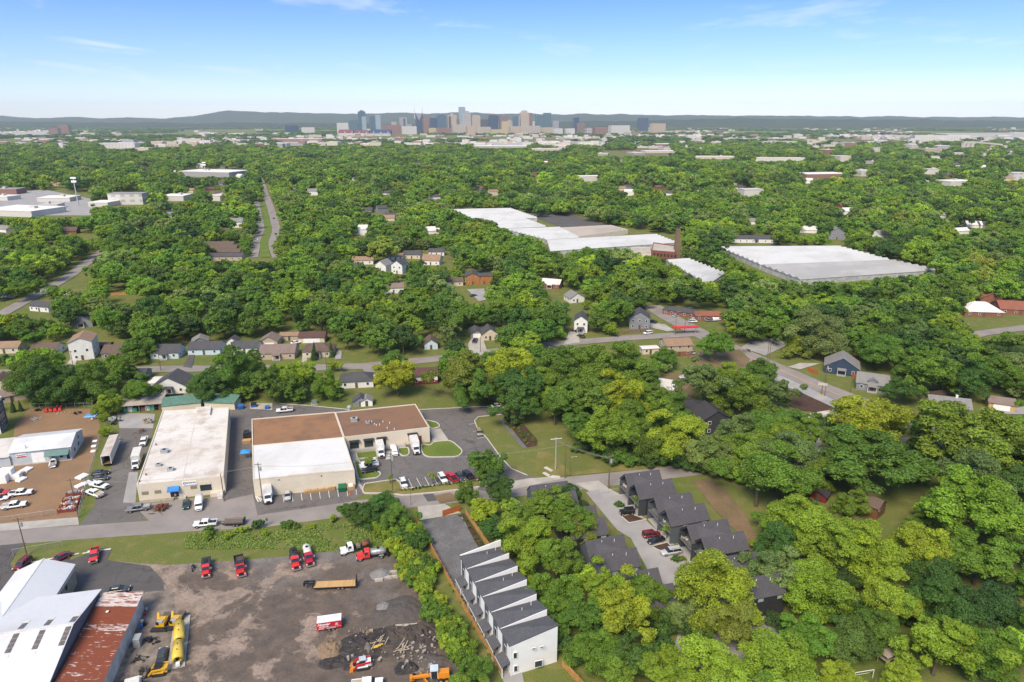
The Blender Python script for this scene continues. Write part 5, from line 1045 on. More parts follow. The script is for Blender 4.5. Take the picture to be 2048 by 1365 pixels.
MB().box(-2.4, 2.1, 1.06, 1.075, .98, 1.06).box(1.0, 2.1, 1.06, 1.076, .68, .9).build('stripe', M('pale_pink_stripe', (.6, .35, .33)), t)
MB().poly([(-1.9, 1.083, 1.3), (-1.2, 1.083, 1.3), (-1.35, 1.083, 1.9), (-1.75, 1.083, 1.9)][::-1]).build('emblem', MATS['pale_pink_stripe'], t)
# court of the dark houses
drive(jeep('black'), (1264, 1022), (1242, 1024), 'jeep', 'black boxy jeep beside the mulch bed', 'jeep', .9)
drive(suv('maroon', 4.8), (1288, 1070), (1318, 1066), CR, 'dark red SUV nosed up to the slate duplex', 'SUV', .9)
drive(sedan('black'), (1326, 1076), (1298, 1084), CR, 'black sedan between the red SUV and the mulch bed', 'car', .7)
drive(suv('silver', 5.4), (1361, 1099), (1323, 1105), CR, 'silver SUV parked in front of the black duplex', 'SUV', .9)
# avenue and side streets
for (kk, r_, f_, nm, lb, ct, z) in [
 (suv('white', 4.7), (1303, 665), (1288, 667), CR, 'white car on the side street by the board fence', 'car', .7), (sedan('silver'), (1345, 633), (1358, 630), CR, 'silver car on the lawn drive of the brick duplex', 'car', .7),
 (sedan('white'), (1380, 640), (1395, 638), CR, 'white car in front of the brick duplexes', 'car', .7), (suv('white', 4.6), (1378, 643), (1393, 643), CR, 'white hatchback beside the red-roofed duplex', 'car', .7),
 (sedan('grey'), (1413, 641), (1425, 640), CR, 'grey car at the red-roofed duplex', 'car', .7), (van('white', False), (1428, 640), (1440, 639), VN, 'white van at the red-roofed duplex', 'van', .8),
 (pickup('navy'), (1310, 645), (1296, 642), PK, 'dark pickup in the drive of the grey house', 'pickup', .8), (sedan('navy'), (1154, 663), (1144, 660), CR, 'dark blue car in the white farmhouse drive', 'car', .7), (sedan('charcoal'), (1168, 674), (1156, 670), CR, 'dark car by the fence of the white farmhouse', 'car', .7),
 (pickup('white', 'grey'), (1360, 757), (1384, 752), PK, 'white pickup in the cluttered yard behind the wood', 'pickup', .8), (box_truck('white', 5.4, False), (1318, 770), (1356, 776), 'box_truck', 'white flat truck in the cluttered yard behind the wood', 'truck', 1.2),
 (sedan('silver'), (1388, 707), (1378, 702), CR, 'silver car beside the tan house', 'car', .7), (sedan('black'), (1863, 783), (1875, 779), CR, 'black car under the trees behind the grey-roofed house', 'car', .7),
 (sedan('black'), (322, 765), (324, 775), CR, 'dark car under the white carport', 'car', .7), (sedan('white'), (585, 686), (598, 684), CR, 'white car behind the hipped cream house', 'car', .7), (pickup('black'), (948, 686), (952, 678), PK, 'black pickup in the drive of the small garage', 'pickup', .7),
 (sedan('white'), (130, 590), (138, 588), CR, 'white car beside the far street', 'car', .7), (sedan('black'), (104, 578), (116, 577), CR, 'black car beside the far street', 'car', .7), (suv('white', 4.6), (1, 594), (12, 594), CR, 'white car parked left of the far street lawn', 'car', .7),
 (sedan('silver'), (18, 594), (26, 594), CR, 'silver car parked by the far street lawn', 'car', .7), (sedan('maroon'), (1516, 727), (1508, 722), CR, 'red car at the edge of the avenue', 'car', .7),
 (sedan('charcoal'), (942, 592), (952, 590), CR, 'dark car in the drive of the wooden house', 'car', .7), (suv('white', 4.6), (396, 700), (390, 697), CR, 'white SUV beside the slate-roofed house', 'car', .7)]:
 drive(kk, r_, f_, nm, lb, ct, z)
for k_, (x, y) in enumerate(((524, 440), (522, 455), (519, 468), (516, 482), (543, 428), (548, 440))):
 drive(sedan(('white', 'silver', 'charcoal')[k_ % 3]), (x, y), (x-1, y-6), CR, 'car parked along the divided boulevard', 'car', .7, 'cars parked along the boulevard')
k = box_truck('white', 11.0, False, 'white'); a, b = at(1590, 838, 2), at(1672, 826, 2)
drive(semi_trailer(), (1675, 832), (1618, 842), 'semi_trailer', 'white semi trailer parked beside the dark dirt plot', 'trailer', 2)
# ------------------------------------------------------------------ trees
def leaf_material(name, trans=.33):
 m, t, b = newmat(name)
 oi = t.nodes.new('ShaderNodeObjectInfo'); at_ = t.nodes.new('ShaderNodeAttribute'); at_.attribute_name = 'tint'
 hs = t.nodes.new('ShaderNodeHueSaturation')
 ia = t.nodes.new('ShaderNodeAttribute'); ia.attribute_type = 'INSTANCER'; ia.attribute_name = 'leafcol'
 t.links.new(mixc(t, 1.0, oi.outputs['Color'], ia.outputs['Color'], 'ADD'), hs.inputs['Color'])
 t.links.new(ramp(t, oi.outputs['Random'], 0, 1, .492, .515), hs.inputs['Hue'])
 t.links.new(ramp(t, at_.outputs['Fac'], 0, 1, .60, 1.45), hs.inputs['Value'])
 n = noise_node(t, t.nodes.new('ShaderNodeNewGeometry').outputs['Position'], .35, 2)
 col = mixc(t, ramp(t, n.outputs[0], .4, .65), hs.outputs[0], (1.06, 1.0, .88), 'MULTIPLY')
 t.links.new(col, b.inputs['Base Color']); b.inputs['Roughness'].default_value = .55; b.inputs['Specular IOR Level'].default_value = .22
 tr = t.nodes.new('ShaderNodeBsdfTranslucent'); t.links.new(mixc(t, 1.0, col, (1.25, 1.25, .7), 'MULTIPLY'), tr.inputs[0])
 mx_ = t.nodes.new('ShaderNodeMixShader'); mx_.inputs[0].default_value = trans
 o = t.nodes['Material Output']
 t.links.new(b.outputs[0], mx_.inputs[1]); t.links.new(tr.outputs[0], mx_.inputs[2]); t.links.new(mx_.outputs[0], o.inputs['Surface'])
 return m
LEAF = leaf_material('foliage')
BARK = M('bark', (.10, .075, .055), rough=.95, fine=.5, fscale=3)
def quads_mesh(name, V, tint, mat):
 """V: (n, 4, 3) leaf quads; tint per leaf"""
 n = len(V); me = bpy.data.meshes.new(name)
 me.vertices.add(n*4); me.vertices.foreach_set('co', V.reshape(-1).astype(np.float32))
 me.loops.add(n*4); me.loops.foreach_set('vertex_index', np.arange(n*4, dtype=np.int32))
 me.polygons.add(n); me.polygons.foreach_set('loop_start', np.arange(0, n*4, 4, dtype=np.int32))
 me.polygons.foreach_set('loop_total', np.full(n, 4, dtype=np.int32))
 a = me.attributes.new('tint', 'FLOAT', 'POINT'); a.data.foreach_set('value', np.repeat(tint, 4).astype(np.float32))
 me.materials.append(mat); me.update(calc_edges=True); return me
def leaves(rng, pos, nrm, size, jit=.55):
 n = len(pos)
 nr = nrm+rng.normal(0, jit, (n, 3)); nr /= np.linalg.norm(nr, axis=1)[:, None]+1e-9
 r = rng.normal(0, 1, (n, 3)); t = np.cross(nr, r); t /= np.linalg.norm(t, axis=1)[:, None]+1e-9
 b = np.cross(nr, t); a = (size*rng.uniform(.6, 1.4, n))[:, None]; c = a*rng.uniform(.5, .8, n)[:, None]
 dz = nr*a*.25
 return np.stack([pos+t*a-dz, pos+b*c, pos-t*a-dz, pos-b*c], axis=1)
def crown(seed, nlobe=18, nleaf=9000, ls=.05, ax=(1, 1, .85), lr=(.26, .42), low=-.55, irr=.18, core=.10, nsub=9, sr=(.30, .52)):
 """unit crown: main lobes over an uneven ellipsoid of semi-axes ax, each carrying smaller leafy tufts"""
 rng = np.random.default_rng(seed); L = []; ph = rng.uniform(0, 6.28); k = 0
 while len(L) < nlobe:
  k += 1; z = rng.uniform(low, .98); th = rng.uniform(0, 6.28); q = math.sqrt(max(0, 1-z*z))
  rad = rng.uniform(.42, .74)*(1+irr*math.sin(2*th+ph)+irr*.7*math.sin(3*th+ph*2.3)+irr*rng.normal())
  c = np.array([q*math.cos(th)*ax[0], q*math.sin(th)*ax[1], z*ax[2]])*rad; r = rng.uniform(*lr)*(1-.2*max(0, z))
  if k < 900 and any(np.linalg.norm(c-c2) < .6*min(r, r2) for c2, r2, _ in L): continue
  L.append((c, r, rng.uniform(0, 1)))
 S = []
 for c, r, tn in L:
  for _ in range(nsub):
   d = rng.normal(0, 1, 3)+c*1.6+np.array([0, 0, .35]); d /= np.linalg.norm(d); s = r*rng.uniform(*sr)
   S.append((c+d*r*rng.uniform(.62, 1.0), s, .6*tn+.4*rng.uniform(0, 1)))
 C = np.array([l[0] for l in S]); Rr = np.array([l[1] for l in S]); T = np.array([l[2] for l in S]); P = []; Nn = []; Ti = []; got = 0; pr = Rr**2/np.sum(Rr**2)
 while got < nleaf:
  m = int(nleaf*1.6); idx = rng.choice(len(S), m, p=pr); d = rng.normal(0, 1, (m, 3)); d /= np.linalg.norm(d, axis=1)[:, None]
  rr = Rr[idx]*np.clip(rng.normal(.95, .16, m), .45, 1.45); sq = np.array([1, 1, .78]); p = C[idx]+d*rr[:, None]*sq; ok = rng.uniform(0, 1, m) < np.where(d[:, 2] < -.3, .3, 1.0)
  for j in range(0, m, 8000):
   q = p[j:j+8000]; ins = (((q[:, None, :]-C[None])/sq)**2).sum(2) < (Rr[None]*.80)**2; ins[np.arange(len(q)), idx[j:j+8000]] = False; ok[j:j+8000] &= ~ins.any(axis=1)
  p, d_, i_ = p[ok], d[ok], idx[ok]; P.append(p); Nn.append(d_*.8+np.array([0, 0, .4])); Ti.append(.6*T[i_]+.4*rng.uniform(0, 1, len(p))); got += len(p)
 P = np.concatenate(P)[:nleaf]; Nn = np.concatenate(Nn)[:nleaf]; Ti = np.concatenate(Ti)[:nleaf]
 nc = int(nleaf*core); d = rng.normal(0, 1, (nc, 3)); d /= np.linalg.norm(d, axis=1)[:, None]
 pc = d*rng.uniform(.1, .55, nc)[:, None]*np.array(ax); P = np.concatenate([P, pc]); Nn = np.concatenate([Nn, d]); Ti = np.concatenate([Ti, rng.uniform(0, 1, nc)])
 return quads_mesh('crown', leaves(rng, P, Nn, ls), Ti, LEAF)
def conifer(seed, nleaf=5000, ls=.05):
 rng = np.random.default_rng(seed); z = rng.uniform(-1, 1.1, nleaf); th = rng.uniform(0, 6.28, nleaf)
 whorl = .75+.25*np.cos(z*26+th*2); rr = (1.12-z)/2.1*.8*whorl*np.sqrt(rng.uniform(.35, 1, nleaf))
 P = np.stack([rr*np.cos(th), rr*np.sin(th), z], 1); Nn = np.stack([np.cos(th), np.sin(th), np.full(nleaf, .6)], 1)
 return quads_mesh('crown', leaves(rng, P, Nn, ls), rng.uniform(0, 1, nleaf), LEAF)
def trunk_mesh(seed):
 """unit trunk: from the ground (0) to the crown centre (1), limbs reaching into the crown"""
 rg = random.Random(seed); b = MB(); x = y = 0; pts = [(0, 0, 0)]
 for i in range(1, 5): x += rg.uniform(-.025, .025); y += rg.uniform(-.025, .025); pts.append((x, y, i*.25))
 rad = [.055, .045, .04, .034, .022]
 for i in range(4): b.tube(pts[i], pts[i+1], rad[i], rad[i+1], 7)
 for i in range(6):
  t = rg.uniform(.45, .95); a = rg.uniform(0, 6.28); q = pts[2] if t < .7 else pts[3]
  e = (q[0]+math.cos(a)*rg.uniform(.22, .4), q[1]+math.sin(a)*rg.uniform(.22, .4), q[2]+rg.uniform(.2, .5)); b.tube(q, e, .022, .006, 5)
 return b.mesh('trunk', BARK)
NEAR = [crown(11+i, n, 24000, .028, a, l, lo, ir, nsub=ns) for i, (n, a, l, lo, ir, ns) in enumerate([
 (20, (1, 1, .82), (.28, .44), -.6, .15, 10), (15, (1, .9, .95), (.30, .50), -.75, .2, 12), (26, (1, 1, .75), (.22, .38), -.5, .24, 8),
 (15, (.95, 1, 1.05), (.32, .48), -.8, .14, 12), (30, (1, 1, .9), (.20, .34), -.7, .28, 7), (12, (1, .95, .8), (.28, .46), -.5, .32, 12)])]
MID = [crown(41+i, n, 6500, .05, a, l, -.6, ir, nsub=7) for i, (n, a, l, ir) in enumerate([
 (18, (1, 1, .85), (.28, .44), .16), (15, (1, .9, .98), (.30, .48), .2), (24, (1, 1, .76), (.24, .38), .24), (14, (.95, 1, 1.05), (.32, .46), .16), (20, (1, 1, .9), (.22, .38), .3)])]
FAR = [crown(71+i, n, 1700, .10, a, l, -.45, ir, .06, nsub=4, sr=(.4, .6)) for i, (n, a, l, ir) in enumerate([
 (14, (1, 1, .85), (.34, .5), .16), (12, (1, .9, .95), (.36, .52), .2), (16, (1, 1, .74), (.30, .44), .26), (10, (1, 1, 1.05), (.34, .5), .2)])]
SHRUB = [crown(91+i, n, 4600, .062, (1, 1, h), (.3, .5), -.35, .3, nsub=7) for i, (n, h) in enumerate([(11, .75), (9, .95), (14, .65)])]
CON = [conifer(5), conifer(6)]
TRUNK = [trunk_mesh(i) for i in range(4)]
# real leaf colours, yellow-green to blue-green
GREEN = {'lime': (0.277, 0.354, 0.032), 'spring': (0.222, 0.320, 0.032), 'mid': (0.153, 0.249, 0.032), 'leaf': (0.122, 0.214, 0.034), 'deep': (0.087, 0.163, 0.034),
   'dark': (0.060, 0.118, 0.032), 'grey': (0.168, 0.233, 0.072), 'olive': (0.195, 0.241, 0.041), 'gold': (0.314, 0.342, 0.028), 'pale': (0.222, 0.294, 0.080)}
WORD = {'lime': 'bright lime green', 'spring': 'fresh yellow-green', 'mid': 'mid green', 'leaf': 'leafy green', 'deep': 'deep green', 'dark': 'dark green',
  'grey': 'grey-green', 'olive': 'olive green', 'gold': 'golden yellow-green', 'pale': 'pale green'}
TREES = []          # (base x, y, crown radius, crown centre height, vertical factor)
TCOUNT = 0
def put_tree(x, y, r, hc, kv, colour, lod, label, name='broadleaf_tree', group=None, seed=None):
 global TCOUNT
 TCOUNT += 1; rg = random.Random(seed if seed is not None else TCOUNT*37)
 t = thing(name, label, 'shrub' if 'shrub' in name or 'bush' in name else 'tree', (x, y, 0), 0, group)
 tr = link(bpy.data.objects.new('trunk', TRUNK[rg.randrange(4)])); tr.parent = t; tr.scale = (hc*1.0, hc*1.0, hc); tr.rotation_euler = (0, 0, rg.uniform(0, 6.28))
 c = link(bpy.data.objects.new('crown', lod[rg.randrange(len(lod))])); c.parent = t
 c.location = (0, 0, hc); c.scale = (r*rg.uniform(.93, 1.07), r*rg.uniform(.93, 1.07), r*kv); c.rotation_euler = (rg.uniform(-.08, .08), rg.uniform(-.08, .08), rg.uniform(0, 6.28))
 g = GREEN[colour]; j = rg.uniform(.88, 1.12); c.color = (g[0]*j*rg.uniform(.92, 1.08), g[1]*j, g[2]*j, 1)
 TREES.append((x, y, r)); return t
def tree_px(cx, cy, rp, colour, label, kv=.9, hf=.92, lod=None, name='broadleaf_tree', group=None):
 """tree whose crown is seen at (cx, cy) with half width rp in the photograph: solved for its place on the ground"""
 hc = 8.0
 for _ in range(8):
  p = at(cx, cy, hc); d = proj(p)[2]; r = rp*d/F; hc = r*hf
 if lod is None: lod = NEAR if d < 330 else MID
 return put_tree(p.x, p.y, r, hc, kv, colour, lod, label, name, group)
# ------------------------------------------------------------------ poles and wires
WOODP = M('pole_wood', (.16, .115, .08), rough=.95, fine=.4, fscale=2); STEELP = M('pole_steel', (.50, .52, .53), rough=.5, metal=.4)
def top_of(base, ty):
 b = at(*base); lo, hi = 0, 60
 for _ in range(40):
  m = (lo+hi)/2
  if proj((b.x, b.y, m))[1] > ty: lo = m
  else: hi = m
 return b, lo
POLES = {}
def pole(key, base, ty, label, arm=2.4, trans=False, steel=False, r=.15, name='utility_pole', lamp=False, cat='pole', hmax=13.5):
 b, h = top_of(base, ty); h = min(max(h, 2.0), hmax); t = thing(name, label, cat, (b.x, b.y, 0), GR)
 MB().tube((0, 0, 0), (0, 0, h), r, r*.65, 8).build('pole', STEELP if steel else WOODP, t)
 if arm:
  MB().box(-arm/2, arm/2, -.12, -.02, h-.55, h-.40).build('crossarm', FRAMEW if steel else WOODP, t)
  for k in (-.45, -.15, .15, .45): MB().tube((arm*k, -.07, h-.40), (arm*k, -.07, h-.18), .05, .04, 6).build('insulator', METALG, t)
 if trans: MB().tube((.45, 0, h-2.4), (.45, 0, h-1.3), .3, .3, 10).box(.1, .3, -.1, .1, h-2.0, h-1.6).build('transformer', METALG, t)
 if lamp: MB().path([(0, 0, h-.3), (.9, -.2, h+.1), (1.5, -.3, h+.05)], .04).box(1.4, 1.9, -.42, -.18, h-.02, h+.1).build('lamp_arm', METALG, t)
 POLES[key] = (b, h); return t
pole('a', (54, 1112), 1036, 'utility pole with crossarm beside the chain link fence', trans=True)
pole('b', (157, 1036), 957, 'utility pole standing at the row of red bins', arm=2.0)
pole('c', (449, 1003), 948, 'bare brown pole at the corner of the long cream warehouse', arm=0)
pole('d', (526, 1008), 926, 'utility pole in front of the white-roofed warehouse', trans=True, arm=1.8)
pole('e', (786, 990), 906, 'utility pole with a grey transformer in the dry grass strip', trans=True, arm=0)
pole('f', (822, 1010), 970, 'thin grey post at the far kerb of the street', arm=0, r=.07, name='street_post')
pole('g', (1111, 940), 875, 'pale steel pole with a wide white crossarm on the lawn', arm=3.4, steel=True, r=.2)
pole('h', (1130, 957), 884, 'brown wooden pole with a slanting crossarm by the lawn', arm=2.0)
pole('i', (1140, 953), 914, 'short brown street light pole on the dry verge', arm=0, lamp=True, r=.1, name='street_light')
pole('j', (1217, 978), 911, 'thick pole with a white transformer at the dark houses', trans=True, r=.22)
pole('k', (1217, 672), 643, 'utility pole beside the board fence of the side street')
pole('l', (1350, 670), 624, 'tall pole behind the red awning', arm=0, lamp=True); pole('m', (1369, 664), 632, 'pole at the lawn corner of the grey house', arm=0)
pole('n', (1378, 650), 614, 'utility pole in front of the red-roofed duplex'); pole('o', (1477, 688), 654, 'utility pole with transformers at the junction', trans=True)
pole('p', (1532, 739), 688, 'leaning brown pole at the avenue lay-by', arm=0); pole('q', (1536, 738), 676, 'taller pale pole at the avenue lay-by', arm=1.6)
pole('r', (1649, 768), 727, 'utility pole in the front lawn of the navy house', trans=True); pole('s', (1700, 787), 740, 'brown pole in front of the grey bungalow', arm=0)
pole('t', (1649, 793), 756, 'brown pole beside the sign frame in the avenue lay-by', arm=0, r=.12); pole('u', (322, 742), 697, 'utility pole in front of the light blue cottage')
pole('v', (961, 705), 673, 'dark pole at the drive of the small cream house', arm=0); pole('w', (654, 746), 706, 'utility pole in front of the cream hipped house')
pole('x', (148, 740), 702, 'utility pole beside the tall white balcony house', arm=1.6); pole('y', (1836, 838), 800, 'thin pole by the ochre garage drive', arm=0)
WIRE = M('wire', (.32, .30, .24), rough=.6)
def wires(a, b, n, label, dz=.3, r=.022, sag=.035, sp=.8):
 (p, h), (q, g) = POLES[a], POLES[b]; t = thing('power_line', label, 'cable', (p.x, p.y, 0), 0); d = q-p
 nrm = Vector((-d.y, d.x, 0)).normalized()
 for i in range(n):
  o = nrm*(i-(n-1)/2)*sp; pts = []
  for k in range(13):
   s = k/12; pts.append(tuple(d*s+o+Vector((0, 0, h-dz-i*.25+(g-h)*s-4*d.length*sag*s*(1-s)))))
  MB().path(pts, r, 4).build('wire', WIRE, t)
wires('g', 'h', 3, 'slack wires from the steel pole to the slanting brown pole', .6); wires('h', 'j', 3, 'sagging wires from the slanting pole to the thick pole', .6)
wires('e', 'h', 2, 'wires from the grass strip pole to the slanting brown pole', .8, .018); wires('d', 'e', 2, 'wires in front of the white-roofed warehouse', .8, .018)
wires('b', 'd', 2, 'wires crossing in front of the long cream warehouse', .8, .018); wires('q', 'r', 2, 'wires along the avenue to the navy house', .5, .018); wires('o', 'q', 2, 'wires along the avenue from the junction', .5, .018)
# ------------------------------------------------------------------ fences
CEDAR = M('fresh_cedar', (.46, .25, .085), rough=.8, c2=(.36, .185, .06), scale=.8); OLDW = M('old_board', (.22, .15, .095), rough=.9, c2=(.15, .10, .065), scale=.8); ORW = M('stained_cedar', (.40, .11, .025), rough=.75)
def board_fence(a, b, label, h=1.8, mat=None, name='board_fence', gap=.02, bw=.14):
 A, B = at(*a), at(*b); t = thing(name, label, 'fence', (A.x, A.y, 0), ang(A, B)); L = (B-A).length; mat = mat or CEDAR; n = int(L/2.44)+1
 pm = MB().box(-.06, .06, .02, .14, 0, h+.05).mesh('post', mat)
 for i in range(n+1):
  o = link(bpy.data.objects.new('post', pm)); o.parent = t; o.location = (min(L, i*2.44), 0, 0)
 for z in (.35, h-.35): MB().box(0, L, .02, .07, z-.05, z+.05).build('rail', mat, t)
 mb = MB(); k = int(L/(bw+gap))
 for i in range(k): x = i*(bw+gap); mb.box(x, x+bw, -.03, .0, .04, h+rnd.uniform(-.02, .02))
 o = mb.build('boards', mat, t); o['kind'] = 'stuff'; return t
board_fence((830, 1040), (905, 1178), 'cedar picket fence along the gravel court'); board_fence((905, 1178), (1003, 1352), 'cedar picket fence along the row house walk')
board_fence((931, 1028), (984, 1104), 'cedar fence behind the red mulch strip', 1.5); board_fence((886, 1034), (921, 1022), 'orange stained wooden screen at the gravel court', 1.9, ORW)
board_fence((1124, 1332), (1172, 1385), 'cedar fence beside the white end wall of the row houses'); board_fence((1242, 669), (1296, 664), 'weathered board fence of the grey two-storey house', 1.8, OLDW)
board_fence((1615, 742), (1634, 750), 'short orange board fence beside the navy house', 1.8, ORW); board_fence((1860, 792), (1985, 782), 'old board fence behind the ochre garage', 1.9, OLDW)
board_fence((1700, 752), (1716, 759), 'orange gate fence between navy house and grey bungalow', 1.8, ORW); board_fence((222, 592), (258, 590), 'curving tan board fence in the far gardens', 1.8, CEDAR)
board_fence((892, 520), (905, 520), 'brown board fence in the clearing of white houses', 1.8, OLDW); board_fence((975, 800), (1012, 806), 'tan board fence at the corner of the car park', 1.7, OLDW)
board_fence((830, 772), (900, 790), 'old rail fence in the lawn behind the car park', .9, OLDW, gap=.5); board_fence((308, 802), (368, 798), 'dark solid fence behind the lean-to', 2.2, BLACKM)
def link_fence(a, b, label, h=1.9):
 A, B = at(*a), at(*b); t = thing('chain_link_fence', label, 'fence', (A.x, A.y, 0), ang(A, B)); L = (B-A).length; n = max(2, int(L/3))
 pm = MB().tube((0, 0, 0), (0, 0, h), .05, .05, 6).mesh('post', METALG)
 for i in range(n+1):
  o = link(bpy.data.objects.new('post', pm)); o.parent = t; o.location = (L*i/n, 0, 0)
 MB().tube((0, 0, h), (L, 0, h), .035, .035, 5).build('top_rail', METALG, t)
 mb = MB(); k = int(L/.45)
 for i in range(k):
  x = i*.45; mb.tube((x, 0, .05), (min(L, x+.9), 0, h), .008, .008, 3, caps=False); mb.tube((min(L, x+.9), 0, .05), (x, 0, h), .008, .008, 3, caps=False)
 o = mb.build('mesh', METALG, t); o['kind'] = 'stuff'
link_fence((27, 1113), (125, 1096), 'chain link fence beside the asphalt corner'); link_fence((158, 1036), (185, 935), 'chain link fence between the dirt lot and the driveway'); link_fence((185, 935), (200, 880), 'chain link fence behind the parked semi trailer')
link_fence((0, 1048), (112, 1032), 'chain link fence along the front of the dirt lot'); link_fence((62, 818), (186, 816), 'chain link fence at the back of the dirt lot'); link_fence((1196, 991), (1236, 984), 'low black fence at the court entrance', 1.2)
# ------------------------------------------------------------------ work yard machines
YEL = paint('plant_yellow', (.60, .34, .015)); ORA = paint('plant_orange', (.62, .22, .01)); LYEL = paint('tank_yellow', (.62, .43, .05)); TRK = M('track', (.03, .028, .027), rough=.9); WHT = P_('white'); RED = P_('red')
def oval_track(L, h, w_):
 n = 8; pts = [(L/2-h/2+h/2*math.cos(a), h/2+h/2*math.sin(a)) for a in np.linspace(-math.pi/2, math.pi/2, n)]+[(-L/2+h/2+h/2*math.cos(a), h/2+h/2*math.sin(a)) for a in np.linspace(math.pi/2, 3*math.pi/2, n)]
 return MB().hexa([(x, -w_/2, z) for x, z in pts], [(x, w_/2, z) for x, z in pts])
@kit
def paver():
 k = Kit()
 for s in (-1, 1): k.add('track', oval_track(2.6, .7, .4), TRK, (0, s*.75, 0))
 k.add('body', MB().box(-1.2, 1.2, -.9, .9, .6, 1.5).taper(-1.0, 1.0, .8, 1.5, -.8, .8, .7, 1.75), YEL); k.add('conveyor', MB().tube((.2, .75, 1.3), (1.6, 1.25, 2.0), .36, .34, 12), YEL)
 k.add('hopper', MB().hexa([(1.2, -1.0, .6), (2.2, -1.1, .6), (2.2, .3, .6), (1.2, .3, .6)], [(1.2, -1.15, 1.5), (2.5, -1.25, 1.6), (2.5, .4, 1.6), (1.2, .4, 1.5)]), M('bare_steel', (.10, .085, .07), rough=.7)); k.add('screed', MB().box(-2.2, -1.5, -1.7, 1.7, .1, .55).box(-1.6, -1.3, -1.6, 1.6, .5, .7), TRK)
 k.add('engine', MB().box(-1.2, -.4, -.6, .5, 1.5, 1.9).tube((-.6, .4, 1.7), (-.6, .4, 2.3), .07), METALG); k.add('seat', MB().box(-1.4, -1.1, .2, .7, 1.3, 1.9), BLACKM); return k
drive(paver(), (316, 1258), (332, 1232), 'asphalt_paver', 'yellow asphalt paver next to the rusty shed', 'paver', .9, scale=.95); drive(paver(), (343, 1255), (360, 1230), 'asphalt_paver', 'yellow asphalt paver next to the yellow tanks', 'paver', .9, scale=.95)
@kit
def loader(body, cabc):
 """compact track loader"""
 k = Kit(); bm = {'yellow': YEL, 'white': WHT}[body]; am = YEL if body == 'yellow' else RED
 for s in (-1, 1): k.add('track', oval_track(2.5, .75, .42), TRK, (0, s*.78, 0)); k.add('track_guard', MB().box(-1.0, 1.0, -.2, .2, .74, .86), bm, (0, s*.78, 0)); k.add('lift_arm', MB().hexa([(-1.5, -.1, 1.5), (.9, -.1, 1.2), (1.7, -.1, .3), (1.9, -.1, .5), (1.1, -.1, 1.5), (-1.5, -.1, 1.8)], [(-1.5, .1, 1.5), (.9, .1, 1.2), (1.7, .1, .3), (1.9, .1, .5), (1.1, .1, 1.5), (-1.5, .1, 1.8)]), am, (0, s*.86, 0))
 k.add('engine_cover', MB().box(-1.6, -.5, -.62, .62, .6, 1.55), bm); k.add('cab', MB().taper(-.6, .8, .58, .6, -.55, .5, .55, 2.05), VGL); k.add('cab_roof', MB().box(-.7, .6, -.6, .6, 2.05, 2.15), M('cab_grey', (.42, .46, .50)) if cabc == 'grey' else BLACKM)
 k.add('bucket', MB().hexa([(1.8, -.98, .1), (2.5, -.98, .08), (2.5, .98, .08), (1.8, .98, .1)], [(1.8, -.98, .8), (2.0, -.98, .75), (2.0, .98, .75), (1.8, .98, .8)]), {'yellow': BLACKM, 'white': ORA}[body]); return k
drive(loader('yellow', 'black'), (334, 1338), (302, 1342), 'track_loader', 'yellow compact track loader beside the dark coupe', 'loader', .9); drive(loader('white', 'grey'), (742, 1325), (708, 1331), 'track_loader', 'red and white track loader beside the rubble', 'loader', .9)
k = Kit(); k.add('front_frame', MB().hexa([(0, -.3, 1.2), (4.6, -.22, .9), (4.6, .22, .9), (0, .3, 1.2)], [(0, -.3, 1.7), (4.6, -.22, 1.3), (4.6, .22, 1.3), (0, .3, 1.7)]).box(4.3, 4.8, -.5, .5, .7, 1.4), ORA); k.add('engine_cover', MB().taper(-2.6, -.4, .75, .9, -2.5, -.4, .65, 2.1), ORA)
k.add('cab', MB().taper(-.4, .9, .7, 1.1, -.3, .8, .66, 2.8), VGL); k.add('cab_roof', MB().box(-.5, 1.0, -.8, .8, 2.8, 2.95), M('pale_blue_roof', (.50, .58, .63))); k.add('blade', MB().box(2.0, 2.2, -1.7, 1.7, .15, .8, rz=.5, c=(2.1, 0)), ORA); k.add('front_axle', MB().box(4.0, 4.3, -1.0, 1.0, .5, .75), ORA); k.add('post', MB().box(1.4, 1.6, -.1, .1, 1.5, 2.3), ORA); k.add('cab_frame', MB().box(-.42, -.3, -.72, .72, 1.1, 2.8).box(.82, .92, -.72, -.6, 1.1, 2.8).box(.82, .92, .6, .72, 1.1, 2.8), M('pale_frame', (.55, .6, .62)))
for x in (-2.0, -.9, 4.15):
 for s in (-1, 1): k.add('wheel', MB().tube((0, -.18, 0), (0, .18, 0), .55, .55, 14, 0).tube((0, -.19, 0), (0, .19, 0), .3, .3, 10, 1).mesh('wheel', [TYRE, ORA]), None, (x, s*.95, .55))
drive(k, (905, 1350), (838, 1356), 'road_grader', 'orange road grader with a pale blue cab roof', 'grader', 1.0)
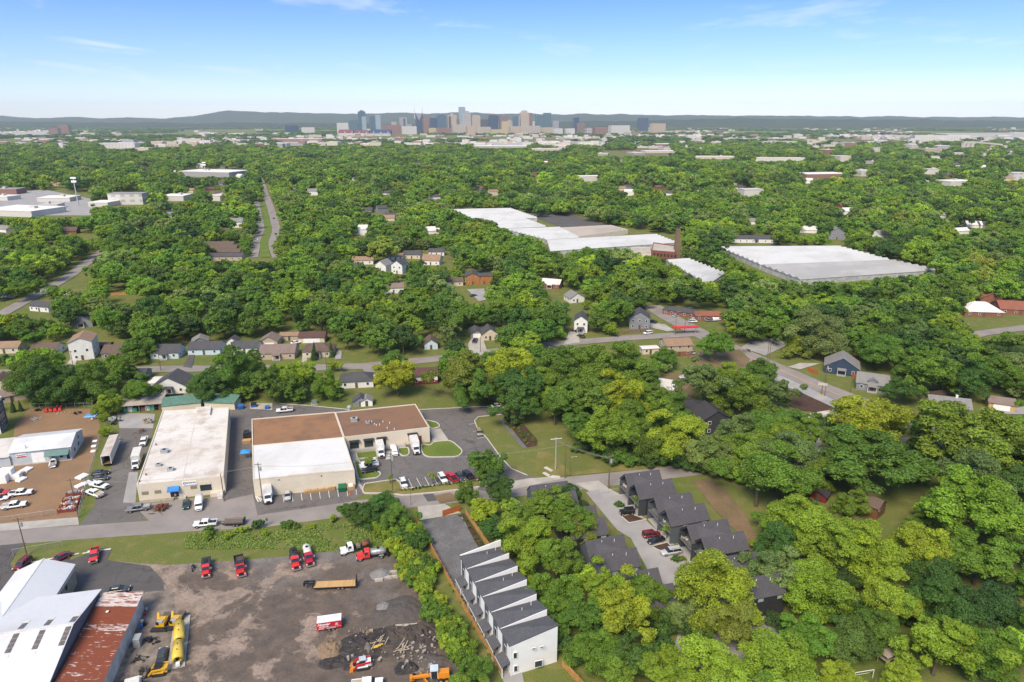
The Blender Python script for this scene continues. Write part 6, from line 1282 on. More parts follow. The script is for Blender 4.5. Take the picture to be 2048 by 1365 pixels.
for i, (a, b, lb) in enumerate((((359, 1249), (358, 1283), 'yellow steel tank with a ladder hatch on the pale skid'), ((357, 1288), (355, 1322), 'yellow steel tank with a white valve box on the pale skid'))):
 A, B = at(*a, 1.3), at(*b, 1.3); L = (B-A).length; t = thing('storage_tank', lb, 'tank', ((A.x+B.x)/2, (A.y+B.y)/2, .3), ang(A, B))
 MB().loft([(-L/2, .7, .5, 1.9), (-L/2+.12, 1.05, .15, 2.25), (L/2-.12, 1.05, .15, 2.25), (L/2, .7, .5, 1.9)], p=2, n=20).build('shell', LYEL, t, smooth=True)
 MB().box(-L*.35, -L*.3, -.8, .8, 0, .35).box(L*.3, L*.35, -.8, .8, 0, .35).build('cradle', BLACKM, t)
 for s in (-.2, .15): MB().tube((L*s, 0, 2.2), (L*s, 0, 2.42), .1, .1, 8).build('valve', BLACKM, t)
 if i == 0: MB().box(L*.25, L*.45, -.3, .9, 1.0, 1.9).build('ladder_hatch', YEL, t)
 else: MB().box(L/2, L/2+.7, -.35, .35, .2, .8).build('valve_box', FRAMEW, t)
A, B = at(366, 1235), at(353, 1338); t = tag(MB().box(0, (B-A).length, -1.6, 1.5, 0.07, .3).build('skid_slab', CONCM, None, (A.x, A.y, 0), ang(A, B)), 'long pale concrete skid carrying two yellow tanks', 'slab')
def scrap(px, label, n=26, size=1.8, mat=None, h=1.0, name='scrap_heap', cat='scrap', mats=None):
 p = at(*px); t = thing(name, label, cat, (p.x, p.y, .07), rnd.uniform(0, 3)); mm = mats or [mat or RUSTM]
 bs = [MB() for _ in mm]
 for i in range(n):
  b = bs[i % len(mm)]; x, y = rnd.gauss(0, size*.42), rnd.gauss(0, size*.3); z = rnd.uniform(0, h*max(.1, 1-(x*x+y*y)/(size*size)))
  if rnd.random() < .6:
   a, e = rnd.uniform(0, 6.28), rnd.uniform(-.2, .5); L = rnd.uniform(.4, 1.2)*size*.5; b.tube((x, y, z+.05), (x+math.cos(a)*L, y+math.sin(a)*L, max(.05, z+e*L)), rnd.uniform(.03, .09), None, 6)
  else: s = rnd.uniform(.1, .35)*size*.6; b.box(x-s, x+s, y-s*.7, y+s*.7, z, z+s*.9, rz=rnd.uniform(0, 3), c=(x, y))
 for b, m in zip(bs, mm): b.build('pieces', m, t)['kind'] = 'stuff'
 return t
scrap((305, 1282), 'tangled black towing frame on the slab beside the coupe', 18, 2.0, BLACKM, .7); scrap((322, 1019), 'heap of rusty machine scrap on a trailer by the planter', 50, 2.8, RUSTM, 1.2)
scrap((283, 1320), 'coiled black hoses against the rusty shed', 20, 1.4, TRK, .5); scrap((288, 1345), 'stacked old tyres and hoses by the rusty shed', 20, 1.4, TRK, .7)
scrap((283, 866), 'rusty steel rack beside the long cream warehouse', 20, 1.6, RUSTM, 1.4); scrap((296, 845), 'jumble of crates and drums behind the long cream warehouse', 26, 3.0, h=1.2, mats=[M('crate_tan', (.4, .26, .12)), METALG, BLACKM])
scrap((236, 884), 'teal and tan bundles stacked behind the semi trailer', 22, 2.2, h=1.6, mats=[M('teal_wrap', (.05, .30, .30)), M('crate_tan', (.4, .26, .12)), FRAMEW]); scrap((226, 845), 'dark row of stored frames beside the bright young tree', 40, 3.4, h=1.8, mats=[BLACKM, METALG])
scrap((74, 822), 'stack of dark metal sheets at the back of the dirt lot', 16, 2.4, BLACKM, .5); scrap((153, 829), 'black covered pallet stack at the back of the dirt lot', 14, 2.0, BLACKM, 1.3); scrap((125, 826), 'pale upturned boat hull at the back of the dirt lot', 8, 2.0, M('pale_hull', (.5, .47, .42)), .7)
scrap((70, 840), 'bundles of silver channel on the tan dirt', 18, 2.6, METALG, .3); scrap((190, 838), 'small trailer and rubbish bags beside the bright young tree', 18, 1.8, h=.8, mats=[BLACKM, FRAMEW]); scrap((1495, 705), 'rusty excavator attachment beside the avenue', 22, 2.2, M('machine_brown', (.13, .09, .07)), 1.8)
scrap((1340, 783), 'jumble of white and blue junk behind the dark craftsman house', 40, 5, h=1.3, mats=[FRAMEW, METALG, M('faded_blue', (.2, .26, .33))]); scrap((1400, 712), 'pale junk beside the tan house wall', 20, 2, h=1, mats=[FRAMEW, OLDW])
b = MB(); p = at(108, 824)
t = thing('farm_implements', 'bright red farm implements at the back of the dirt lot', 'machine', (p.x, p.y, .05), .2)
for i in range(4):
 x = -2.4+i*1.5; MB().taper(x-.6, x+.6, .6, .3, x-.4, x+.4, .4, 1.3).tube((x, -.9, .4), (x, .9, .4), .12).tube((x-.5, .5, 1.2), (x+.6, .9, 1.9), .09).build('implement', P_('red'), t)
# motorcycle
t = thing('motorcycle', 'black motorcycle standing in front of the red truck', 'motorcycle', tuple(at(386, 1140)), R(-75))
for x in (-.75, .75): MB().tube((x, -.08, .33), (x, .08, .33), .33, .33, 14).build('wheel', TYRE, t)
MB().loft([(-.9, .12, .75, .95), (-.5, .2, .7, 1.0), (.1, .24, .6, 1.1), (.5, .18, .6, 1.05), (.7, .08, .7, .95)]).build('body', BLACKM, t, smooth=True); MB().path([(.75, -.0, .33), (.55, 0, 1.0), (.5, -.4, 1.15)], .04).path([(.55, 0, 1.0), (.5, .4, 1.15)], .04).build('handlebar', CHR, t); MB().box(-.9, -.3, -.35, -.18, .4, .75).box(-.9, -.3, .18, .35, .4, .75).build('pannier', BLACKM, t)
# barrels and cans by the shed
for i, (x, y, c, lb) in enumerate(((283, 1258, (.02, .12, .42), 'blue drum against the rusty shed'), (285, 1249, (.6, .6, .58), 'white drum behind the blue drum'), (290, 1252, (.02, .02, .03), 'black drum beside the white drum'), (290, 1231, (.45, .02, .03), 'red fuel can by the rusty shed'), (294, 1222, (.55, .52, .42), 'cream bucket beside the rusty shed'))):
 s = .3 if i < 3 else .2; p = at(x, y); t = thing('drum' if i < 3 else 'can', lb, 'drum' if i < 3 else 'can', (p.x, p.y, .06)); m = M('drum%d' % i, c, rough=.5); MB().tube((0, 0, 0), (0, 0, s*3), s, s, 12).build('shell', m, t); MB().tube((0, 0, s*3), (0, 0, s*3+.05), s*1.04, s*1.04, 12).tube((0, 0, s*1.5), (0, 0, s*1.6), s*1.04, s*1.04, 12).build('hoop', m, t)
p = at(272, 1262); t = thing('tank', 'grey steel cabinet beside the rusty shed wall', 'cabinet', tuple(at(277, 1290)), GR); MB().box(-.6, .6, -.9, .9, 0, 1.9).build('case', METALG, t); MB().box(-.65, .65, -.95, .95, 1.9, 1.98).build('lid', METALG, t)
drive(box_truck('white', 5.0, False), (262, 1420), (272, 1345), 'box_truck', 'white box truck tucked beside the rusty shed', 'truck', 1.6); drive(pickup('white', 'tan'), (716, 1370), (754, 1366), PK, 'white utility truck cut off by the edge of the yard', 'pickup', .9)
# ------------------------------------------------------------------ piles
from mathutils import noise as mnoise
def mound(px, rx, ry, h, mat, label, rot=0.0, rough=.25, name='rubble_pile', cat='pile', seed=0):
 p = at(*px); t = MB(); n = 26; m = 14; V = []
 for j in range(m+1):
  for i in range(n):
   a = 2*math.pi*i/n; q = j/m; e = 1+.25*mnoise.noise((math.cos(a)*1.3+seed, math.sin(a)*1.3, seed*.7)); x, y = math.cos(a)*rx*q*e, math.sin(a)*ry*q*e
   z = h*max(0, (1-q**1.6))*(1+.5*mnoise.noise((x*.6+seed, y*.6, 3.1)))+rough*mnoise.noise((x*1.9, y*1.9+seed, 7))*(1-q**4)*h; V.append((x, y, max(z, .0) if j < m else -.05))
 t.v = V; t.f = [(j*n+i, j*n+(i+1) % n, (j+1)*n+(i+1) % n, (j+1)*n+i) for j in range(m) for i in range(n)]; t.f = [f[::-1] for f in t.f]; t.m = [0]*len(t.f)
 return tag(t.build(name, mat, None, (p.x, p.y, .06), rot), label, cat)
PILE1 = M('tar_rubble', (.028, .026, .026), rough=.85, c2=(.06, .05, .045), scale=.9, fine=.5, fscale=4, bump=.8); PILE2 = M('brown_fill', (.085, .066, .054), rough=.95, c2=(.055, .045, .04), scale=.6, fine=.4, fscale=4, bump=.8); PILE3 = M('crushed_stone', (.22, .205, .195), rough=.95, fine=.4, fscale=6, bump=.6); PILE4 = M('sandy_fill', (.24, .165, .105), rough=.95, fine=.4, fscale=4, bump=.6)
mound((738, 1292), 7.5, 4.2, 1.3, PILE1, 'low heap of black asphalt rubble', .3, .5, seed=1); mound((815, 1278), 7.5, 5, 1.5, PILE2, 'broad brown heap of broken fill', .2, .5, seed=2); mound((663, 1300), 2.6, 3.2, 1.3, PILE4, 'sandy brown dirt pile beside the black rubble', .2, .3, seed=3)
mound((668, 1326), 3.0, 1.8, .8, PILE1, 'small black tar heap below the sandy pile', .1, .4, seed=4); mound((812, 1338), 2.4, 1.8, .9, PILE1, 'black heap with a grey slab beside the grader', .1, .4, seed=5); mound((764, 1150), 2.6, 2.3, 1.2, PILE3, 'round pile of crushed grey stone behind the concrete blocks', 0, .12, seed=6)
mound((768, 1216), 1.9, 1.9, .9, PILE3, 'small grey gravel pile on the dark ground', 0, .12, seed=7); mound((800, 1225), 5.5, 5, 1.0, M('dark_grit', (.10, .085, .075), rough=.95, fine=.35, fscale=4), 'wide smooth heap of dark road grit', .6, .15, seed=8); mound((870, 1325), 5, 2.4, .9, M('dark_grit', (.08, .07, .065)), 'low ridge of dark grit behind the grader', -.3, .2, seed=9)
mound((700, 1337), 1.4, .9, .4, PILE1, 'tiny black spill in front of the track loader', 0, .4, seed=10); mound((738, 1273), 1.8, 1.3, .9, PILE4, 'pale broken slab lying on the rubble', .4, .6, seed=11); mound((735, 1303), 1.5, 2.0, 1.6, M('grey_fill', (.15, .125, .11), fine=.4), 'grey fill cone among the black rubble', 0, .2, seed=12)
o = MB()
for i in range(260):
 x, y = rnd.uniform(690, 880), rnd.uniform(1255, 1340)
 if rnd.random() < .35: x, y = rnd.gauss(830, 18), rnd.gauss(1285, 14)
 p = at(x, y, .6); s = rnd.choice((.08, .12, .16, .3))*rnd.uniform(.6, 1.3); zz = rnd.uniform(.1, 1.0); o.box(p.x-s, p.x+s, p.y-s*.7, p.y+s*.7, zz, zz+s, rz=rnd.uniform(0, 3), c=(p.x, p.y))
tag(o.build('rubble', M('pale_rubble', (.36, .31, .26), c2=(.22, .19, .17), scale=3)), 'pale broken concrete and wood scattered over the heaps', None, None, 'stuff')
pw = M('pale_lumber', (.46, .37, .27), rough=.85)
for (px, n, lb) in (((808, 1302), 13, 'loose stack of pale lumber lying on the brown heap'), ((757, 1293), 9, 'grey lumber sticking out of the black rubble')):
 p = at(*px); t = thing('lumber_stack', lb, 'lumber', (p.x, p.y, .9), .5)
 for i in range(n): L = rnd.uniform(1.6, 3.2); MB().box(-L/2, L/2, -.07, .07, 0, .07).build('plank', pw, t, (rnd.gauss(0, .5), rnd.gauss(0, .5), rnd.uniform(0, .5)), rnd.gauss(.6, .7))
p = at(745, 1306); t = thing('pipe_stack', 'yellow pipes lying beside the black rubble', 'pipes', (p.x, p.y, .9), .25)
for i in range(3): MB().tube((-2.2+i*.7, i*.25, 0), (1.2+i*.5, i*.25+.2, .15), .14, .14, 8).build('pipe', YEL, t)
bm = MB().box(-.9, .9, -.3, .3, 0, .6).mesh('concrete_block', M('block_concrete', (.43, .38, .32), rough=.9, fine=.15))
for i, (x, y) in enumerate(((758, 1163), (774, 1149), (786, 1147), (776, 1158), (789, 1156), (801, 1154), (800, 1256), (813, 1255), (826, 1254))):
 p = at(x, y); o = link(bpy.data.objects.new('barrier_block', bm)); o.location = (p.x, p.y, .05); o.rotation_euler = (0, 0, .12); tag(o, 'pale concrete barrier block edging the stone pile' if i < 6 else 'pale barrier block half buried behind the brown heap', 'block', 'concrete blocks around the stone pile' if i < 6 else 'half buried barrier blocks')
# ------------------------------------------------------------------ dirt lot goods
FOAM = M('foam_white', (.78, .76, .72), rough=.8, var=.05); WRAP = M('plastic_wrap', (.80, .80, .82), rough=.35, var=.08)
for i, (x, y, h, w_) in enumerate(((4, 965, 2.6, 1.7), (8, 950, 2.2, 1.5), (17, 958, 3.2, 1.6), (30, 957, 2.4, 1.7), (-14, 960, 2.4, 1.7))):
 p = at(x, y); t = thing('foam_stack', 'stack of white foam blocks on the tan dirt', 'foam blocks', (p.x, p.y, .04), GR, 'white foam block stacks')
 for k in range(int(h/.8)): MB().box(-w_, w_, -1.1, 1.1, k*.82, k*.82+.8).build('foam_block', FOAM, t)
def rolls(px, n, label, rz, L=2.4):
 p = at(*px); t = thing('insulation_rolls', label, 'rolls', (p.x, p.y, .04), rz)
 for i in range(n): MB().tube((-L/2, i*.62-.31*n, .32), (L/2, i*.62-.31*n, .32), .31, .31, 10).build('roll', WRAP, t)
rolls((37, 948), 3, 'white wrapped rolls beside the foam stacks', GR+1.2); rolls((52, 941), 4, 'white wrapped rolls nearest the roller door', GR+1.2); rolls((41, 961), 3, 'white wrapped rolls in front of the foam stacks', GR+1.1)
rolls((163, 955), 4, 'big white wrapped rolls at the lot fence', GR+1.0, 2.8); rolls((159, 973), 3, 'white wrapped rolls on the red bins', GR+.9, 2.4); rolls((172, 968), 3, 'white wrapped rolls against the driveway fence', GR+.9, 2.2)
for i, (x, y) in enumerate(((191, 884), (189, 894), (188, 904))): p = at(x, y); rolls((x, y), 2, 'small white bale by the driveway fence, one of three' if False else ['white bale topmost by the driveway fence', 'white bale between two others by the driveway fence', 'white bale lowest by the driveway fence'][i], GR, 1.3)
BIN = M('bin_red', (.22, .035, .025), rough=.7, c2=(.14, .035, .025)); JUNK = [M('junk_tan', (.45, .33, .2)), M('junk_white', (.65, .63, .6)), M('junk_orange', (.5, .2, .05)), M('junk_blue', (.15, .2, .35)), METALG]
for i, (x, y, lb) in enumerate(((136, 1022, 'red bin full of sorted junk closest to the fence gate'), (140, 1012, 'red bin heaped with orange and white junk'), (145, 1002, 'red bin of mixed junk third from the gate'), (152, 990, 'red bin of dark junk below the white rolls'))):
 p = at(x, y); t = thing('junk_bin', lb, 'bin', (p.x, p.y, .04), GR)
 MB().box(-2.2, 2.2, -.95, -.87, 0, 1.0).box(-2.2, 2.2, .87, .95, 0, 1.0).box(-2.2, -2.12, -.87, .87, 0, 1.0).box(2.12, 2.2, -.87, .87, 0, 1.0).build('side', BIN, t); MB().box(-2.1, 2.1, -.86, .86, .05, .6).build('floor', BIN, t)
 bs = [MB() for _ in JUNK]
 for j in range(34): b = bs[(j+i) % 5]; xx, yy, s = rnd.uniform(-1.9, 1.9), rnd.uniform(-.7, .7), rnd.uniform(.12, .32); b.box(xx-s*1.5, xx+s*1.5, yy-s*.6, yy+s*.6, .6, .75+rnd.uniform(0, .5), rz=rnd.uniform(0, 3), c=(xx, yy))
 for b, m in zip(bs, JUNK): b.build('junk', m, t)['kind'] = 'stuff'
t = thing('boat', 'small white open boat on its trailer in front of the metal building', 'boat', tuple(at(107, 931)), R(118))
MB().loft([(-2.7, .9, .6, 1.1), (-1, 1.05, .45, 1.15), (1.2, .95, .5, 1.2), (2.4, .5, .7, 1.3), (2.9, .08, 1.0, 1.35)]).build('hull', P_('white'), t, smooth=True); MB().box(-2.3, 1.0, -.65, .65, 1.12, 1.2).build('cockpit', M('boat_inside', (.3, .25, .22)), t); MB().box(-.3, .3, -.5, .5, 1.2, 1.6).build('console', BLACKM, t); MB().box(-2.2, 3.4, -.06, .06, .35, .45).build('trailer_beam', METALG, t)
for s in (-1, 1): MB().tube((-.8, s*.8-.1, .3), (-.8, s*.8+.1, .3), .3, .3, 12).build('wheel', TYRE, t)
p = at(183, 832); tag(MB().hexa([(-2.2, -1.3, 0), (2.2, -1.5, 0), (2.4, 1.2, 0), (-2, 1.4, 0)], [(-1.9, -1, .35), (1.9, -1.2, .5), (2.1, 1, .3), (-1.7, 1.1, .45)]).build('tarpaulin', M('blue_tarp', (.10, .30, .62), rough=.5), None, (p.x, p.y, .05), .2), 'blue tarpaulin spread on the tan dirt', 'tarp')
# blue open canopy in the alley, black pickup and pallet
p = at(492, 917); t = thing('canopy', 'bright blue pop-up canopy against the alley wall', 'canopy', (p.x, p.y, .05), GR)
MB().hexa([(-1.4, -1.4, 2.3), (1.4, -1.4, 2.3), (1.4, 1.4, 2.3), (-1.4, 1.4, 2.3)], [(-.1, -.1, 3.0), (.1, -.1, 3.0), (.1, .1, 3.0), (-.1, .1, 3.0)]).build('cover', M('canopy_blue', (.03, .26, .66), rough=.6), t)
for x in (-1.3, 1.3):
 for y in (-1.3, 1.3): MB().tube((x, y, 0), (x, y, 2.35), .03, .03, 6).build('leg', METALG, t)
drive(pickup('black'), (493, 878), (493, 862), PK, 'black pickup in the alley against the brown-roofed warehouse', 'pickup'); p = at(494, 886); t = thing('pallet_stack', 'stack of tan pallets behind the black alley pickup', 'pallets', (p.x, p.y, .05), GR)
for k in range(6): MB().box(-1.3, 1.3, -.9, .9, k*.18, k*.18+.13).build('pallet', M('pallet_wood', (.42, .27, .13)), t)
# dumpsters
def dumpster(px, c, label, rz=GR, s=1.0, lid=None):
 p = at(*px); t = thing('dumpster', label, 'dumpster', (p.x, p.y, .05), rz); m = M('dumpster_'+c[0], c[1], rough=.6); t.scale = (s, s, s)
 MB().hexa([(-.95, -.75, .1), (.95, -.75, .1), (.95, .75, .1), (-.95, .75, .1)], [(-.95, -.95, 1.2), (.95, -.95, 1.2), (.95, .75, 1.6), (-.95, .75, 1.6)]).build('bin', m, t); MB().hexa([(-.97, -.97, 1.21), (.97, -.97, 1.21), (.97, .77, 1.61), (-.97, .77, 1.61)], [(-.97, -.97, 1.27), (.97, -.97, 1.27), (.97, .77, 1.67), (-.97, .77, 1.67)]).build('lid', m if not lid else BLACKM, t); MB().box(-1.1, -.95, -.2, .2, .7, .9).box(.95, 1.1, -.2, .2, .7, .9).build('fork_pocket', m, t)
dumpster((482, 818), ('blue', (.03, .11, .32)), 'blue dumpster at the corner of the alley'); dumpster((508, 815), ('blue', (.03, .11, .32)), 'blue dumpster on the concrete pad under the trees', lid=True); dumpster((535, 819), ('blue', (.03, .11, .32)), 'low blue dumpster on the concrete pad', s=.8)
pave('pavement', [(500, 820), (500, 808), (545, 808), (545, 822)], CONCM, 'pale concrete pad under the blue dumpsters')
dumpster((685, 982), ('green', (.01, .12, .05)), 'dark green dumpster in front of the white-roofed warehouse', s=1.1); p = at(702, 979); t = thing('crate', 'tan crate heaped with white bags beside the green dumpster', 'crate', (p.x, p.y, .05), GR); MB().box(-1.1, 1.1, -.8, .8, 0, 1.1).build('crate_side', M('crate_tan', (.4, .26, .12)), t); MB().box(-.6, .7, -.5, .5, 1.1, 1.5).box(-.2, .4, -.3, .3, 1.5, 1.75).build('bag', FRAMEW, t)
for i in range(9):
 q = at(612, 987).lerp(at(667, 980), i/8); t = thing('pallet_stack', 'stack of tan pallets leaning along the warehouse front', 'pallets', (q.x, q.y, .05), GR, 'pallets along the warehouse front')
 for k in range(5+(2 if i > 6 else i % 2)): MB().box(-.48, .48, -.45, .45, k*.16, k*.16+.11).build('pallet', M('pallet_wood', (.42, .27, .13)), t)
for i, (x, y) in enumerate(((700, 990), (711, 988))):
 p = at(x, y); t = thing('traffic_cone', 'orange traffic cone in front of the tan crate', 'cone', (p.x, p.y, .05), 0, 'traffic cones by the crate'); MB().tube((0, 0, .03), (0, 0, .75), .2, .04, 10).build('cone', M('cone_orange', (.62, .12, .02)), t); MB().box(-.25, .25, -.25, .25, 0, .04).build('base', M('cone_orange', (.62, .12, .02)), t)
# lean-to shed and green roofs behind the long warehouse
A, B = at(238, 828), at(322, 822); L = (B-A).length; t = thing('lean_to', 'open lean-to shed with a grey metal roof behind the concrete pad', 'shed', (A.x, A.y, 0), ang(A, B))
MB().hexa([(-.5, -.6, 2.9), (L+.6, -.6, 2.9), (L+.6, 7, 4.1), (-.5, 7, 4.1)], [(-.5, -.6, 3.0), (L+.6, -.6, 3.0), (L+.6, 7, 4.2), (-.5, 7, 4.2)]).build('roof', roofmat('lean_to_roof', (.34, .30, .27), (.22, .18, .15)), t); MB().box(-.2, L+.2, 6.6, 6.75, 0, 4.0).build('back_wall', OLDW, t)
for k in range(7): MB().box(k*L/6-.09, k*L/6+.09, -.3, -.12, 0, 3.0).build('post', OLDW, t)
for i in range(9): xx = 1.2+i*L/9.5; MB().box(xx, xx+1.5, 1.0, 2.2, 0, rnd.uniform(.8, 2.2)).build('stored_goods', (M('shelf_white', (.6, .6, .58)), OLDW, BLACKM, M('green_tarp', (.05, .38, .22)))[(i*3+1) % 4 if i else 3], t)
for (a, b, lb) in (((325, 826), (403, 818), 'low building with a green metal roof behind the long warehouse'), ((410, 818), (470, 820), 'cream store with a narrow green roof behind the long warehouse')):
 A, B = at(*a), at(*b); L = (B-A).length; t = thing('store_shed', lb, 'shed', (A.x, A.y, 0), ang(A, B)); MB().box(0, L, 0, 5, 0, 2.5).build('wall', CREAM, t); MB().hexa([(-.2, -.3, 2.51), (L+.2, -.3, 2.51), (L+.2, 5.2, 3.9), (-.2, 5.2, 3.9)], [(-.2, -.3, 2.6), (L+.2, -.3, 2.6), (L+.2, 5.2, 4.0), (-.2, 5.2, 4.0)]).build('roof', M('green_roof', (.10, .20, .155), rough=.6, var=.3), t)
# signs, planters, small street things
p = at(1642, 792); t = thing('sign_frame', 'blank roadside sign frame with a yellow base in the lay-by', 'sign', (p.x, p.y, .05), R(-25)); MB().box(-.15, .15, -.15, .15, 0, 3.2).build('post', WOODP, t); MB().box(-1.6, 1.6, -.12, .12, 4.2, 5.2).build('board', M('faded_board', (.5, .46, .38)), t); MB().box(-.1, .1, -.1, .1, 3.2, 4.2).build('bracket', BLACKM, t); MB().box(-.5, .5, -.5, .5, 0, .45).build('base', YELM, t)
A, B = at(1345, 669), at(1395, 667); t = thing('awning', 'long red canopy at the corner of the side street and the avenue', 'awning', (A.x, A.y, 0), ang(A, B)); L = (B-A).length; MB().box(0, L, -1.5, 1.5, 3.2, 3.6).build('cover', M('canopy_red', (.55, .03, .03)), t)
for x in (1, L-1): MB().box(x-.1, x+.1, -.1, .1, 0, 3.2).build('post', METALG, t)
def young_tree(px, label, r=1.0, h=2.6): put_tree(at(*px).x, at(*px).y, r, h, 1.1, 'spring', SHRUB, label, 'young_tree')
# balcony seats of the dark duplexes
SEAT = M('cushion', (.52, .46, .38), rough=.9)
for i, (x, y, lb) in enumerate(((1249, 972, 'cream chair on the balcony beside the street pole'), (1252, 975, 'second cream chair on the balcony beside the street pole'), (1329, 1044, 'tan wicker seat on the slate duplex balcony'), (1366, 1077, 'cream cushioned chair on the black duplex balcony'), (1374, 1080, 'round cream chair on the black duplex balcony'), (1402, 1108, 'small white table on the lower black balcony'))):
 p = at(x, y, 3.2); t = thing('balcony_chair' if i < 5 else 'balcony_table', lb, 'chair' if i < 5 else 'table', (p.x, p.y, 2.96), rnd.uniform(0, 3))
 if i < 5:
  MB().box(-.32, .32, -.3, .3, .25, .45).build('seat', SEAT, t); MB().box(-.32, .32, .24, .36, .45, .9).build('backrest', SEAT, t)
  for a in (-.26, .26):
   for b in (-.24, .26): MB().box(a-.03, a+.03, b-.03, b+.03, 0, .25).build('leg', BLACKM, t)
 else: MB().tube((0, 0, .4), (0, 0, .45), .4, .4, 14).build('table_top', FRAMEW, t); MB().tube((0, 0, 0), (0, 0, .4), .05, .05, 8).build('leg', BLACKM, t)
# playhouse, goal frame, benches
p = at(1772, 1325); t = thing('playhouse', 'weathered wooden playhouse with a broken roof on the bottom lawn', 'playhouse', (p.x, p.y, 0), R(25)); GW = M('grey_driftwood', (.33, .28, .22), rough=.9, fine=.4)
for x in (-1.3, 1.3):
 for y in (-.9, .9): MB().box(x-.08, x+.08, y-.08, y+.08, 0, 2.6).build('post', GW, t)
MB().hexa([(-1.7, -1.3, 2.6), (1.0, -1.3, 2.7), (1.0, 1.3, 2.7), (-1.7, 1.3, 2.6)], [(-1.6, -1.2, 2.72), (1.0, -1.2, 2.82), (1.0, 1.2, 2.82), (-1.6, 1.2, 2.72)]).build('roof', GW, t); MB().box(-1.4, 1.4, -1.0, 1.0, 1.3, 1.42).build('platform', GW, t); MB().hexa([(1.4, -.4, 1.3), (3.4, -.4, .1), (3.4, .4, .1), (1.4, .4, 1.3)], [(1.4, -.4, 1.4), (3.4, -.4, .2), (3.4, .4, .2), (1.4, .4, 1.4)]).build('slide', M('slide_tan', (.45, .3, .12)), t)
A, B = at(1708, 1362), at(1745, 1356); t = thing('goal_frame', 'white goal frame on the bottom lawn', 'goal', (A.x, A.y, 0), ang(A, B)); MB().path([(0, 0, 0), (0, 0, 1.9), ((B-A).length, 0, 1.9), ((B-A).length, 0, 0)], .06).build('frame', FRAMEW, t); MB().path([(0, 0, 1.9), (0, 1.2, 0), ((B-A).length, 1.2, 0), ((B-A).length, 0, 1.9)], .04).build('back_frame', FRAMEW, t)
for i, (x, y, lb) in enumerate(((1097, 940, 'white concrete slab lying below the steel pole'), (1110, 955, 'pale slab at the foot of the lawn poles'), (1094, 951, 'long thin kerb stone lying by the car park mouth'))):
 p = at(x, y); tag(MB().hexa([(-1.6, -.5, 0), (1.6, -.5, 0), (1.6, .5, 0), (-1.6, .5, 0)], [(-1.5, -.45, .35), (1.5, -.45, .35), (1.5, .45, .35), (-1.5, .45, .35)]).build('concrete_slab', KERBM, None, (p.x, p.y, 0), R(-50+40*(i == 1))), lb, 'slab')
p = at(629, 808); t = thing('utility_cabinet', 'grey green utility cabinet behind the service lane', 'cabinet', (p.x, p.y, 0), GR); MB().box(-.9, .9, -.6, .6, .15, 1.5).build('case', M('cabinet_green', (.16, .2, .17)), t); MB().box(-1.2, 1.2, -.9, .9, 0, .15).build('plinth', CONCM, t)
drive(box_truck('white', 3.9, False), (535, 980), (536, 1002), 'box_truck', 'small white box truck in front of the striped bay of the white-roofed warehouse', 'truck', 1.4); drive(sedan('silver'), (575, 984), (575, 998), CR, 'silver car parked in front of the white-roofed warehouse', 'car', .7)
# person at the blue awning
def person(px, rz, label):
 o = at(*px); V = [(0, 0, .95), (0, 0, 1.2), (0, 0, 1.42), (0, 0, 1.52), (0, .03, 1.66), (.1, 0, .9), (.11, .03, .5), (.12, -.02, .08), (.13, .12, .03), (-.1, 0, .9), (-.12, -.06, .5), (-.13, -.14, .08), (-.13, 0, .03), (.19, 0, 1.40), (.27, .02, 1.14), (.25, .16, .92), (-.19, 0, 1.40), (-.28, -.03, 1.14), (-.27, .08, .90)]
 Ed = [(0, 1), (1, 2), (2, 3), (3, 4), (0, 5), (5, 6), (6, 7), (7, 8), (0, 9), (9, 10), (10, 11), (11, 12), (2, 13), (13, 14), (14, 15), (2, 16), (16, 17), (17, 18)]
 rad = [.15, .14, .15, .06, .105, .10, .07, .05, .045, .10, .07, .05, .045, .065, .05, .035, .065, .05, .035]
 me = bpy.data.meshes.new('body'); me.from_pydata(V, Ed, []); ob = link(bpy.data.objects.new('body', me)); ob.modifiers.new('skin', 'SKIN'); ob.modifiers.new('sub', 'SUBSURF').levels = 2
 for i, s in enumerate(me.skin_vertices[0].data): s.radius = (rad[i], rad[i]*.85); s.use_root = i == 0
 bpy.context.view_layer.update(); m2 = bpy.data.meshes.new_from_object(ob.evaluated_get(bpy.context.evaluated_depsgraph_get())); bpy.data.objects.remove(ob)
 m2.materials.clear()
 for mt in (M('jeans', (.03, .04, .09)), M('lilac_shirt', (.42, .34, .50)), M('skin_tone', (.45, .27, .19)), M('brown_hair', (.05, .03, .02)), BLACKM): m2.materials.append(mt)
 for p in m2.polygons:
  z, x = p.center.z, abs(p.center.x); p.material_index = 4 if z < .09 else (3 if z > 1.68 or (z > 1.58 and p.center.y < -.01) else 2 if z > 1.47 or (x > .2 and z < 1.12) else 1 if z > .93 else 0); p.use_smooth = True
 t = thing('person', label, 'person', (o.x, o.y, .07), rz); b = link(bpy.data.objects.new('body', m2)); b.parent = t
person((352, 998), R(200), 'person in a lilac shirt and jeans by the blue awning')
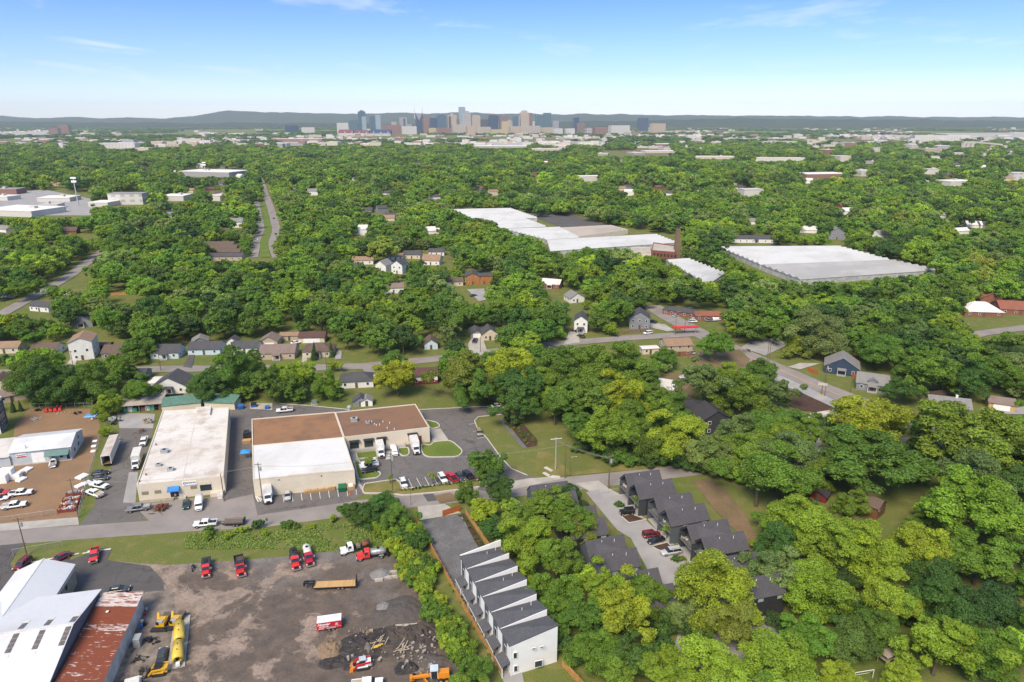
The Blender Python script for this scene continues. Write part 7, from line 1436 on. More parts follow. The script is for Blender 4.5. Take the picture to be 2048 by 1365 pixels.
# ------------------------------------------------------------------ glasshouses
GH1 = roofmat('whitewashed_glass', (.46, .46, .46), (.37, .37, .365), .05); GH2 = roofmat('clear_glass_roof', (.27, .265, .26), (.35, .345, .34), .04); GHW = M('glass_wall', (.42, .43, .42), rough=.5, var=.3, scale=.3)
def glasshouse(px, label, n=None, roof=None, h=3.6, rise=1.5):
 FL, FR, BR, BL = (at(x, y, h) for x, y in px); c = (FL+BR)/2; t = thing('glasshouse', label, 'greenhouse', (c.x, c.y, 0), 0)
 L = ((FL-BL).length+(FR-BR).length)/2; n = n or max(3, int(L/6.5)); P = [(p.x, p.y) for p in (FL, FR, BR, BL)]; slab(t, shrink(P, .3), 0, h-.05, 'wall', GHW)
 for i in range(n):
  a, b, m = i/n, (i+1)/n, (i+.5)/n; q = [local(t, v) for v in (FL.lerp(BL, a), FR.lerp(BR, a), FL.lerp(BL, m), FR.lerp(BR, m), FL.lerp(BL, b), FR.lerp(BR, b))]
  z = lambda v, dz: (v.x, v.y, h+dz); MB().quad(z(q[0], 0), z(q[1], 0), z(q[3], rise), z(q[2], rise)).quad(z(q[2], rise), z(q[3], rise), z(q[5], 0), z(q[4], 0)).poly([z(q[1], 0), z(q[5], 0), z(q[3], rise)]).poly([z(q[0], 0), z(q[2], rise), z(q[4], 0)]).build('roof_bay', roof or GH1, t)
glasshouse([(905, 437), (1075, 437), (1020, 418), (890, 421)], 'white glasshouse behind all the others at the wood edge')
glasshouse([(1002, 458), (1092, 454), (1048, 438), (966, 439)], 'small white glasshouse beside the dark growing beds')
glasshouse([(1092, 480), (1158, 476), (1118, 456), (1012, 460)], 'white glasshouse beside the flat tan roof')
glasshouse([(1100, 503), (1352, 486), (1311, 470), (1094, 482)], 'wide white glasshouse behind the brick boiler house')
glasshouse([(1415, 571), (1449, 547), (1376, 519), (1331, 521)], 'narrow white glasshouse below the brick chimney')
glasshouse([(1520, 530), (1780, 521), (1675, 494), (1437, 495)], 'huge whitewashed glasshouse at the right of the chimney')
glasshouse([(1600, 560), (1873, 541), (1783, 522), (1522, 531)], 'grey clear-glass glasshouse joined to the huge white one', roof=GH2)
t = thing('packing_shed', 'flat tan-roofed packing shed between the glasshouses', 'shed', tuple(at(1185, 463)), 0); flat_building(t, [at(1157, 474, 4), at(1256, 460, 4), at(1222, 451, 4), at(1119, 456, 4)], 4.0, CREAM, roofmat('tan_flat_roof', (.40, .34, .28), (.32, .27, .22), .03), .3)
BRK = M('old_brick', (.20, .075, .045), rough=.9, fine=.3)
P = [at(1303, 508, 5), at(1350, 512, 5), at(1349, 498, 5), at(1306, 492, 5)]; t = thing('boiler_house', 'brick boiler house with a pale roof beside the tall chimney', 'factory', tuple(P[0].xy)+(0,), 0); flat_building(t, P, 7, BRK, roofmat('pale_gravel', (.42, .36, .30), (.3, .26, .22)), .8)
for k in range(7): on_wall(t, P[0], P[1], 1.5+k*2.6, 2.9+k*2.6, 3.6, 5.6, 'window', GLASS, .08)
P = [at(1262, 508, 4), at(1302, 512, 4), at(1300, 497, 4), at(1262, 497, 4)]; t = thing('factory_annex', 'low cream annex beside the boiler house', 'factory', tuple(P[0].xy)+(0,), 0); flat_building(t, P, 4.5, CREAM, roofmat('pale_gravel', (.42, .36, .30), (.3, .26, .22)), .4)
CHB = M('chimney_brick', (.21, .125, .085), rough=.9, fine=.3); b, h = top_of((1352, 518), 461); t = thing('chimney_stack', 'tall square brown brick chimney above the glasshouses', 'chimney', (b.x, b.y, 0), .15); MB().taper(-2.0, 2.0, 2.0, 0, -1.35, 1.35, 1.35, h).build('shaft', CHB, t); MB().box(-1.5, 1.5, -1.5, 1.5, h, h+.8).build('cap', CHB, t)
# ------------------------------------------------------------------ downtown towers
def facade(key, c, g, sx=.09, sz=.16):
 """far facade: bands of glass too distant to tell apart"""
 if key in MATS: return MATS[key]
 m, t, b = newmat(key); v = vec(t, False); sp = t.nodes.new('ShaderNodeSeparateXYZ'); t.links.new(v, sp.inputs[0])
 def fr(o, s):
  a = t.nodes.new('ShaderNodeMath'); a.operation = 'MULTIPLY'; a.inputs[1].default_value = s; t.links.new(o, a.inputs[0]); f = t.nodes.new('ShaderNodeMath'); f.operation = 'FRACT'; t.links.new(a.outputs[0], f.inputs[0])
  g_ = t.nodes.new('ShaderNodeMath'); g_.operation = 'GREATER_THAN'; g_.inputs[1].default_value = .5; t.links.new(f.outputs[0], g_.inputs[0]); return g_.outputs[0]
 mm = t.nodes.new('ShaderNodeMath'); mm.operation = 'MULTIPLY'; t.links.new(fr(sp.outputs[0], sx), mm.inputs[0]); t.links.new(fr(sp.outputs[2], sz), mm.inputs[1])
 t.links.new(mixc(t, mm.outputs[0], c, g), b.inputs['Base Color']); b.inputs['Roughness'].default_value = .35; MATS[key] = m; return m
FC = {'navy': facade('f_navy', (.035, .06, .11), (.02, .035, .07)), 'blue': facade('f_blue', (.065, .11, .15), (.04, .075, .11)), 'teal': facade('f_teal', (.075, .13, .15), (.05, .095, .115)), 'pale': facade('f_pale', (.27, .33, .36), (.2, .26, .3)), 'tan': facade('f_tan', (.42, .33, .25), (.34, .26, .2)),
  'stone': facade('f_stone', (.45, .38, .31), (.2, .18, .16)), 'brown': facade('f_brown', (.20, .13, .11), (.13, .09, .08)), 'brick': facade('f_brick', (.24, .13, .10), (.17, .10, .09)), 'grid': facade('f_grid', (.42, .38, .35), (.16, .15, .15), .06, .06), 'dark': facade('f_dark', (.07, .07, .085), (.04, .04, .05)), 'white': facade('f_white', (.52, .49, .45), (.36, .34, .32)), 'yellow': facade('f_yellow', (.45, .36, .18), (.36, .29, .16)), 'lilac': facade('f_lilac', (.30, .28, .30), (.22, .2, .22))}
TY = 5600.0
def far_z(X, Y, y):
 lo, hi = -20, 600
 for _ in range(40):
  m = (lo+hi)/2
  if proj((X, Y, m))[1] > y: lo = m
  else: hi = m
 return lo
def far_x(x, Y): return (x-1024)/F*(Y*math.cos(PITCH)+60*math.sin(PITCH))
def tower(x0, x1, y, col, label, Y=TY, cap=None, capc=None, name='tower', dep=None, wing=None, spire=None, rz=.25):
 X0, X1 = far_x(x0, Y), far_x(x1, Y); xc = (X0+X1)/2; w_ = (X1-X0)*.5; d = dep or min(w_, 22); h = far_z(xc, Y, y); t = thing(name, label, 'skyscraper' if h > 70 else 'building', (xc, Y, 0), rz)
 w_ *= .90
 MB().box(-w_, w_, -d, d, 0, h).build('shaft', FC[col], t); MB().box(-w_*.96, w_*.96, -d*.96, d*.96, h, h+2.5).build('parapet', FC[capc or col], t)
 if cap: MB().box(-w_*cap[0], w_*cap[0], -d*cap[0], d*cap[0], h+2.5, h+2.5+cap[1]).build('roof_block', FC[capc or col], t)
 if wing: MB().box(wing[0]*w_, wing[1]*w_, -d-6, -d, 0, h*wing[2]).build('wing', FC[wing[3]], t)
 if spire: MB().tube((0, 0, h), (0, 0, h+spire), 1.2, .4, 6).build('mast', METALG, t)
 return t
tower(717, 733, 224, 'blue', 'tall blue glass tower with a pale upper half at the skyline edge', wing=(-.1, 1.05, .78, 'pale'), cap=(.5, 8)); tower(698, 717, 242, 'teal', 'low dark glass block beside the tall blue tower')
tower(740, 753, 234, 'blue', 'rounded dark blue glass tower'); tower(751, 762, 231, 'pale', 'glass tower with a white fin beside the rounded dark tower', dep=16); tower(799, 815, 236, 'lilac', 'plain lilac grey tower with a dark stripe', wing=(.0, .3, .95, 'dark'))
t = tower(831, 845, 240, 'navy', 'blue glass tower with two pointed white spires', dep=20); X = 14*.5*TY/F; h = far_z(far_x(838, TY), TY, 240)
for s in (-1, 1):
 MB().hexa([(s*5, -22, h-45), (s*26, -22, h+10), (s*26, 18, h+10), (s*5, 18, h-45)][::s], [(s*5, -22, h+2), (s*30, -22, h+52), (s*30, 18, h+52), (s*5, 18, h+2)][::s]).build('shoulder', FC['navy'], t); MB().taper(s*29-4, s*29+4, 5, h+10, s*30-2, s*30+2, 2, h+70).tube((s*30, 0, h+70), (s*30, 0, h+105), 1.4, .3, 6).build('spire', FC['white'], t)
MB().hexa([(-26, -20, h-2), (26, -20, h-2), (26, 18, h-2), (-26, 18, h-2)], [(-29, -20, h+48), (29, -20, h+48), (29, 18, h+48), (-29, 18, h+48)]).build('crown', FC['lilac'], t); MB().box(-28, -14, -14, 16, 0, h-35).build('side_block', FC['brick'], t)
tower(846, 858, 234, 'brick', 'red-brown brick tower beside the spired tower'); tower(860, 873, 237, 'navy', 'dark navy slab tower beside the broad blue one'); tower(873, 893, 232, 'blue', 'broad blue glass tower', cap=(.6, 6)); tower(895, 914, 231, 'tan', 'stone tower with dark vertical strips', wing=(-.9, -.5, .95, 'dark'), cap=(.3, 14))
tower(912, 929, 240, 'brown', 'squat dark brown block beside the stone tower'); tower(918, 931, 215, 'pale', 'tallest pale glass tower of the skyline'); tower(925, 942, 228, 'grid', 'white gridded tower with a stepped top', cap=(.55, 18)); tower(943, 961, 233, 'tan', 'beige stone slab tower', cap=(.8, 5)); tower(961, 986, 240, 'dark', 'dark gridded office block')
tower(976, 997, 231, 'navy', 'navy glass tower with a slanted top', cap=(.7, 8), capc='brown'); tower(998, 1018, 233, 'brown', 'brown tower under construction with a crane mast', spire=55); tower(1001, 1016, 243, 'yellow', 'yellowish office block with a white strip'); tower(1014, 1022, 241, 'tan', 'narrow tan block behind the yellowish office'); tower(1026, 1038, 234, 'blue', 'blue tower with bright white edges', wing=(.75, 1.0, 1.0, 'white'))
tower(1039, 1058, 226, 'tan', 'big tan government tower with a roof block', cap=(.62, 14), spire=46); tower(1057, 1064, 227, 'brown', 'slim brown slab behind the tan government tower'); tower(1070, 1088, 232, 'teal', 'shorter teal glass tower of the pair'); tower(1086, 1102, 227, 'teal', 'taller teal glass tower of the pair', dep=18); tower(1146, 1157, 236, 'navy', 'small dark tower with a crane mast', spire=22); tower(1151, 1169, 247, 'brown', 'grey-brown slab block below the small mast tower')
tower(1130, 1149, 258, 'white', 'grey and white apartment slab', Y=4900); tower(1106, 1125, 258, 'white', 'white apartment slab next to the grey one', Y=4900); tower(1170, 1183, 257, 'grid', 'pale slab at the edge of downtown', Y=4900); tower(1274, 1296, 237, 'navy', 'dark blue office pair on the ridge', Y=6800)
for (x0, x1, y, c, lb) in [(902, 932, 250, 'stone', 'long stone courthouse below the towers'), (932, 950, 254, 'tan', 'tan stone hall below the gridded tower'), (950, 982, 255, 'stone', 'broad stone building below the dark office block'), (979, 1016, 260, 'yellow', 'long cream building below the yellowish office'), (1018, 1040, 254, 'tan', 'tan block below the blue and white tower'),
 (1040, 1082, 253, 'stone', 'wide stone capitol block below the tan tower'), (802, 834, 254, 'white', 'long white building below the lilac tower'), (857, 872, 257, 'yellow', 'small cream hall below the navy slab'), (872, 902, 257, 'brick', 'long red brick warehouse on the river front'), (762, 804, 251, 'brick', 'low arena with an orange roof'), (673, 698, 247, 'white', 'white blocks left of the dark glass block'), (1082, 1106, 256, 'tan', 'pale block right of the capitol'), (1186, 1215, 256, 'brick', 'brick block right of downtown'), (1216, 1260, 252, 'white', 'white hospital block on the far rise'), (1300, 1330, 248, 'tan', 'tan block on the far rise'),
 (570, 598, 252, 'navy', 'dark blue office with white base left of downtown'), (602, 630, 256, 'white', 'white slab left of downtown'), (100, 118, 258, 'brick', 'brick towers far left'), (120, 140, 251, 'brick', 'taller brick tower far left'), (1428, 1445, 262, 'brown', 'stepped brown tower right of downtown')]:
 tower(x0, x1, y, c, lb, Y=TY-rnd.uniform(250, 900), name='city_block', dep=30)
for i in range(16):
 x = 786+i*21+rnd.uniform(-6, 6); w_ = rnd.uniform(8, 15); c_ = ('tan', 'lilac', 'dark', 'stone', 'pale', 'brick', 'white')[i % 7]; z_ = rnd.uniform(242, 252); tower(x, x+w_, z_, c_, f'{c_} mid-rise block packed between the taller downtown towers', Y=TY+rnd.uniform(150, 500), name='city_block', dep=20)['group'] = f'{c_} mid-rise blocks downtown'
# stadium
X0, X1, Y0 = far_x(676, 4700), far_x(806, 4700), 4700; t = thing('stadium', 'open stadium with red and blue stands below downtown', 'stadium', ((X0+X1)/2, Y0, 0), 0); w_ = (X1-X0)/2
SR, SBL = M('red_seats', (.17, .05, .055)), M('blue_seats', (.035, .05, .12)); MB().box(-w_, w_*.62, -20, 60, 0, 16).build('concourse', FC['white'], t)
for i, (a, b, m, z) in enumerate(((-1, -.55, SR, 34), (-.5, -.05, SR, 30), (.0, .3, SBL, 36), (.32, .62, SBL, 34), (-.2, .25, SR, 20), (.25, .6, FC['white'], 24))): MB().hexa([(w_*a, -18-i, 14), (w_*b, -18-i, 14), (w_*b, 40, 14), (w_*a, 40, 14)], [(w_*a, 20, z), (w_*b, 20, z), (w_*b, 44, z+4), (w_*a, 44, z+4)]).build('stand', m, t)
for k in range(8): MB().box(-w_+k*w_*.22, -w_+k*w_*.22+5, -23, -19, 0, 26).build('ramp_tower', FC['white'], t)
# silos and plant at the right
p = at(1960, 304); t = thing('concrete_plant', 'group of pale silos with an inclined conveyor', 'silos', (p.x, p.y, 0), 0); SILO = M('silo_concrete', (.46, .42, .37), rough=.9); k_ = p.y/F
for i, x in enumerate((-34, -26, -18, 22, 30, 38, 46)): MB().tube((x*k_, 0, 0), (x*k_, 0, 26 if i < 3 else 20), 4.2*k_, None, 14).build('silo', SILO, t)
MB().box(-36*k_, -14*k_, -6, 6, 26, 33).build('head_house', SILO, t); MB().hexa([(-20*k_, -3, 29), (40*k_, -3, 20), (40*k_, 3, 20), (-20*k_, 3, 29)], [(-20*k_, -3, 34), (40*k_, -3, 25), (40*k_, 3, 25), (-20*k_, 3, 34)]).build('conveyor', SILO, t); MB().box(-8*k_, 30*k_, -10, 10, 0, 8).build('plant_base', SILO, t)
# ------------------------------------------------------------------ low city buildings between the trees
FARB = []
WALLS = [('white', (.56, .53, .49)), ('tan', (.44, .36, .28)), ('brick', (.26, .13, .10)), ('grey', (.32, .31, .31)), ('cream', (.52, .46, .37))]
FRF = [M('far_roof0', (.74, .70, .66)), M('far_roof1', (.52, .48, .45)), M('far_roof2', (.28, .26, .25)), M('far_roof3', (.62, .53, .45))]
def low_building(x, y, wpx, hm, dm, wi, ri, label, group=None):
 p = at(x, y); w_ = wpx*proj(p)[2]/F/2; t = thing('low_building', label, 'building', (p.x, p.y, 0), rnd.uniform(-.3, .3), group); wm = FC.get(WALLS[wi][0]) if (hm > 9 and WALLS[wi][0] in FC) else M('far_wall_'+WALLS[wi][0], WALLS[wi][1])
 MB().box(-w_, w_, -dm/2, dm/2, 0, hm).build('wall', wm, t); MB().box(-w_-.3, w_+.3, -dm/2-.3, dm/2+.3, hm, hm+.6).build('roof', FRF[ri], t)
 if rnd.random() < .5: xx = rnd.uniform(-.6, .4)*w_; MB().box(xx, xx+w_*.25, -2, 3, hm+.6, hm+3).build('roof_unit', FRF[1], t)
 FARB.append((x, y, wpx, hm))
for (x, y, w_, h, d, wi, ri, lb) in [(430, 352, 118, 9, 60, 3, 0, 'long dark warehouse with a white roof in the far trees'), (260, 408, 66, 13, 20, 0, 2, 'white townhouse block with dark roofs in the far trees'), (50, 428, 120, 6, 45, 0, 0, 'white flat-roofed store at the left edge'), (120, 402, 60, 5, 30, 0, 0, 'long white shed behind the flat-roofed store'), (105, 417, 34, 5, 20, 0, 1, 'small white shop with a dark front'),
 (20, 388, 46, 7, 25, 2, 2, 'red brick hall at the left edge'), (15, 400, 34, 5, 20, 0, 0, 'white garage below the red brick hall'), (210, 412, 40, 5, 25, 0, 0, 'low white-roofed shop beside the townhouse block'), (355, 400, 44, 6, 30, 0, 0, 'pale flat-roofed school wing in the trees'), (440, 400, 30, 6, 25, 0, 3, 'tan flat roof near the boulevard'), (1175, 362, 48, 8, 20, 0, 0, 'white townhouse row in the far trees'), (1500, 392, 40, 9, 20, 0, 1, 'white many-gabled house in the far trees'), (1640, 356, 88, 8, 40, 2, 0, 'long brick school with a white roof'),
 (1880, 282, 100, 26, 60, 0, 0, 'long white apartment row on the far rise'), (1910, 372, 60, 8, 30, 0, 0, 'white offices in the trees at the right'), (1860, 348, 40, 9, 25, 0, 1, 'white block left of the right-hand offices'), (2030, 360, 40, 12, 25, 0, 1, 'pale block at the right edge'), (1725, 352, 26, 10, 20, 0, 0, 'small white office in the far trees'), (240, 298, 66, 20, 50, 0, 0, 'stepped white block left of downtown'), (262, 294, 24, 26, 30, 3, 2, 'dark-topped block beside the stepped white one'), (380, 286, 44, 18, 30, 4, 3, 'long cream block left of downtown'), (600, 284, 100, 14, 60, 2, 0, 'sprawling white and brick block left of downtown'), (1180, 290, 55, 14, 40, 0, 2, 'pale plant with dark tanks below downtown'),
 (1560, 322, 110, 7, 60, 0, 3, 'long pale goods shed right of downtown'), (1430, 318, 90, 6, 60, 4, 3, 'long tan goods shed right of downtown'), (1320, 306, 70, 6, 50, 4, 0, 'pale river warehouse right of downtown'), (1000, 296, 110, 7, 60, 3, 0, 'long white river shed below downtown'), (1090, 302, 60, 7, 60, 4, 3, 'cream river shed below downtown'), (840, 290, 70, 7, 50, 0, 0, 'white river shed below the spired tower')]:
 low_building(x, y, w_, h, d, wi, ri, lb)
rb = random.Random(21); LN = ['white', 'tan', 'brick', 'grey', 'cream']; WH = ['in the far left outskirts', 'on the river flats below downtown', 'in the outskirts right of downtown', 'at the far right outskirts']
for i in range(250):
 z_ = rb.random()
 if z_ < .40: x, y = rb.uniform(-20, 700), rb.triangular(250, 304, 284); zi = 0
 elif z_ < .58: x, y = rb.uniform(690, 1150), rb.uniform(268, 292); zi = 1
 elif z_ < .86: x, y = rb.uniform(1120, 1700), rb.triangular(247, 322, 280); zi = 2
 else: x, y = rb.uniform(1650, 2070), rb.triangular(248, 335, 296); zi = 3
 wi = rb.choice((0, 0, 0, 1, 2, 3, 4, 4)); k = (y-236)/60; sz = rb.uniform(9, 30)*(.45+.6*k)
 low_building(x, y, sz, rb.choice((5, 6, 8, 10, 14)), rb.uniform(15, 60), wi, rb.choice((0, 0, 1, 2, 3)), f'small {LN[wi]} commercial building {WH[zi]}', f'{LN[wi]} buildings {WH[zi]}')
# pale yards, car parks and the uncountable small roofs of the plain
for i, (pts, m) in enumerate([([(1225, 300), (1400, 296), (1640, 312), (1760, 316), (1740, 326), (1500, 322), (1330, 316)], SOILM), ([(1500, 326), (1700, 322), (1720, 332), (1560, 334)], CONC2M), ([(-20, 288), (250, 280), (420, 283), (640, 282), (700, 288), (500, 294), (300, 298), (-20, 303)], CONCM), ([(700, 284), (900, 280), (1120, 286), (1200, 296), (1060, 300), (820, 292)], CONCM), ([(1780, 318), (2060, 305), (2060, 330), (1860, 332)], CONC2M), ([(1120, 272), (1500, 270), (1520, 280), (1160, 284)], CONCM), ([(-20, 262), (220, 260), (240, 268), (-20, 272)], CONCM), ([(1640, 268), (2060, 266), (2060, 274), (1700, 276)], CONCM)]):
 pave('pavement', pts, m, 'pale yards and car parks of the far city plain')
bs = [MB() for _ in range(4)]
for i in range(2600):
 y = 246+rb.random()**1.3*46; x = rb.uniform(-60, 2110)
 if mnoise.noise((x*.006, y*.09, 8.1)) < (.0 if 650 < x < 1500 else .08): continue
 p = at(x, y); w_, d, h = rb.uniform(6, 26), rb.uniform(6, 20), rb.choice((5, 6, 8, 10, 16)); bs[rb.choice((0, 0, 1, 2, 3, 3))].box(p.x-w_, p.x+w_, p.y-d, p.y+d, 0, h, rz=rb.uniform(-.3, .3), c=(p.x, p.y))
b = MB()
for k, q in enumerate(bs):
 n = len(b.v); b.v += q.v; b.f += [tuple(i+n for i in f_) for f_ in q.f]; b.m += [k]*len(q.f)
tag(b.build('city_spread', [M('city_white', (.60, .56, .51)), M('city_tan', (.46, .38, .30)), M('city_brick', (.30, .18, .14)), M('city_pale', (.54, .50, .47))]), 'countless small pale roofs of the city plain', None, None, 'stuff')
# houses showing through the far canopy
FARH = []
for i in range(110):
 x, y = rb.uniform(-10, 2060), 325+rb.random()**1.4*150
 if 880 < x < 1400 and y > 405 or 1420 < x < 1900 and y > 478 or 495 < x < 575 and y > 340 or x < 300 and 375 < y < 435: continue
 p = at(x, y); wl, rf, nm = rb.choice(((wWhite, rDark, 'white house with a dark roof'), (wWhite, rGrey, 'white house with a grey roof'), (wBrick, rBrown, 'brick house with a brown roof'), (wCream, rTan, 'cream house with a tan roof'), (wGrey, rDark, 'grey house with a dark roof'), (wWhite, rWht, 'white house with a pale roof')))
 zone = 'left of the boulevard' if x < 520 else ('behind the glasshouses' if x < 1100 else 'in the wooded far right')
 w_, d, h = rb.uniform(9, 15), rb.uniform(8, 11), rb.choice((3, 3, 3.2, 5.6)); t = thing('far_house', f'{nm} {zone} far away', 'house', (p.x, p.y, 0), rb.uniform(-.6, .6), f'far houses {zone}')
 MB().box(-w_/2, w_/2, -d/2, d/2, 0, h).poly([(w_/2, -d/2, h), (w_/2, d/2, h), (w_/2, 0, h+d*.3)]).poly([(-w_/2, d/2, h), (-w_/2, -d/2, h), (-w_/2, 0, h+d*.3)]).build('wall', wl, t)
 for s in (-1, 1): MB().quad(*[(-w_/2-.4, s*(d/2+.4), h-.2), (w_/2+.4, s*(d/2+.4), h-.2), (w_/2+.4, 0, h+d*.3+.05), (-w_/2-.4, 0, h+d*.3+.05)][::-s]).build('roof_slope', rf, t)
 FARH.append((x, y, w_*F/proj(p)[2]/2, h))
# cell tower and mast in the far left
for (bx, ty, lb) in (((157, 412), 357, 'tall pale cell mast with antennas among the far shops'), ((411, 352), 326, 'slim white mast in front of the long dark warehouse')):
 b, h = top_of(bx, ty); t = thing('cell_mast', lb, 'mast', (b.x, b.y, 0)); MB().tube((0, 0, 0), (0, 0, h), .8, .45, 10).build('shaft', STEELP, t); MB().box(-3, 3, -.6, .6, h-5, h-2.6).box(-3.4, 3.4, -.8, .8, h-.6, h+1.4).build('antenna', FRAMEW, t)
# ------------------------------------------------------------------ hills
HILLM = M('wooded_hill', (.045, .065, .028), rough=1, c2=(.03, .048, .024), scale=.004, fine=.4, fscale=.03, pos=True, spec=0)
def ridge(crest, D, label, amp, thick=1800, step=7, seed=0):
 xs = np.arange(-330, 2380, step); V = []; n = len(xs)
 cy = np.interp(xs, [c[0] for c in crest], [c[1] for c in crest])
 for r_, (dd, f) in enumerate(((-thick, 0.0), (-thick*.5, .62), (0, 1.0), (thick*.5, .7), (thick*1.2, -.05))):
  for x, y in zip(xs, cy):
   X = (x-1024)/F*D; z = max(10, 100+(240-y)*D/F)
   z += amp*mnoise.noise((X*.0016+seed, dd*.0009, seed))+amp*.6*mnoise.noise((X*.0042, dd*.002+seed, 2))+amp*.3*mnoise.noise((X*.011, dd*.005+seed, 5)); V.append((X+amp*mnoise.noise((X*.001, dd*.003, 9)), D+dd+150*mnoise.noise((X*.0015, seed, r_)), max(z*f, -5) if f > 0 else -5))
 b = MB(); b.v = V; b.f = [(r_*n+i, r_*n+i+1, (r_+1)*n+i+1, (r_+1)*n+i) for r_ in range(4) for i in range(n-1)]; b.m = [0]*len(b.f)
 tag(b.build('hills', HILLM, smooth=True), label, None, None, 'structure')
ridge([(-700, 237), (0, 235), (60, 234), (120, 237), (200, 235), (280, 237), (350, 237), (420, 234), (455, 227), (500, 224), (600, 227), (700, 229), (830, 228), (950, 227), (1060, 230), (1150, 229), (1250, 231), (1400, 232), (1550, 233), (1700, 234), (1900, 235), (2760, 236)], 13500, 'long wooded hills on the horizon', 26)
ridge([(-700, 243), (0, 243), (300, 245), (600, 246), (900, 247), (1200, 243), (1330, 240), (1480, 237), (1620, 239), (1800, 240), (1950, 242), (2760, 243)], 9300, 'low wooded rise in front of the far hills', 18, 900, seed=5)
# ------------------------------------------------------------------ planted by hand: the trees that frame the lots
def TP(rows, group=None):
 for (x, y, r, c, lb, *o) in rows: tree_px(x, y, r, c, lb, *(o[0:2] if o else ()), group=group)
TP([(1350, 880, 58, 'lime', 'round lime green tree in front of the black craftsman house'), (970, 930, 36, 'leaf', 'leafy tree at the mouth of the car park', 1.2), (795, 755, 44, 'gold', 'golden yellow-green tree standing on the lawn behind the warehouse', 1.05), (213, 812, 26, 'spring', 'bright young tree at the corner of the dirt lot', 1.15),
 (208, 864, 12, 'lime', 'small bright green bush-like tree beside the semi trailer', 1.1), (1432, 688, 38, 'mid', 'lone round tree on the churned brown soil', .85), (273, 693, 30, 'leaf', 'round leafy tree beside the grey cottage', .95), (1800, 778, 36, 'deep', 'dark dome-shaped tree beside the grey bungalow', .7), (1745, 838, 78, 'lime', 'broad yellow-green tree beside the avenue', .62),
 (1935, 870, 112, 'mid', 'huge spreading green tree right of the avenue', .72, .7), (1735, 918, 105, 'leaf', 'huge dark green tree behind the brown shed', .6, .62), (1945, 1010, 95, 'spring', 'large bright tree hiding the small porch house', .8), (1520, 950, 78, 'mid', 'big leafy tree behind the bare back yard', .8), (1597, 868, 46, 'mid', 'leafy tree in front of the white semi trailer', .95),
 (1470, 870, 40, 'grey', 'grey-green tree beside the craftsman house', .9), (1555, 790, 36, 'grey', 'pale grey-green tree beside the dark dirt plot', .95), (1405, 770, 55, 'grey', 'loose grey-green tree above the craftsman house', .9), (1480, 790, 55, 'mid', 'mid green tree between the craftsman house and the avenue', .9), (1520, 745, 30, 'leaf', 'small leafy tree at the corner of the lay-by', 1.0), (1440, 755, 45, 'spring', 'yellow-green tree behind the cluttered yard', .85),
 (1330, 715, 26, 'leaf', 'leafy tree below the tan house', .95), (1215, 740, 60, 'mid', 'round-headed tree in the middle of the wood below the side street', .85), (1130, 735, 55, 'leaf', 'leafy tree at the crest of the wood', .85), (1025, 740, 52, 'lime', 'yellow-green tree at the crest of the wood', .9), (910, 760, 52, 'olive', 'tall olive green tree beside the lawn fence', 1.1), (960, 775, 45, 'leaf', 'leafy tree above the corner of the car park', 1.0),
 (1040, 800, 50, 'deep', 'dark tree behind the rain garden', .95), (1110, 810, 48, 'leaf', 'leafy tree at the wood edge above the lawn', .95), (1180, 800, 55, 'leaf', 'big leafy tree in front of the lime tree', .95), (1245, 800, 52, 'gold', 'yellowest tree of the wood', 1.0), (1215, 860, 58, 'spring', 'bright tree at the lower edge of the wood', .9), (1280, 880, 45, 'leaf', 'leafy tree between the wood and the round lime tree', 1.0),
 (1160, 850, 40, 'leaf', 'leafy low tree at the lawn edge', .8), (1310, 800, 42, 'mid', 'mid green tree below the cluttered yard', .95), (1345, 830, 34, 'leaf', 'leafy tree beside the black annex', 1.0), (1430, 915, 40, 'pale', 'pale green tree behind the street and the lime tree', .9), (1400, 905, 40, 'pale', 'pale loose tree beside the round lime tree', .9), (1480, 905, 46, 'mid', 'mid green tree behind the dark duplexes', .9), (1560, 890, 45, 'spring', 'fresh green tree at the street bend', .95), (1640, 945, 40, 'mid', 'mid green tree above the barn-red shed', .9)])
TP([(720, 1025, 32, 'deep', 'dark bushy tree at the street edge', .75), (770, 1010, 34, 'deep', 'dark green thicket tree beside the street', .8), (805, 1035, 32, 'leaf', 'leafy tree beside the white concrete apron', .85), (690, 1020, 18, 'leaf', 'small leafy bush-tree at the street edge', .75), (830, 1060, 22, 'spring', 'bright sapling tree by the cedar fence', 1.1), (742, 1040, 24, 'deep', 'dark low tree behind the street thicket', .7)])
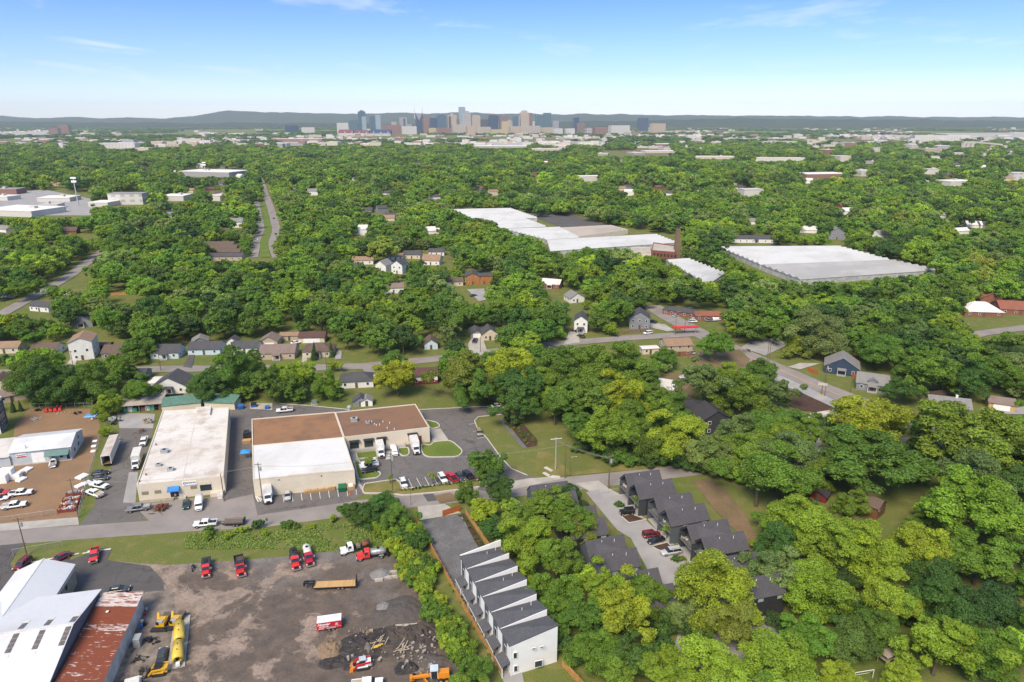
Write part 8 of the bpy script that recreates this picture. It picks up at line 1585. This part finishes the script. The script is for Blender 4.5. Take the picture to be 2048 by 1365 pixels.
TP([(930, 990, 20, 'leaf', 'upright leafy tree between street and mulch strip', 1.3), (965, 1020, 28, 'lime', 'lime green tree beside the mulch strip', 1.0), (1000, 975, 30, 'deep', 'dark tree between the street and the first dark duplex', .85, 1.45), (990, 1060, 30, 'deep', 'dark grey-green tree behind the row houses', .95), (1045, 1040, 38, 'mid', 'tree top in front of the first dark duplex', .95, 1.45), (1095, 1010, 46, 'mid', 'big tree covering the second dark duplex', .85, 1.45), (1140, 1035, 44, 'mid', 'broad tree beside the court', .85, 1.45), (1055, 1090, 56, 'spring', 'yellow-green tree behind the saw-tooth roofs', .9, 1.45),
 (1110, 1105, 48, 'mid', 'mid green tree left of the charcoal duplex', .95, 1.45), (1165, 1060, 34, 'olive', 'thin olive tree at the court edge', .9, 1.45), (1115, 1190, 52, 'mid', 'large tree right of the row houses', .95), (1165, 1230, 48, 'leaf', 'leafy tree right of the white end wall', .95), (1060, 1160, 36, 'spring', 'bright tree close behind the row houses', .95), (1215, 1180, 44, 'spring', 'spring green tree in front of the charcoal duplex', 1.0, 1.45), (1255, 1230, 60, 'lime', 'tall lime tree in the belt below the court', 1.1, 1.45), (1300, 1190, 44, 'mid', 'leafy tree at the foot of the court', .9, 1.45), (1190, 1300, 52, 'mid', 'mid green tree at the lower end of the row house plot', .9), (1260, 1310, 52, 'deep', 'dark tree below the tall lime tree', .85),
 (1420, 1180, 78, 'lime', 'tall open yellow-green tree over the end of the court', .95), (1355, 1215, 40, 'grey', 'thin grey-green tree over the pale court', .95), (1510, 1150, 46, 'grey', 'soft grey-green willow-like tree by the last duplex', 1.0), (1570, 1150, 60, 'grey', 'broad grey-green willow-like tree', .95), (1480, 1260, 55, 'olive', 'olive tree at the end of the court', .9), (1590, 1040, 58, 'spring', 'fresh green tree at the worn lawn edge', .85), (1540, 1050, 36, 'mid', 'half bare tree with pale limbs behind the duplexes', .95), (1660, 1080, 70, 'spring', 'yellow-green tree below the barn-red shed', .85), (1750, 1120, 62, 'lime', 'bright tree below the worn lawn', .85), (1850, 1090, 58, 'lime', 'lime tree between lawn and porch house', .9), (1700, 1010, 30, 'mid', 'leafy tree beside the barn-red shed', .9),
 (1640, 1180, 66, 'spring', 'broad spring green tree in the lower wood', .85), (1760, 1200, 62, 'spring', 'spring green tree in the middle of the lower wood', .85), (1870, 1170, 56, 'deep', 'dark tree in the hollow of the lower wood', .9), (1960, 1120, 66, 'mid', 'big mid green tree at the right edge', .9), (1990, 1210, 58, 'dark', 'darkest tree at the right edge', .9), (1700, 1280, 54, 'deep', 'dark tree beside the weathered playhouse', .85), (1620, 1280, 56, 'mid', 'mid green tree above the bottom lawn', .85), (1560, 1320, 66, 'spring', 'broad spring tree at the bottom of the wood', .8), (1440, 1330, 72, 'spring', 'wide yellow-green tree at the bottom edge', .8), (1340, 1345, 58, 'spring', 'round spring tree at the bottom edge', .8), (1240, 1370, 52, 'mid', 'mid green tree at the bottom edge by the cedar fence', .85), (1150, 1395, 34, 'lime', 'lime tree top in front of the row house garden', .8), (1080, 1400, 30, 'lime', 'bright crown in front of the white end wall', .8),
 (1880, 1290, 82, 'spring', 'very large spring tree right of the playhouse', .85), (1985, 1310, 66, 'mid', 'large tree in the lower right corner', .85), (1810, 1370, 50, 'lime', 'lime tree at the bottom right edge', .8), (1680, 1365, 46, 'lime', 'lime tree beside the white goal frame', .8), (1520, 1400, 60, 'mid', 'mid green tree cut by the bottom edge', .8), (955, 1340, 32, 'leaf', 'leafy tree beside the end of the picket fence', .9), (935, 1378, 36, 'mid', 'leafy tree hiding the grader wheel', .85), (2040, 960, 60, 'deep', 'deep green tree at the right picture edge', .9), (2035, 720, 40, 'dark', 'dark tree at the far right of the gardens', .95), (1945, 760, 45, 'deep', 'deep green tree behind the grey-roofed house', .85), (1990, 745, 45, 'mid', 'mid green tree behind the ochre garage', .85), (1850, 745, 62, 'mid', 'broad tree behind the grey bungalow garden', .85), (1760, 700, 45, 'leaf', 'leafy tree behind the navy house', .9), (1640, 670, 50, 'grey', 'grey-green domed tree above the navy house', .9), (1600, 690, 26, 'gold', 'yellow flowering tree beside the rubble ground', 1.0), (1690, 720, 14, 'leaf', 'slim tree in front of the navy house', 1.3)])
TP([(488, 742, 46, 'leaf', 'tall leafy tree behind the blue dumpsters', 1.0, 1.0), (545, 765, 42, 'leaf', 'leafy tree behind the white lane pickup', 1.0, 1.0), (598, 752, 40, 'spring', 'bright tall tree behind the service lane', 1.05, 1.05), (648, 775, 26, 'mid', 'slim tree behind the utility cabinet', 1.2, 1.1), (415, 772, 38, 'deep', 'deep green tree behind the green-roofed store', .95, .9),
 (110, 770, 48, 'deep', 'deep green tree behind the farm implements', .9, .9), (60, 760, 46, 'leaf', 'leafy tree behind the pointed evergreens', .9, .9), (180, 765, 44, 'leaf', 'leafy tree behind the dirt lot hedge', .9, .95), (265, 785, 36, 'mid', 'mid green tree over the lean-to shed', .9, .95), (235, 740, 38, 'mid', 'mid green tree across from the grey cottage', .9, .9)])
for (x, y, r, lb) in ((628, 703, 12, 'dark pointed evergreen left of the hipped cream house'), (662, 700, 10, 'dark pointed evergreen right of the hipped cream house'), (25, 812, 9, 'pointed evergreen beside the apartment block'), (40, 812, 8, 'second pointed evergreen beside the apartment block')):
 tree_px(x, y, r, 'dark', lb, 1.5, 1.5, CON, 'evergreen_tree')
# young trees, shrubs, hedge plants
for (x, y, r, lb) in ((739, 938, 1.2, 'young tree in the kerbed island by the black SUV'), (781, 968, .9, 'young tree at the foot of the transformer pole'), (866, 968, 1.1, 'young tree in the row of parking stalls'), (1271, 1020, 1.2, 'young tree in the first mulch bed'), (1333, 1078, 1.2, 'young tree in the second mulch bed'), (680, 806, 1.2, 'little bright conifer behind the service lane')):
 p = at(x, y); put_tree(p.x, p.y, r, r*2.3, 1.15, 'spring', SHRUB, lb, 'young_tree')
rs = random.Random(5)
def shrubs(pts, n, rr, cols, label, group, jit=6, name='shrub'):
 for i in range(n):
  s = i/max(1, n-1)*(len(pts)-1); k = min(int(s), len(pts)-2); f = s-k; x = pts[k][0]+(pts[k+1][0]-pts[k][0])*f+rs.uniform(-jit, jit); y = pts[k][1]+(pts[k+1][1]-pts[k][1])*f+rs.uniform(-jit, jit)*.7
  p = at(x, y); r = rs.uniform(*rr); put_tree(p.x, p.y, r, r*.7, rs.uniform(.8, 1.1), rs.choice(cols), SHRUB, label, name, group)
shrubs([(795, 1095), (815, 1130), (840, 1175), (862, 1215), (885, 1258), (905, 1290), (935, 1330)], 34, (1.6, 2.9), ('spring', 'lime', 'leaf', 'mid', 'lime'), 'leafy shrub in the thicket between yard and picket fence', 'shrubs along the yard edge', 13)
shrubs([(760, 1060), (800, 1080), (830, 1110), (850, 1160)], 16, (1.8, 3.0), ('deep', 'leaf', 'spring', 'mid'), 'tangled green shrub between the street thicket and the picket fence', 'shrubs behind the gravel court', 16)
shrubs([(400, 1078), (460, 1070), (530, 1060), (600, 1066), (660, 1050)], 10, (.8, 1.7), ('spring', 'lime', 'leaf', 'deep'), 'bright weedy shrub on the street verge', 'weedy shrubs on the verge', 17)
shrubs([(803, 983), (880, 972), (958, 963)], 22, (.4, .55), ('deep', 'dark', 'olive'), 'small clipped shrub along the parking stalls', 'clipped shrubs along the stalls', 1)
shrubs([(905, 1172), (950, 1250), (1000, 1340)], 14, (.35, .6), ('deep', 'leaf', 'mid'), 'small garden shrub along the row house walk', 'shrubs along the row house walk', 3)
shrubs([(922, 1033), (950, 1075), (966, 1100)], 8, (.35, .6), ('deep', 'leaf'), 'small shrub in the red mulch strip', 'shrubs in the mulch strip', 2)
shrubs([(1020, 845), (1045, 865), (1062, 886)], 26, (.4, .8), ('deep', 'olive', 'mid'), 'small rain garden shrub in the mulch', 'rain garden shrubs', 9)
shrubs([(70, 810), (120, 808), (180, 806)], 14, (1.6, 2.4), ('leaf', 'deep', 'mid'), 'green hedge shrub behind the dirt lot', 'hedge behind the dirt lot', 5)
shrubs([(1235, 1014), (1241, 1012)], 2, (.9, 1.0), ('olive', 'deep'), 'clipped box hedge in the court by the jeep', 'court hedges by the jeep', 1); shrubs([(1352, 1124), (1362, 1122)], 2, (.9, 1.0), ('olive', 'deep'), 'clipped box hedge in the court by the silver SUV', 'court hedges by the silver SUV', 1)
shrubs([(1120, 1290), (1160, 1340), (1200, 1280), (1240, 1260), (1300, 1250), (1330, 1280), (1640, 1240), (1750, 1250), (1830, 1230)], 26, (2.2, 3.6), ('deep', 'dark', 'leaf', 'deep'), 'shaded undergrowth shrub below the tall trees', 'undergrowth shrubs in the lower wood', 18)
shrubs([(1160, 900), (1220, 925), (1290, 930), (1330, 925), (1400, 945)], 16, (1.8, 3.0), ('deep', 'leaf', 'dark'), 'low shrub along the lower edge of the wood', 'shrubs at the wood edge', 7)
# tall weeds on the verge: nobody could count them
rng = np.random.default_rng(4); V = []; Nn = []
for (x0, y0, x1, y1, n) in ((370, 1064, 700, 1100, 16000), (560, 1050, 790, 1105, 11000), (700, 1060, 830, 1110, 5000)):
 for _ in range(n):
  x, y = rng.uniform(x0, x1), rng.uniform(y0, y1)
  if y < 1067-(x-400)*.09: continue
  if mnoise.noise((x*.02, y*.05, 1.0))+.4*mnoise.noise((x*.09, y*.2, 4)) < -.22: continue
  p = at(x, y); V.append((p.x, p.y, rng.uniform(.05, .45))); Nn.append((rng.normal(), rng.normal(), .8))
V = np.array(V); Nn = np.array(Nn); o = link(bpy.data.objects.new('tall_grass', quads_mesh('tall_grass', leaves(rng, V, Nn, .15, .9), rng.uniform(0, 1, len(V)), LEAF))); o.color = (.25, .33, .085, 1); tag(o, 'tall pale weeds and grass on the verge above the yard', None, None, 'stuff')
# ------------------------------------------------------------------ where the photograph shows open ground, roofs or roads between the trees
MW, MH = 1024, 683
def raster(polys):
 m = np.zeros((MH, MW), bool); yy, xx = np.mgrid[0:MH, 0:MW]; X = xx*2+1; Y = yy*2+1
 for P in polys:
  if len(P) == 4 and not hasattr(P[0], '__len__'): P = [(P[0], P[1]), (P[2], P[1]), (P[2], P[3]), (P[0], P[3])]
  x0, x1 = max(0, int(min(p[0] for p in P)/2)-1), min(MW, int(max(p[0] for p in P)/2)+2); y0, y1 = max(0, int(min(p[1] for p in P)/2)-1), min(MH, int(max(p[1] for p in P)/2)+2)
  if x1 <= x0 or y1 <= y0: continue
  xs, ys = X[y0:y1, x0:x1], Y[y0:y1, x0:x1]; ins = np.zeros(xs.shape, bool); n = len(P)
  for i in range(n):
   (ax, ay), (bx, by) = P[i], P[(i+1) % n]
   if ay == by: continue
   c = ((ay > ys) != (by > ys)) & (xs < (bx-ax)*(ys-ay)/(by-ay)+ax); ins ^= c
  m[y0:y1, x0:x1] |= ins
 return m
CLEAR = [[(0, 836), (60, 815), (190, 812), (240, 795), (560, 800), (690, 805), (835, 798), (960, 802), (1012, 806), (1060, 820), (1140, 870), (1230, 935), (1330, 938), (1400, 945), (1440, 975), (1510, 1090), (1490, 1130), (1400, 1150), (1340, 1180), (1290, 1160), (1200, 1130), (1190, 1000), (1150, 975), (1040, 985), (940, 1005), (930, 1030), (985, 1110), (1130, 1270), (1130, 1365), (1130, 1500), (-50, 1500), (-50, 836)],
 [(0, 597), (45, 597), (58, 603), (0, 635)], (73, 597, 111, 622), (58, 615, 110, 636), (160, 628, 185, 655), (144, 657, 202, 716), (126, 712, 156, 742), (202, 682, 224, 700), (220, 682, 262, 716), (302, 685, 367, 718), (295, 712, 385, 737), (384, 676, 448, 706), (366, 700, 392, 740), (458, 676, 520, 704), (262, 730, 410, 746), (0, 738, 22, 750), (0, 687, 42, 704), (79, 686, 117, 708), (0, 745, 28, 788), (258, 744, 300, 762), (308, 742, 388, 786), (308, 780, 368, 808), (10, 776, 45, 802), (216, 578, 260, 600), (252, 597, 285, 608), (400, 616, 422, 634),
 [(70, 590), (95, 570), (125, 567), (196, 508), (202, 502), (192, 496), (135, 535), (110, 548)], (138, 535, 182, 578), (160, 460, 195, 476), (80, 484, 124, 494), (425, 485, 480, 520), [(504, 405), (550, 405), (566, 455), (550, 466), (540, 492), (562, 520), (498, 520), (508, 480), (516, 450)], [(515, 345), (524, 345), (548, 398), (526, 398)], (0, 380, 182, 434), (226, 385, 292, 414), (366, 336, 494, 354), (330, 392, 375, 406), (422, 392, 448, 404),
 (710, 512, 747, 530), (757, 523, 779, 543), (787, 508, 813, 548), (811, 500, 843, 518), (850, 507, 882, 531), (857, 496, 890, 513), (885, 515, 908, 532), (929, 541, 983, 572), (934, 576, 972, 605), (773, 570, 802, 586), (890, 560, 920, 572), (528, 660, 594, 722), (605, 665, 668, 714), [(672, 690), (690, 690), (745, 715), (745, 727), (690, 727)], (604, 690, 616, 722), (850, 668, 878, 698), (836, 693, 882, 728), (937, 660, 974, 712), (962, 650, 992, 692), (626, 729, 656, 742), (708, 724, 752, 748), (687, 738, 762, 770), [(690, 770), (752, 770), (752, 812), (700, 812)], (835, 735, 868, 766), (840, 765, 898, 808), (705, 790, 745, 812),
 [(890, 420), (1020, 416), (1075, 430), (1130, 424), (1160, 430), (1215, 450), (1260, 455), (1330, 465), (1362, 460), (1362, 518), (1300, 514), (1265, 500), (1240, 494), (1100, 504), (1085, 478), (1020, 462), (985, 442)], [(1330, 519), (1376, 518), (1450, 545), (1443, 572), (1395, 552)], [(1430, 490), (1540, 487), (1680, 492), (1880, 542), (1710, 562), (1600, 562), (1560, 560), (1500, 535)], (1084, 552, 1124, 578), (1100, 574, 1165, 592), (1135, 585, 1162, 606), (1145, 618, 1178, 664), (1130, 660, 1165, 690), (1258, 616, 1297, 660), [(1292, 612), (1312, 610), (1335, 600), (1455, 618), (1455, 645), (1440, 665), (1500, 690), (1560, 680), (1575, 690), (1545, 715), (1600, 722), (1605, 705), (1650, 700), (1790, 745), (1850, 765), (1850, 805), (1770, 800), (1700, 812), (1672, 830), (1575, 812), (1520, 748), (1490, 742), (1385, 735), (1370, 712), (1285, 714), (1280, 690), (1090, 694), (1090, 684), (1240, 668)],
 [(1920, 610), (2048, 595), (2048, 658), (1950, 680), (1945, 650)], (1468, 470, 1545, 488), (1658, 468, 1690, 484), (1855, 788, 1935, 828), (1975, 792, 2030, 822), (1385, 800, 1452, 868), (1315, 748, 1398, 800), (1618, 962, 1664, 1000), (1702, 986, 1766, 1032), [(1700, 1030), (1770, 1000), (1850, 960), (1862, 985), (1830, 1010), (1800, 1090), (1760, 1080)], (1608, 895, 1650, 920), (1985, 990, 2015, 1025), (1755, 1290, 1805, 1340), [(1700, 1310), (1830, 1320), (1840, 1365), (1690, 1365)], (1345, 1260, 1385, 1320), (1200, 300, 1340, 312), (1700, 352, 1740, 360)]
CLEAR += [(x-w_/2, y-hm*F/proj(at(x, y))[2]*.9, x+w_/2, y) for x, y, w_, hm in FARB] + [(x-w_*1.0, y-9, x+w_*1.0, y+2) for x, y, w_, h in FARH if rs.random() < .75]
CM = raster(CLEAR); CI = np.zeros((MH+1, MW+1)); CI[1:, 1:] = CM.cumsum(0).cumsum(1)
def frac_clear(x, y, rx, ry):
 x = min(max(x, 6), 2042); y = min(max(y, 6), 1359)
 x0, x1 = int(max(0, (x-rx)/2)), int(min(MW, (x+rx)/2+1)); y0, y1 = int(max(0, (y-ry)/2)), int(min(MH, (y+ry)/2+1))
 if x1 <= x0 or y1 <= y0: return 0.0
 return (CI[y1, x1]-CI[y0, x1]-CI[y1, x0]+CI[y0, x0])/((x1-x0)*(y1-y0))
def world_poly_px(pl): return [proj((x, y, 0))[:2] for x, y in pl]
NOB = raster([world_poly_px(band(STREET2, 9)), world_poly_px(band(AVE, 13)), LOT, [(p[0], p[1]) for p in ROAD_T]+ROAD_B])
HOUSES = [(o.location.x, o.location.y) for o in sc.objects if o.parent is None and o.get('category') in ('house', 'garage', 'shed', 'carport', 'trailer', 'building', 'greenhouse', 'factory')]
HG = {}
for x, y in HOUSES: HG.setdefault((int(x//12), int(y//12)), []).append((x, y))
def near_house(x, y, d):
 i, j = int(x//12), int(y//12)
 return any((x-a)**2+(y-b)**2 < d*d for u_ in (-1, 0, 1) for v_ in (-1, 0, 1) for a, b in HG.get((i+u_, j+v_), ()))
GRID = {}
def free(x, y, r, k):
 i, j = int(x//12), int(y//12)
 for u_ in (-2, -1, 0, 1, 2):
  for v_ in (-2, -1, 0, 1, 2):
   for a, b, s in GRID.get((i+u_, j+v_), ()):
    if (x-a)**2+(y-b)**2 < (k*(r+s))**2: return False
 return True
for x, y, r in TREES: GRID.setdefault((int(x//12), int(y//12)), []).append((x, y, r))
rf_ = random.Random(99); AUTO = []
def fill(Y0, Y1, n, rr, k, tol):
 for _ in range(n):
  # even per ground area within the view wedge
  Y = math.sqrt(rf_.uniform(Y0*Y0, Y1*Y1)); X = rf_.uniform(-1, 1)*(Y*.80+25); r = rf_.uniform(*rr)
  h = r*rf_.uniform(.72, 1.15) if r < 9 else r*rf_.uniform(.6, .9); x, y, d = proj((X, Y, h)); q = r*F/d
  if not -60 < x < 2110 or frac_clear(x, y, q*.8, q*.68) > tol: continue
  bx, by, _d = proj((X, Y, 0))
  if 0 <= by < 1365 and 0 <= bx < 2048 and NOB[min(MH-1, int(by/2)), int(bx/2)]: continue
  if near_house(X, Y, 3.5+r*.3) or not free(X, Y, r, k): continue
  GRID.setdefault((int(X//12), int(Y//12)), []).append((X, Y, r)); AUTO.append((X, Y, r, h, d))
fill(100, 420, 9000, (5.0, 9.0), .66, .05); fill(420, 1000, 20000, (6.5, 11.5), .70, .05); fill(420, 1000, 12000, (4.2, 6.5), .72, .05); fill(100, 600, 12000, (2.4, 4.4), .70, .05); fill(1000, 2700, 40000, (8.0, 14.5), .70, .10); fill(1000, 2700, 30000, (5, 8), .72, .10); fill(600, 1400, 9000, (2.6, 4.4), .74, .08)
AUTO.sort(key=lambda a: a[4])
KEYS = ['lime', 'spring', 'spring', 'mid', 'mid', 'mid', 'leaf', 'leaf', 'leaf', 'deep', 'deep', 'dark', 'grey', 'olive', 'gold']
nhand = TCOUNT_BIG = sum(1 for o in sc.objects if o.name.startswith('broadleaf_tree'))
NIND = max(0, 298-nhand)
def colour_for(X, Y):
 q = mnoise.noise((X*.012, Y*.012, 4.4)); return KEYS[min(len(KEYS)-1, max(0, int((rf_.random()*.7+.3*(q*.5+.5)+q*.12)*len(KEYS))))]
LM = [(o.location.x, o.location.y, o['label']) for o in sc.objects if o.parent is None and o.get('category') in ('house', 'garage', 'shed', 'carport', 'warehouse', 'pole', 'chimney', 'townhouse', 'greenhouse', 'factory') and not o.get('group')]
def by(X, Y):
 w_ = min(LM, key=lambda l: (l[0]-X)**2+(l[1]-Y)**2)[2].split()[:9]
 while w_[-1] in ('a', 'an', 'the', 'with', 'and', 'beside', 'behind', 'of', 'in', 'at', 'by', 'to', 'dark', 'white', 'grey', 'pale', 'brown', 'tall', 'board', 'red', 'small', 'two', 'front', 'wide', 'its', 'above', 'between', 'below', 'across', 'past', 'next'): w_.pop()
 return 'nearest the '+' '.join(w_)
big = [a for a in AUTO if a[2] > 4.0][:NIND]; bs_ = set(id(a) for a in big)
for a in big:
 c = colour_for(a[0], a[1]); z = by(a[0], a[1]); put_tree(a[0], a[1], a[2], a[3], rf_.uniform(.78, 1.0), c, NEAR if a[4] < 260 else MID, f'{"broad" if a[2] > 7 else "smaller"} {WORD[c]} tree {z}', group=f'{WORD[c]} trees {z}')
rest = [a for a in AUTO if id(a) not in bs_]
# ------------------------------------------------------------------ the rest of the woodland: geometry nodes instances
def proto_coll(name, meshes):
 cl = bpy.data.collections.new(name)
 for i, m in enumerate(meshes): cl.objects.link(bpy.data.objects.new(f'{name}_{i:02d}', m))
 return cl
def scatter(name, pts, meshes, cols, label, kz=.9):
 coll = proto_coll(name+'_kind', meshes)
 me = bpy.data.meshes.new(name); n = len(pts); me.vertices.add(n)
 me.vertices.foreach_set('co', np.array([(a[0], a[1], a[3]*.92) for a in pts], np.float32).ravel())
 for nm, ty, arr in (('rad', 'FLOAT', [a[2] for a in pts]), ('pick', 'INT', [rf_.randrange(len(meshes)) for _ in pts]), ('spin', 'FLOAT', [rf_.uniform(0, 6.28) for _ in pts])):
  me.attributes.new(nm, ty, 'POINT').data.foreach_set('value', arr)
 me.attributes.new('leafcol', 'FLOAT_COLOR', 'POINT').data.foreach_set('color', np.array([(*(np.array(GREEN[cols[a[5]]])*np.array((1.34, 1.30, 1.2))*rf_.uniform(.70, 1.2)), 1) for a in pts], np.float32).ravel())
 o = link(bpy.data.objects.new(name, me)); o.color = (0, 0, 0, 1); ng = bpy.data.node_groups.new(name, 'GeometryNodeTree'); ng.interface.new_socket('Geometry', in_out='INPUT', socket_type='NodeSocketGeometry'); ng.interface.new_socket('Geometry', in_out='OUTPUT', socket_type='NodeSocketGeometry')
 N = ng.nodes.new; gi, go = N('NodeGroupInput'), N('NodeGroupOutput'); ip = N('GeometryNodeInstanceOnPoints'); ci = N('GeometryNodeCollectionInfo'); ci.inputs['Collection'].default_value = coll; ci.inputs['Separate Children'].default_value = True; ci.inputs['Reset Children'].default_value = True
 def attr(nm, ty): a = N('GeometryNodeInputNamedAttribute'); a.data_type = ty; a.inputs['Name'].default_value = nm; return a.outputs['Attribute']
 cx = N('ShaderNodeCombineXYZ'); sx = N('ShaderNodeCombineXYZ'); ml = N('ShaderNodeMath'); ml.operation = 'MULTIPLY'; ml.inputs[1].default_value = kz; r_ = attr('rad', 'FLOAT'); l = ng.links.new
 l(attr('spin', 'FLOAT'), cx.inputs[2]); l(r_, sx.inputs[0]); l(r_, sx.inputs[1]); l(r_, ml.inputs[0]); l(ml.outputs[0], sx.inputs[2])
 l(gi.outputs[0], ip.inputs['Points']); l(ci.outputs[0], ip.inputs['Instance']); ip.inputs['Pick Instance'].default_value = True; l(attr('pick', 'INT'), ip.inputs['Instance Index']); l(cx.outputs[0], ip.inputs['Rotation']); l(sx.outputs[0], ip.inputs['Scale']); l(ip.outputs[0], go.inputs[0])
 md = o.modifiers.new('woodland', 'NODES'); md.node_group = ng; tag(o, label, None, None, 'stuff'); return o
PK_ = lambda a, n: min(n-1, max(0, int((rf_.random()*.75+.25*(mnoise.noise((a[0]*.008, a[1]*.008, 2.2))*.5+.5))*n)))
mid = [a+(PK_(a, len(KEYS)),) for a in rest if a[4] < 620]; far = [a+(PK_(a, len(KEYS)),) for a in rest if a[4] >= 620]
scatter('woodland', mid, MID, KEYS, 'leafy canopy of the trees between the far gardens')
scatter('far_woodland', far, FAR, KEYS, 'dense green canopy spreading towards the city')
# clumps of trees on the far plain
CL = []
for _ in range(15000):
 Y = math.sqrt(rf_.uniform(2650**2, 9000**2)); X = rf_.uniform(-1, 1)*(Y*.80+50); x, y, d = proj((X, Y, 8))
 if mnoise.noise((X*.0011, Y*.0011, 0.3)) < (-.12 if Y < 4200 else .02): continue
 if frac_clear(x, y, 5, 3) > .3: continue
 r = rf_.uniform(12, 26); CL.append((X, Y, r, r*.28, d, rf_.randrange(8)))
scatter('distant_woodland', CL, FAR, ['mid', 'leaf', 'leaf', 'deep', 'deep', 'dark', 'dark', 'leaf'], 'distant tree clumps on the plain around the city', .42)
print('TREES hand', nhand, 'individual', len(big), 'mid', len(mid), 'far', len(far), 'clumps', len(CL))
# ------------------------------------------------------------------ the air
o = MB().box(-14500, 14500, -600, 16200, -8, 460).build('haze', M('unused_haze', (1, 1, 1))); o.data.materials.clear()
hm = bpy.data.materials.new('haze_air'); hm.use_nodes = True; ht = hm.node_tree; ht.nodes.clear(); vo_ = ht.nodes.new('ShaderNodeVolumePrincipled'); ou = ht.nodes.new('ShaderNodeOutputMaterial')
vo_.inputs['Color'].default_value = (.80, .90, 1.0, 1); vo_.inputs['Density'].default_value = 4.2e-5; vo_.inputs['Anisotropy'].default_value = 0.0; ht.links.new(vo_.outputs[0], ou.inputs['Volume']); o.data.materials.append(hm); tag(o, 'thin blue summer haze over the whole view', None, None, 'stuff')
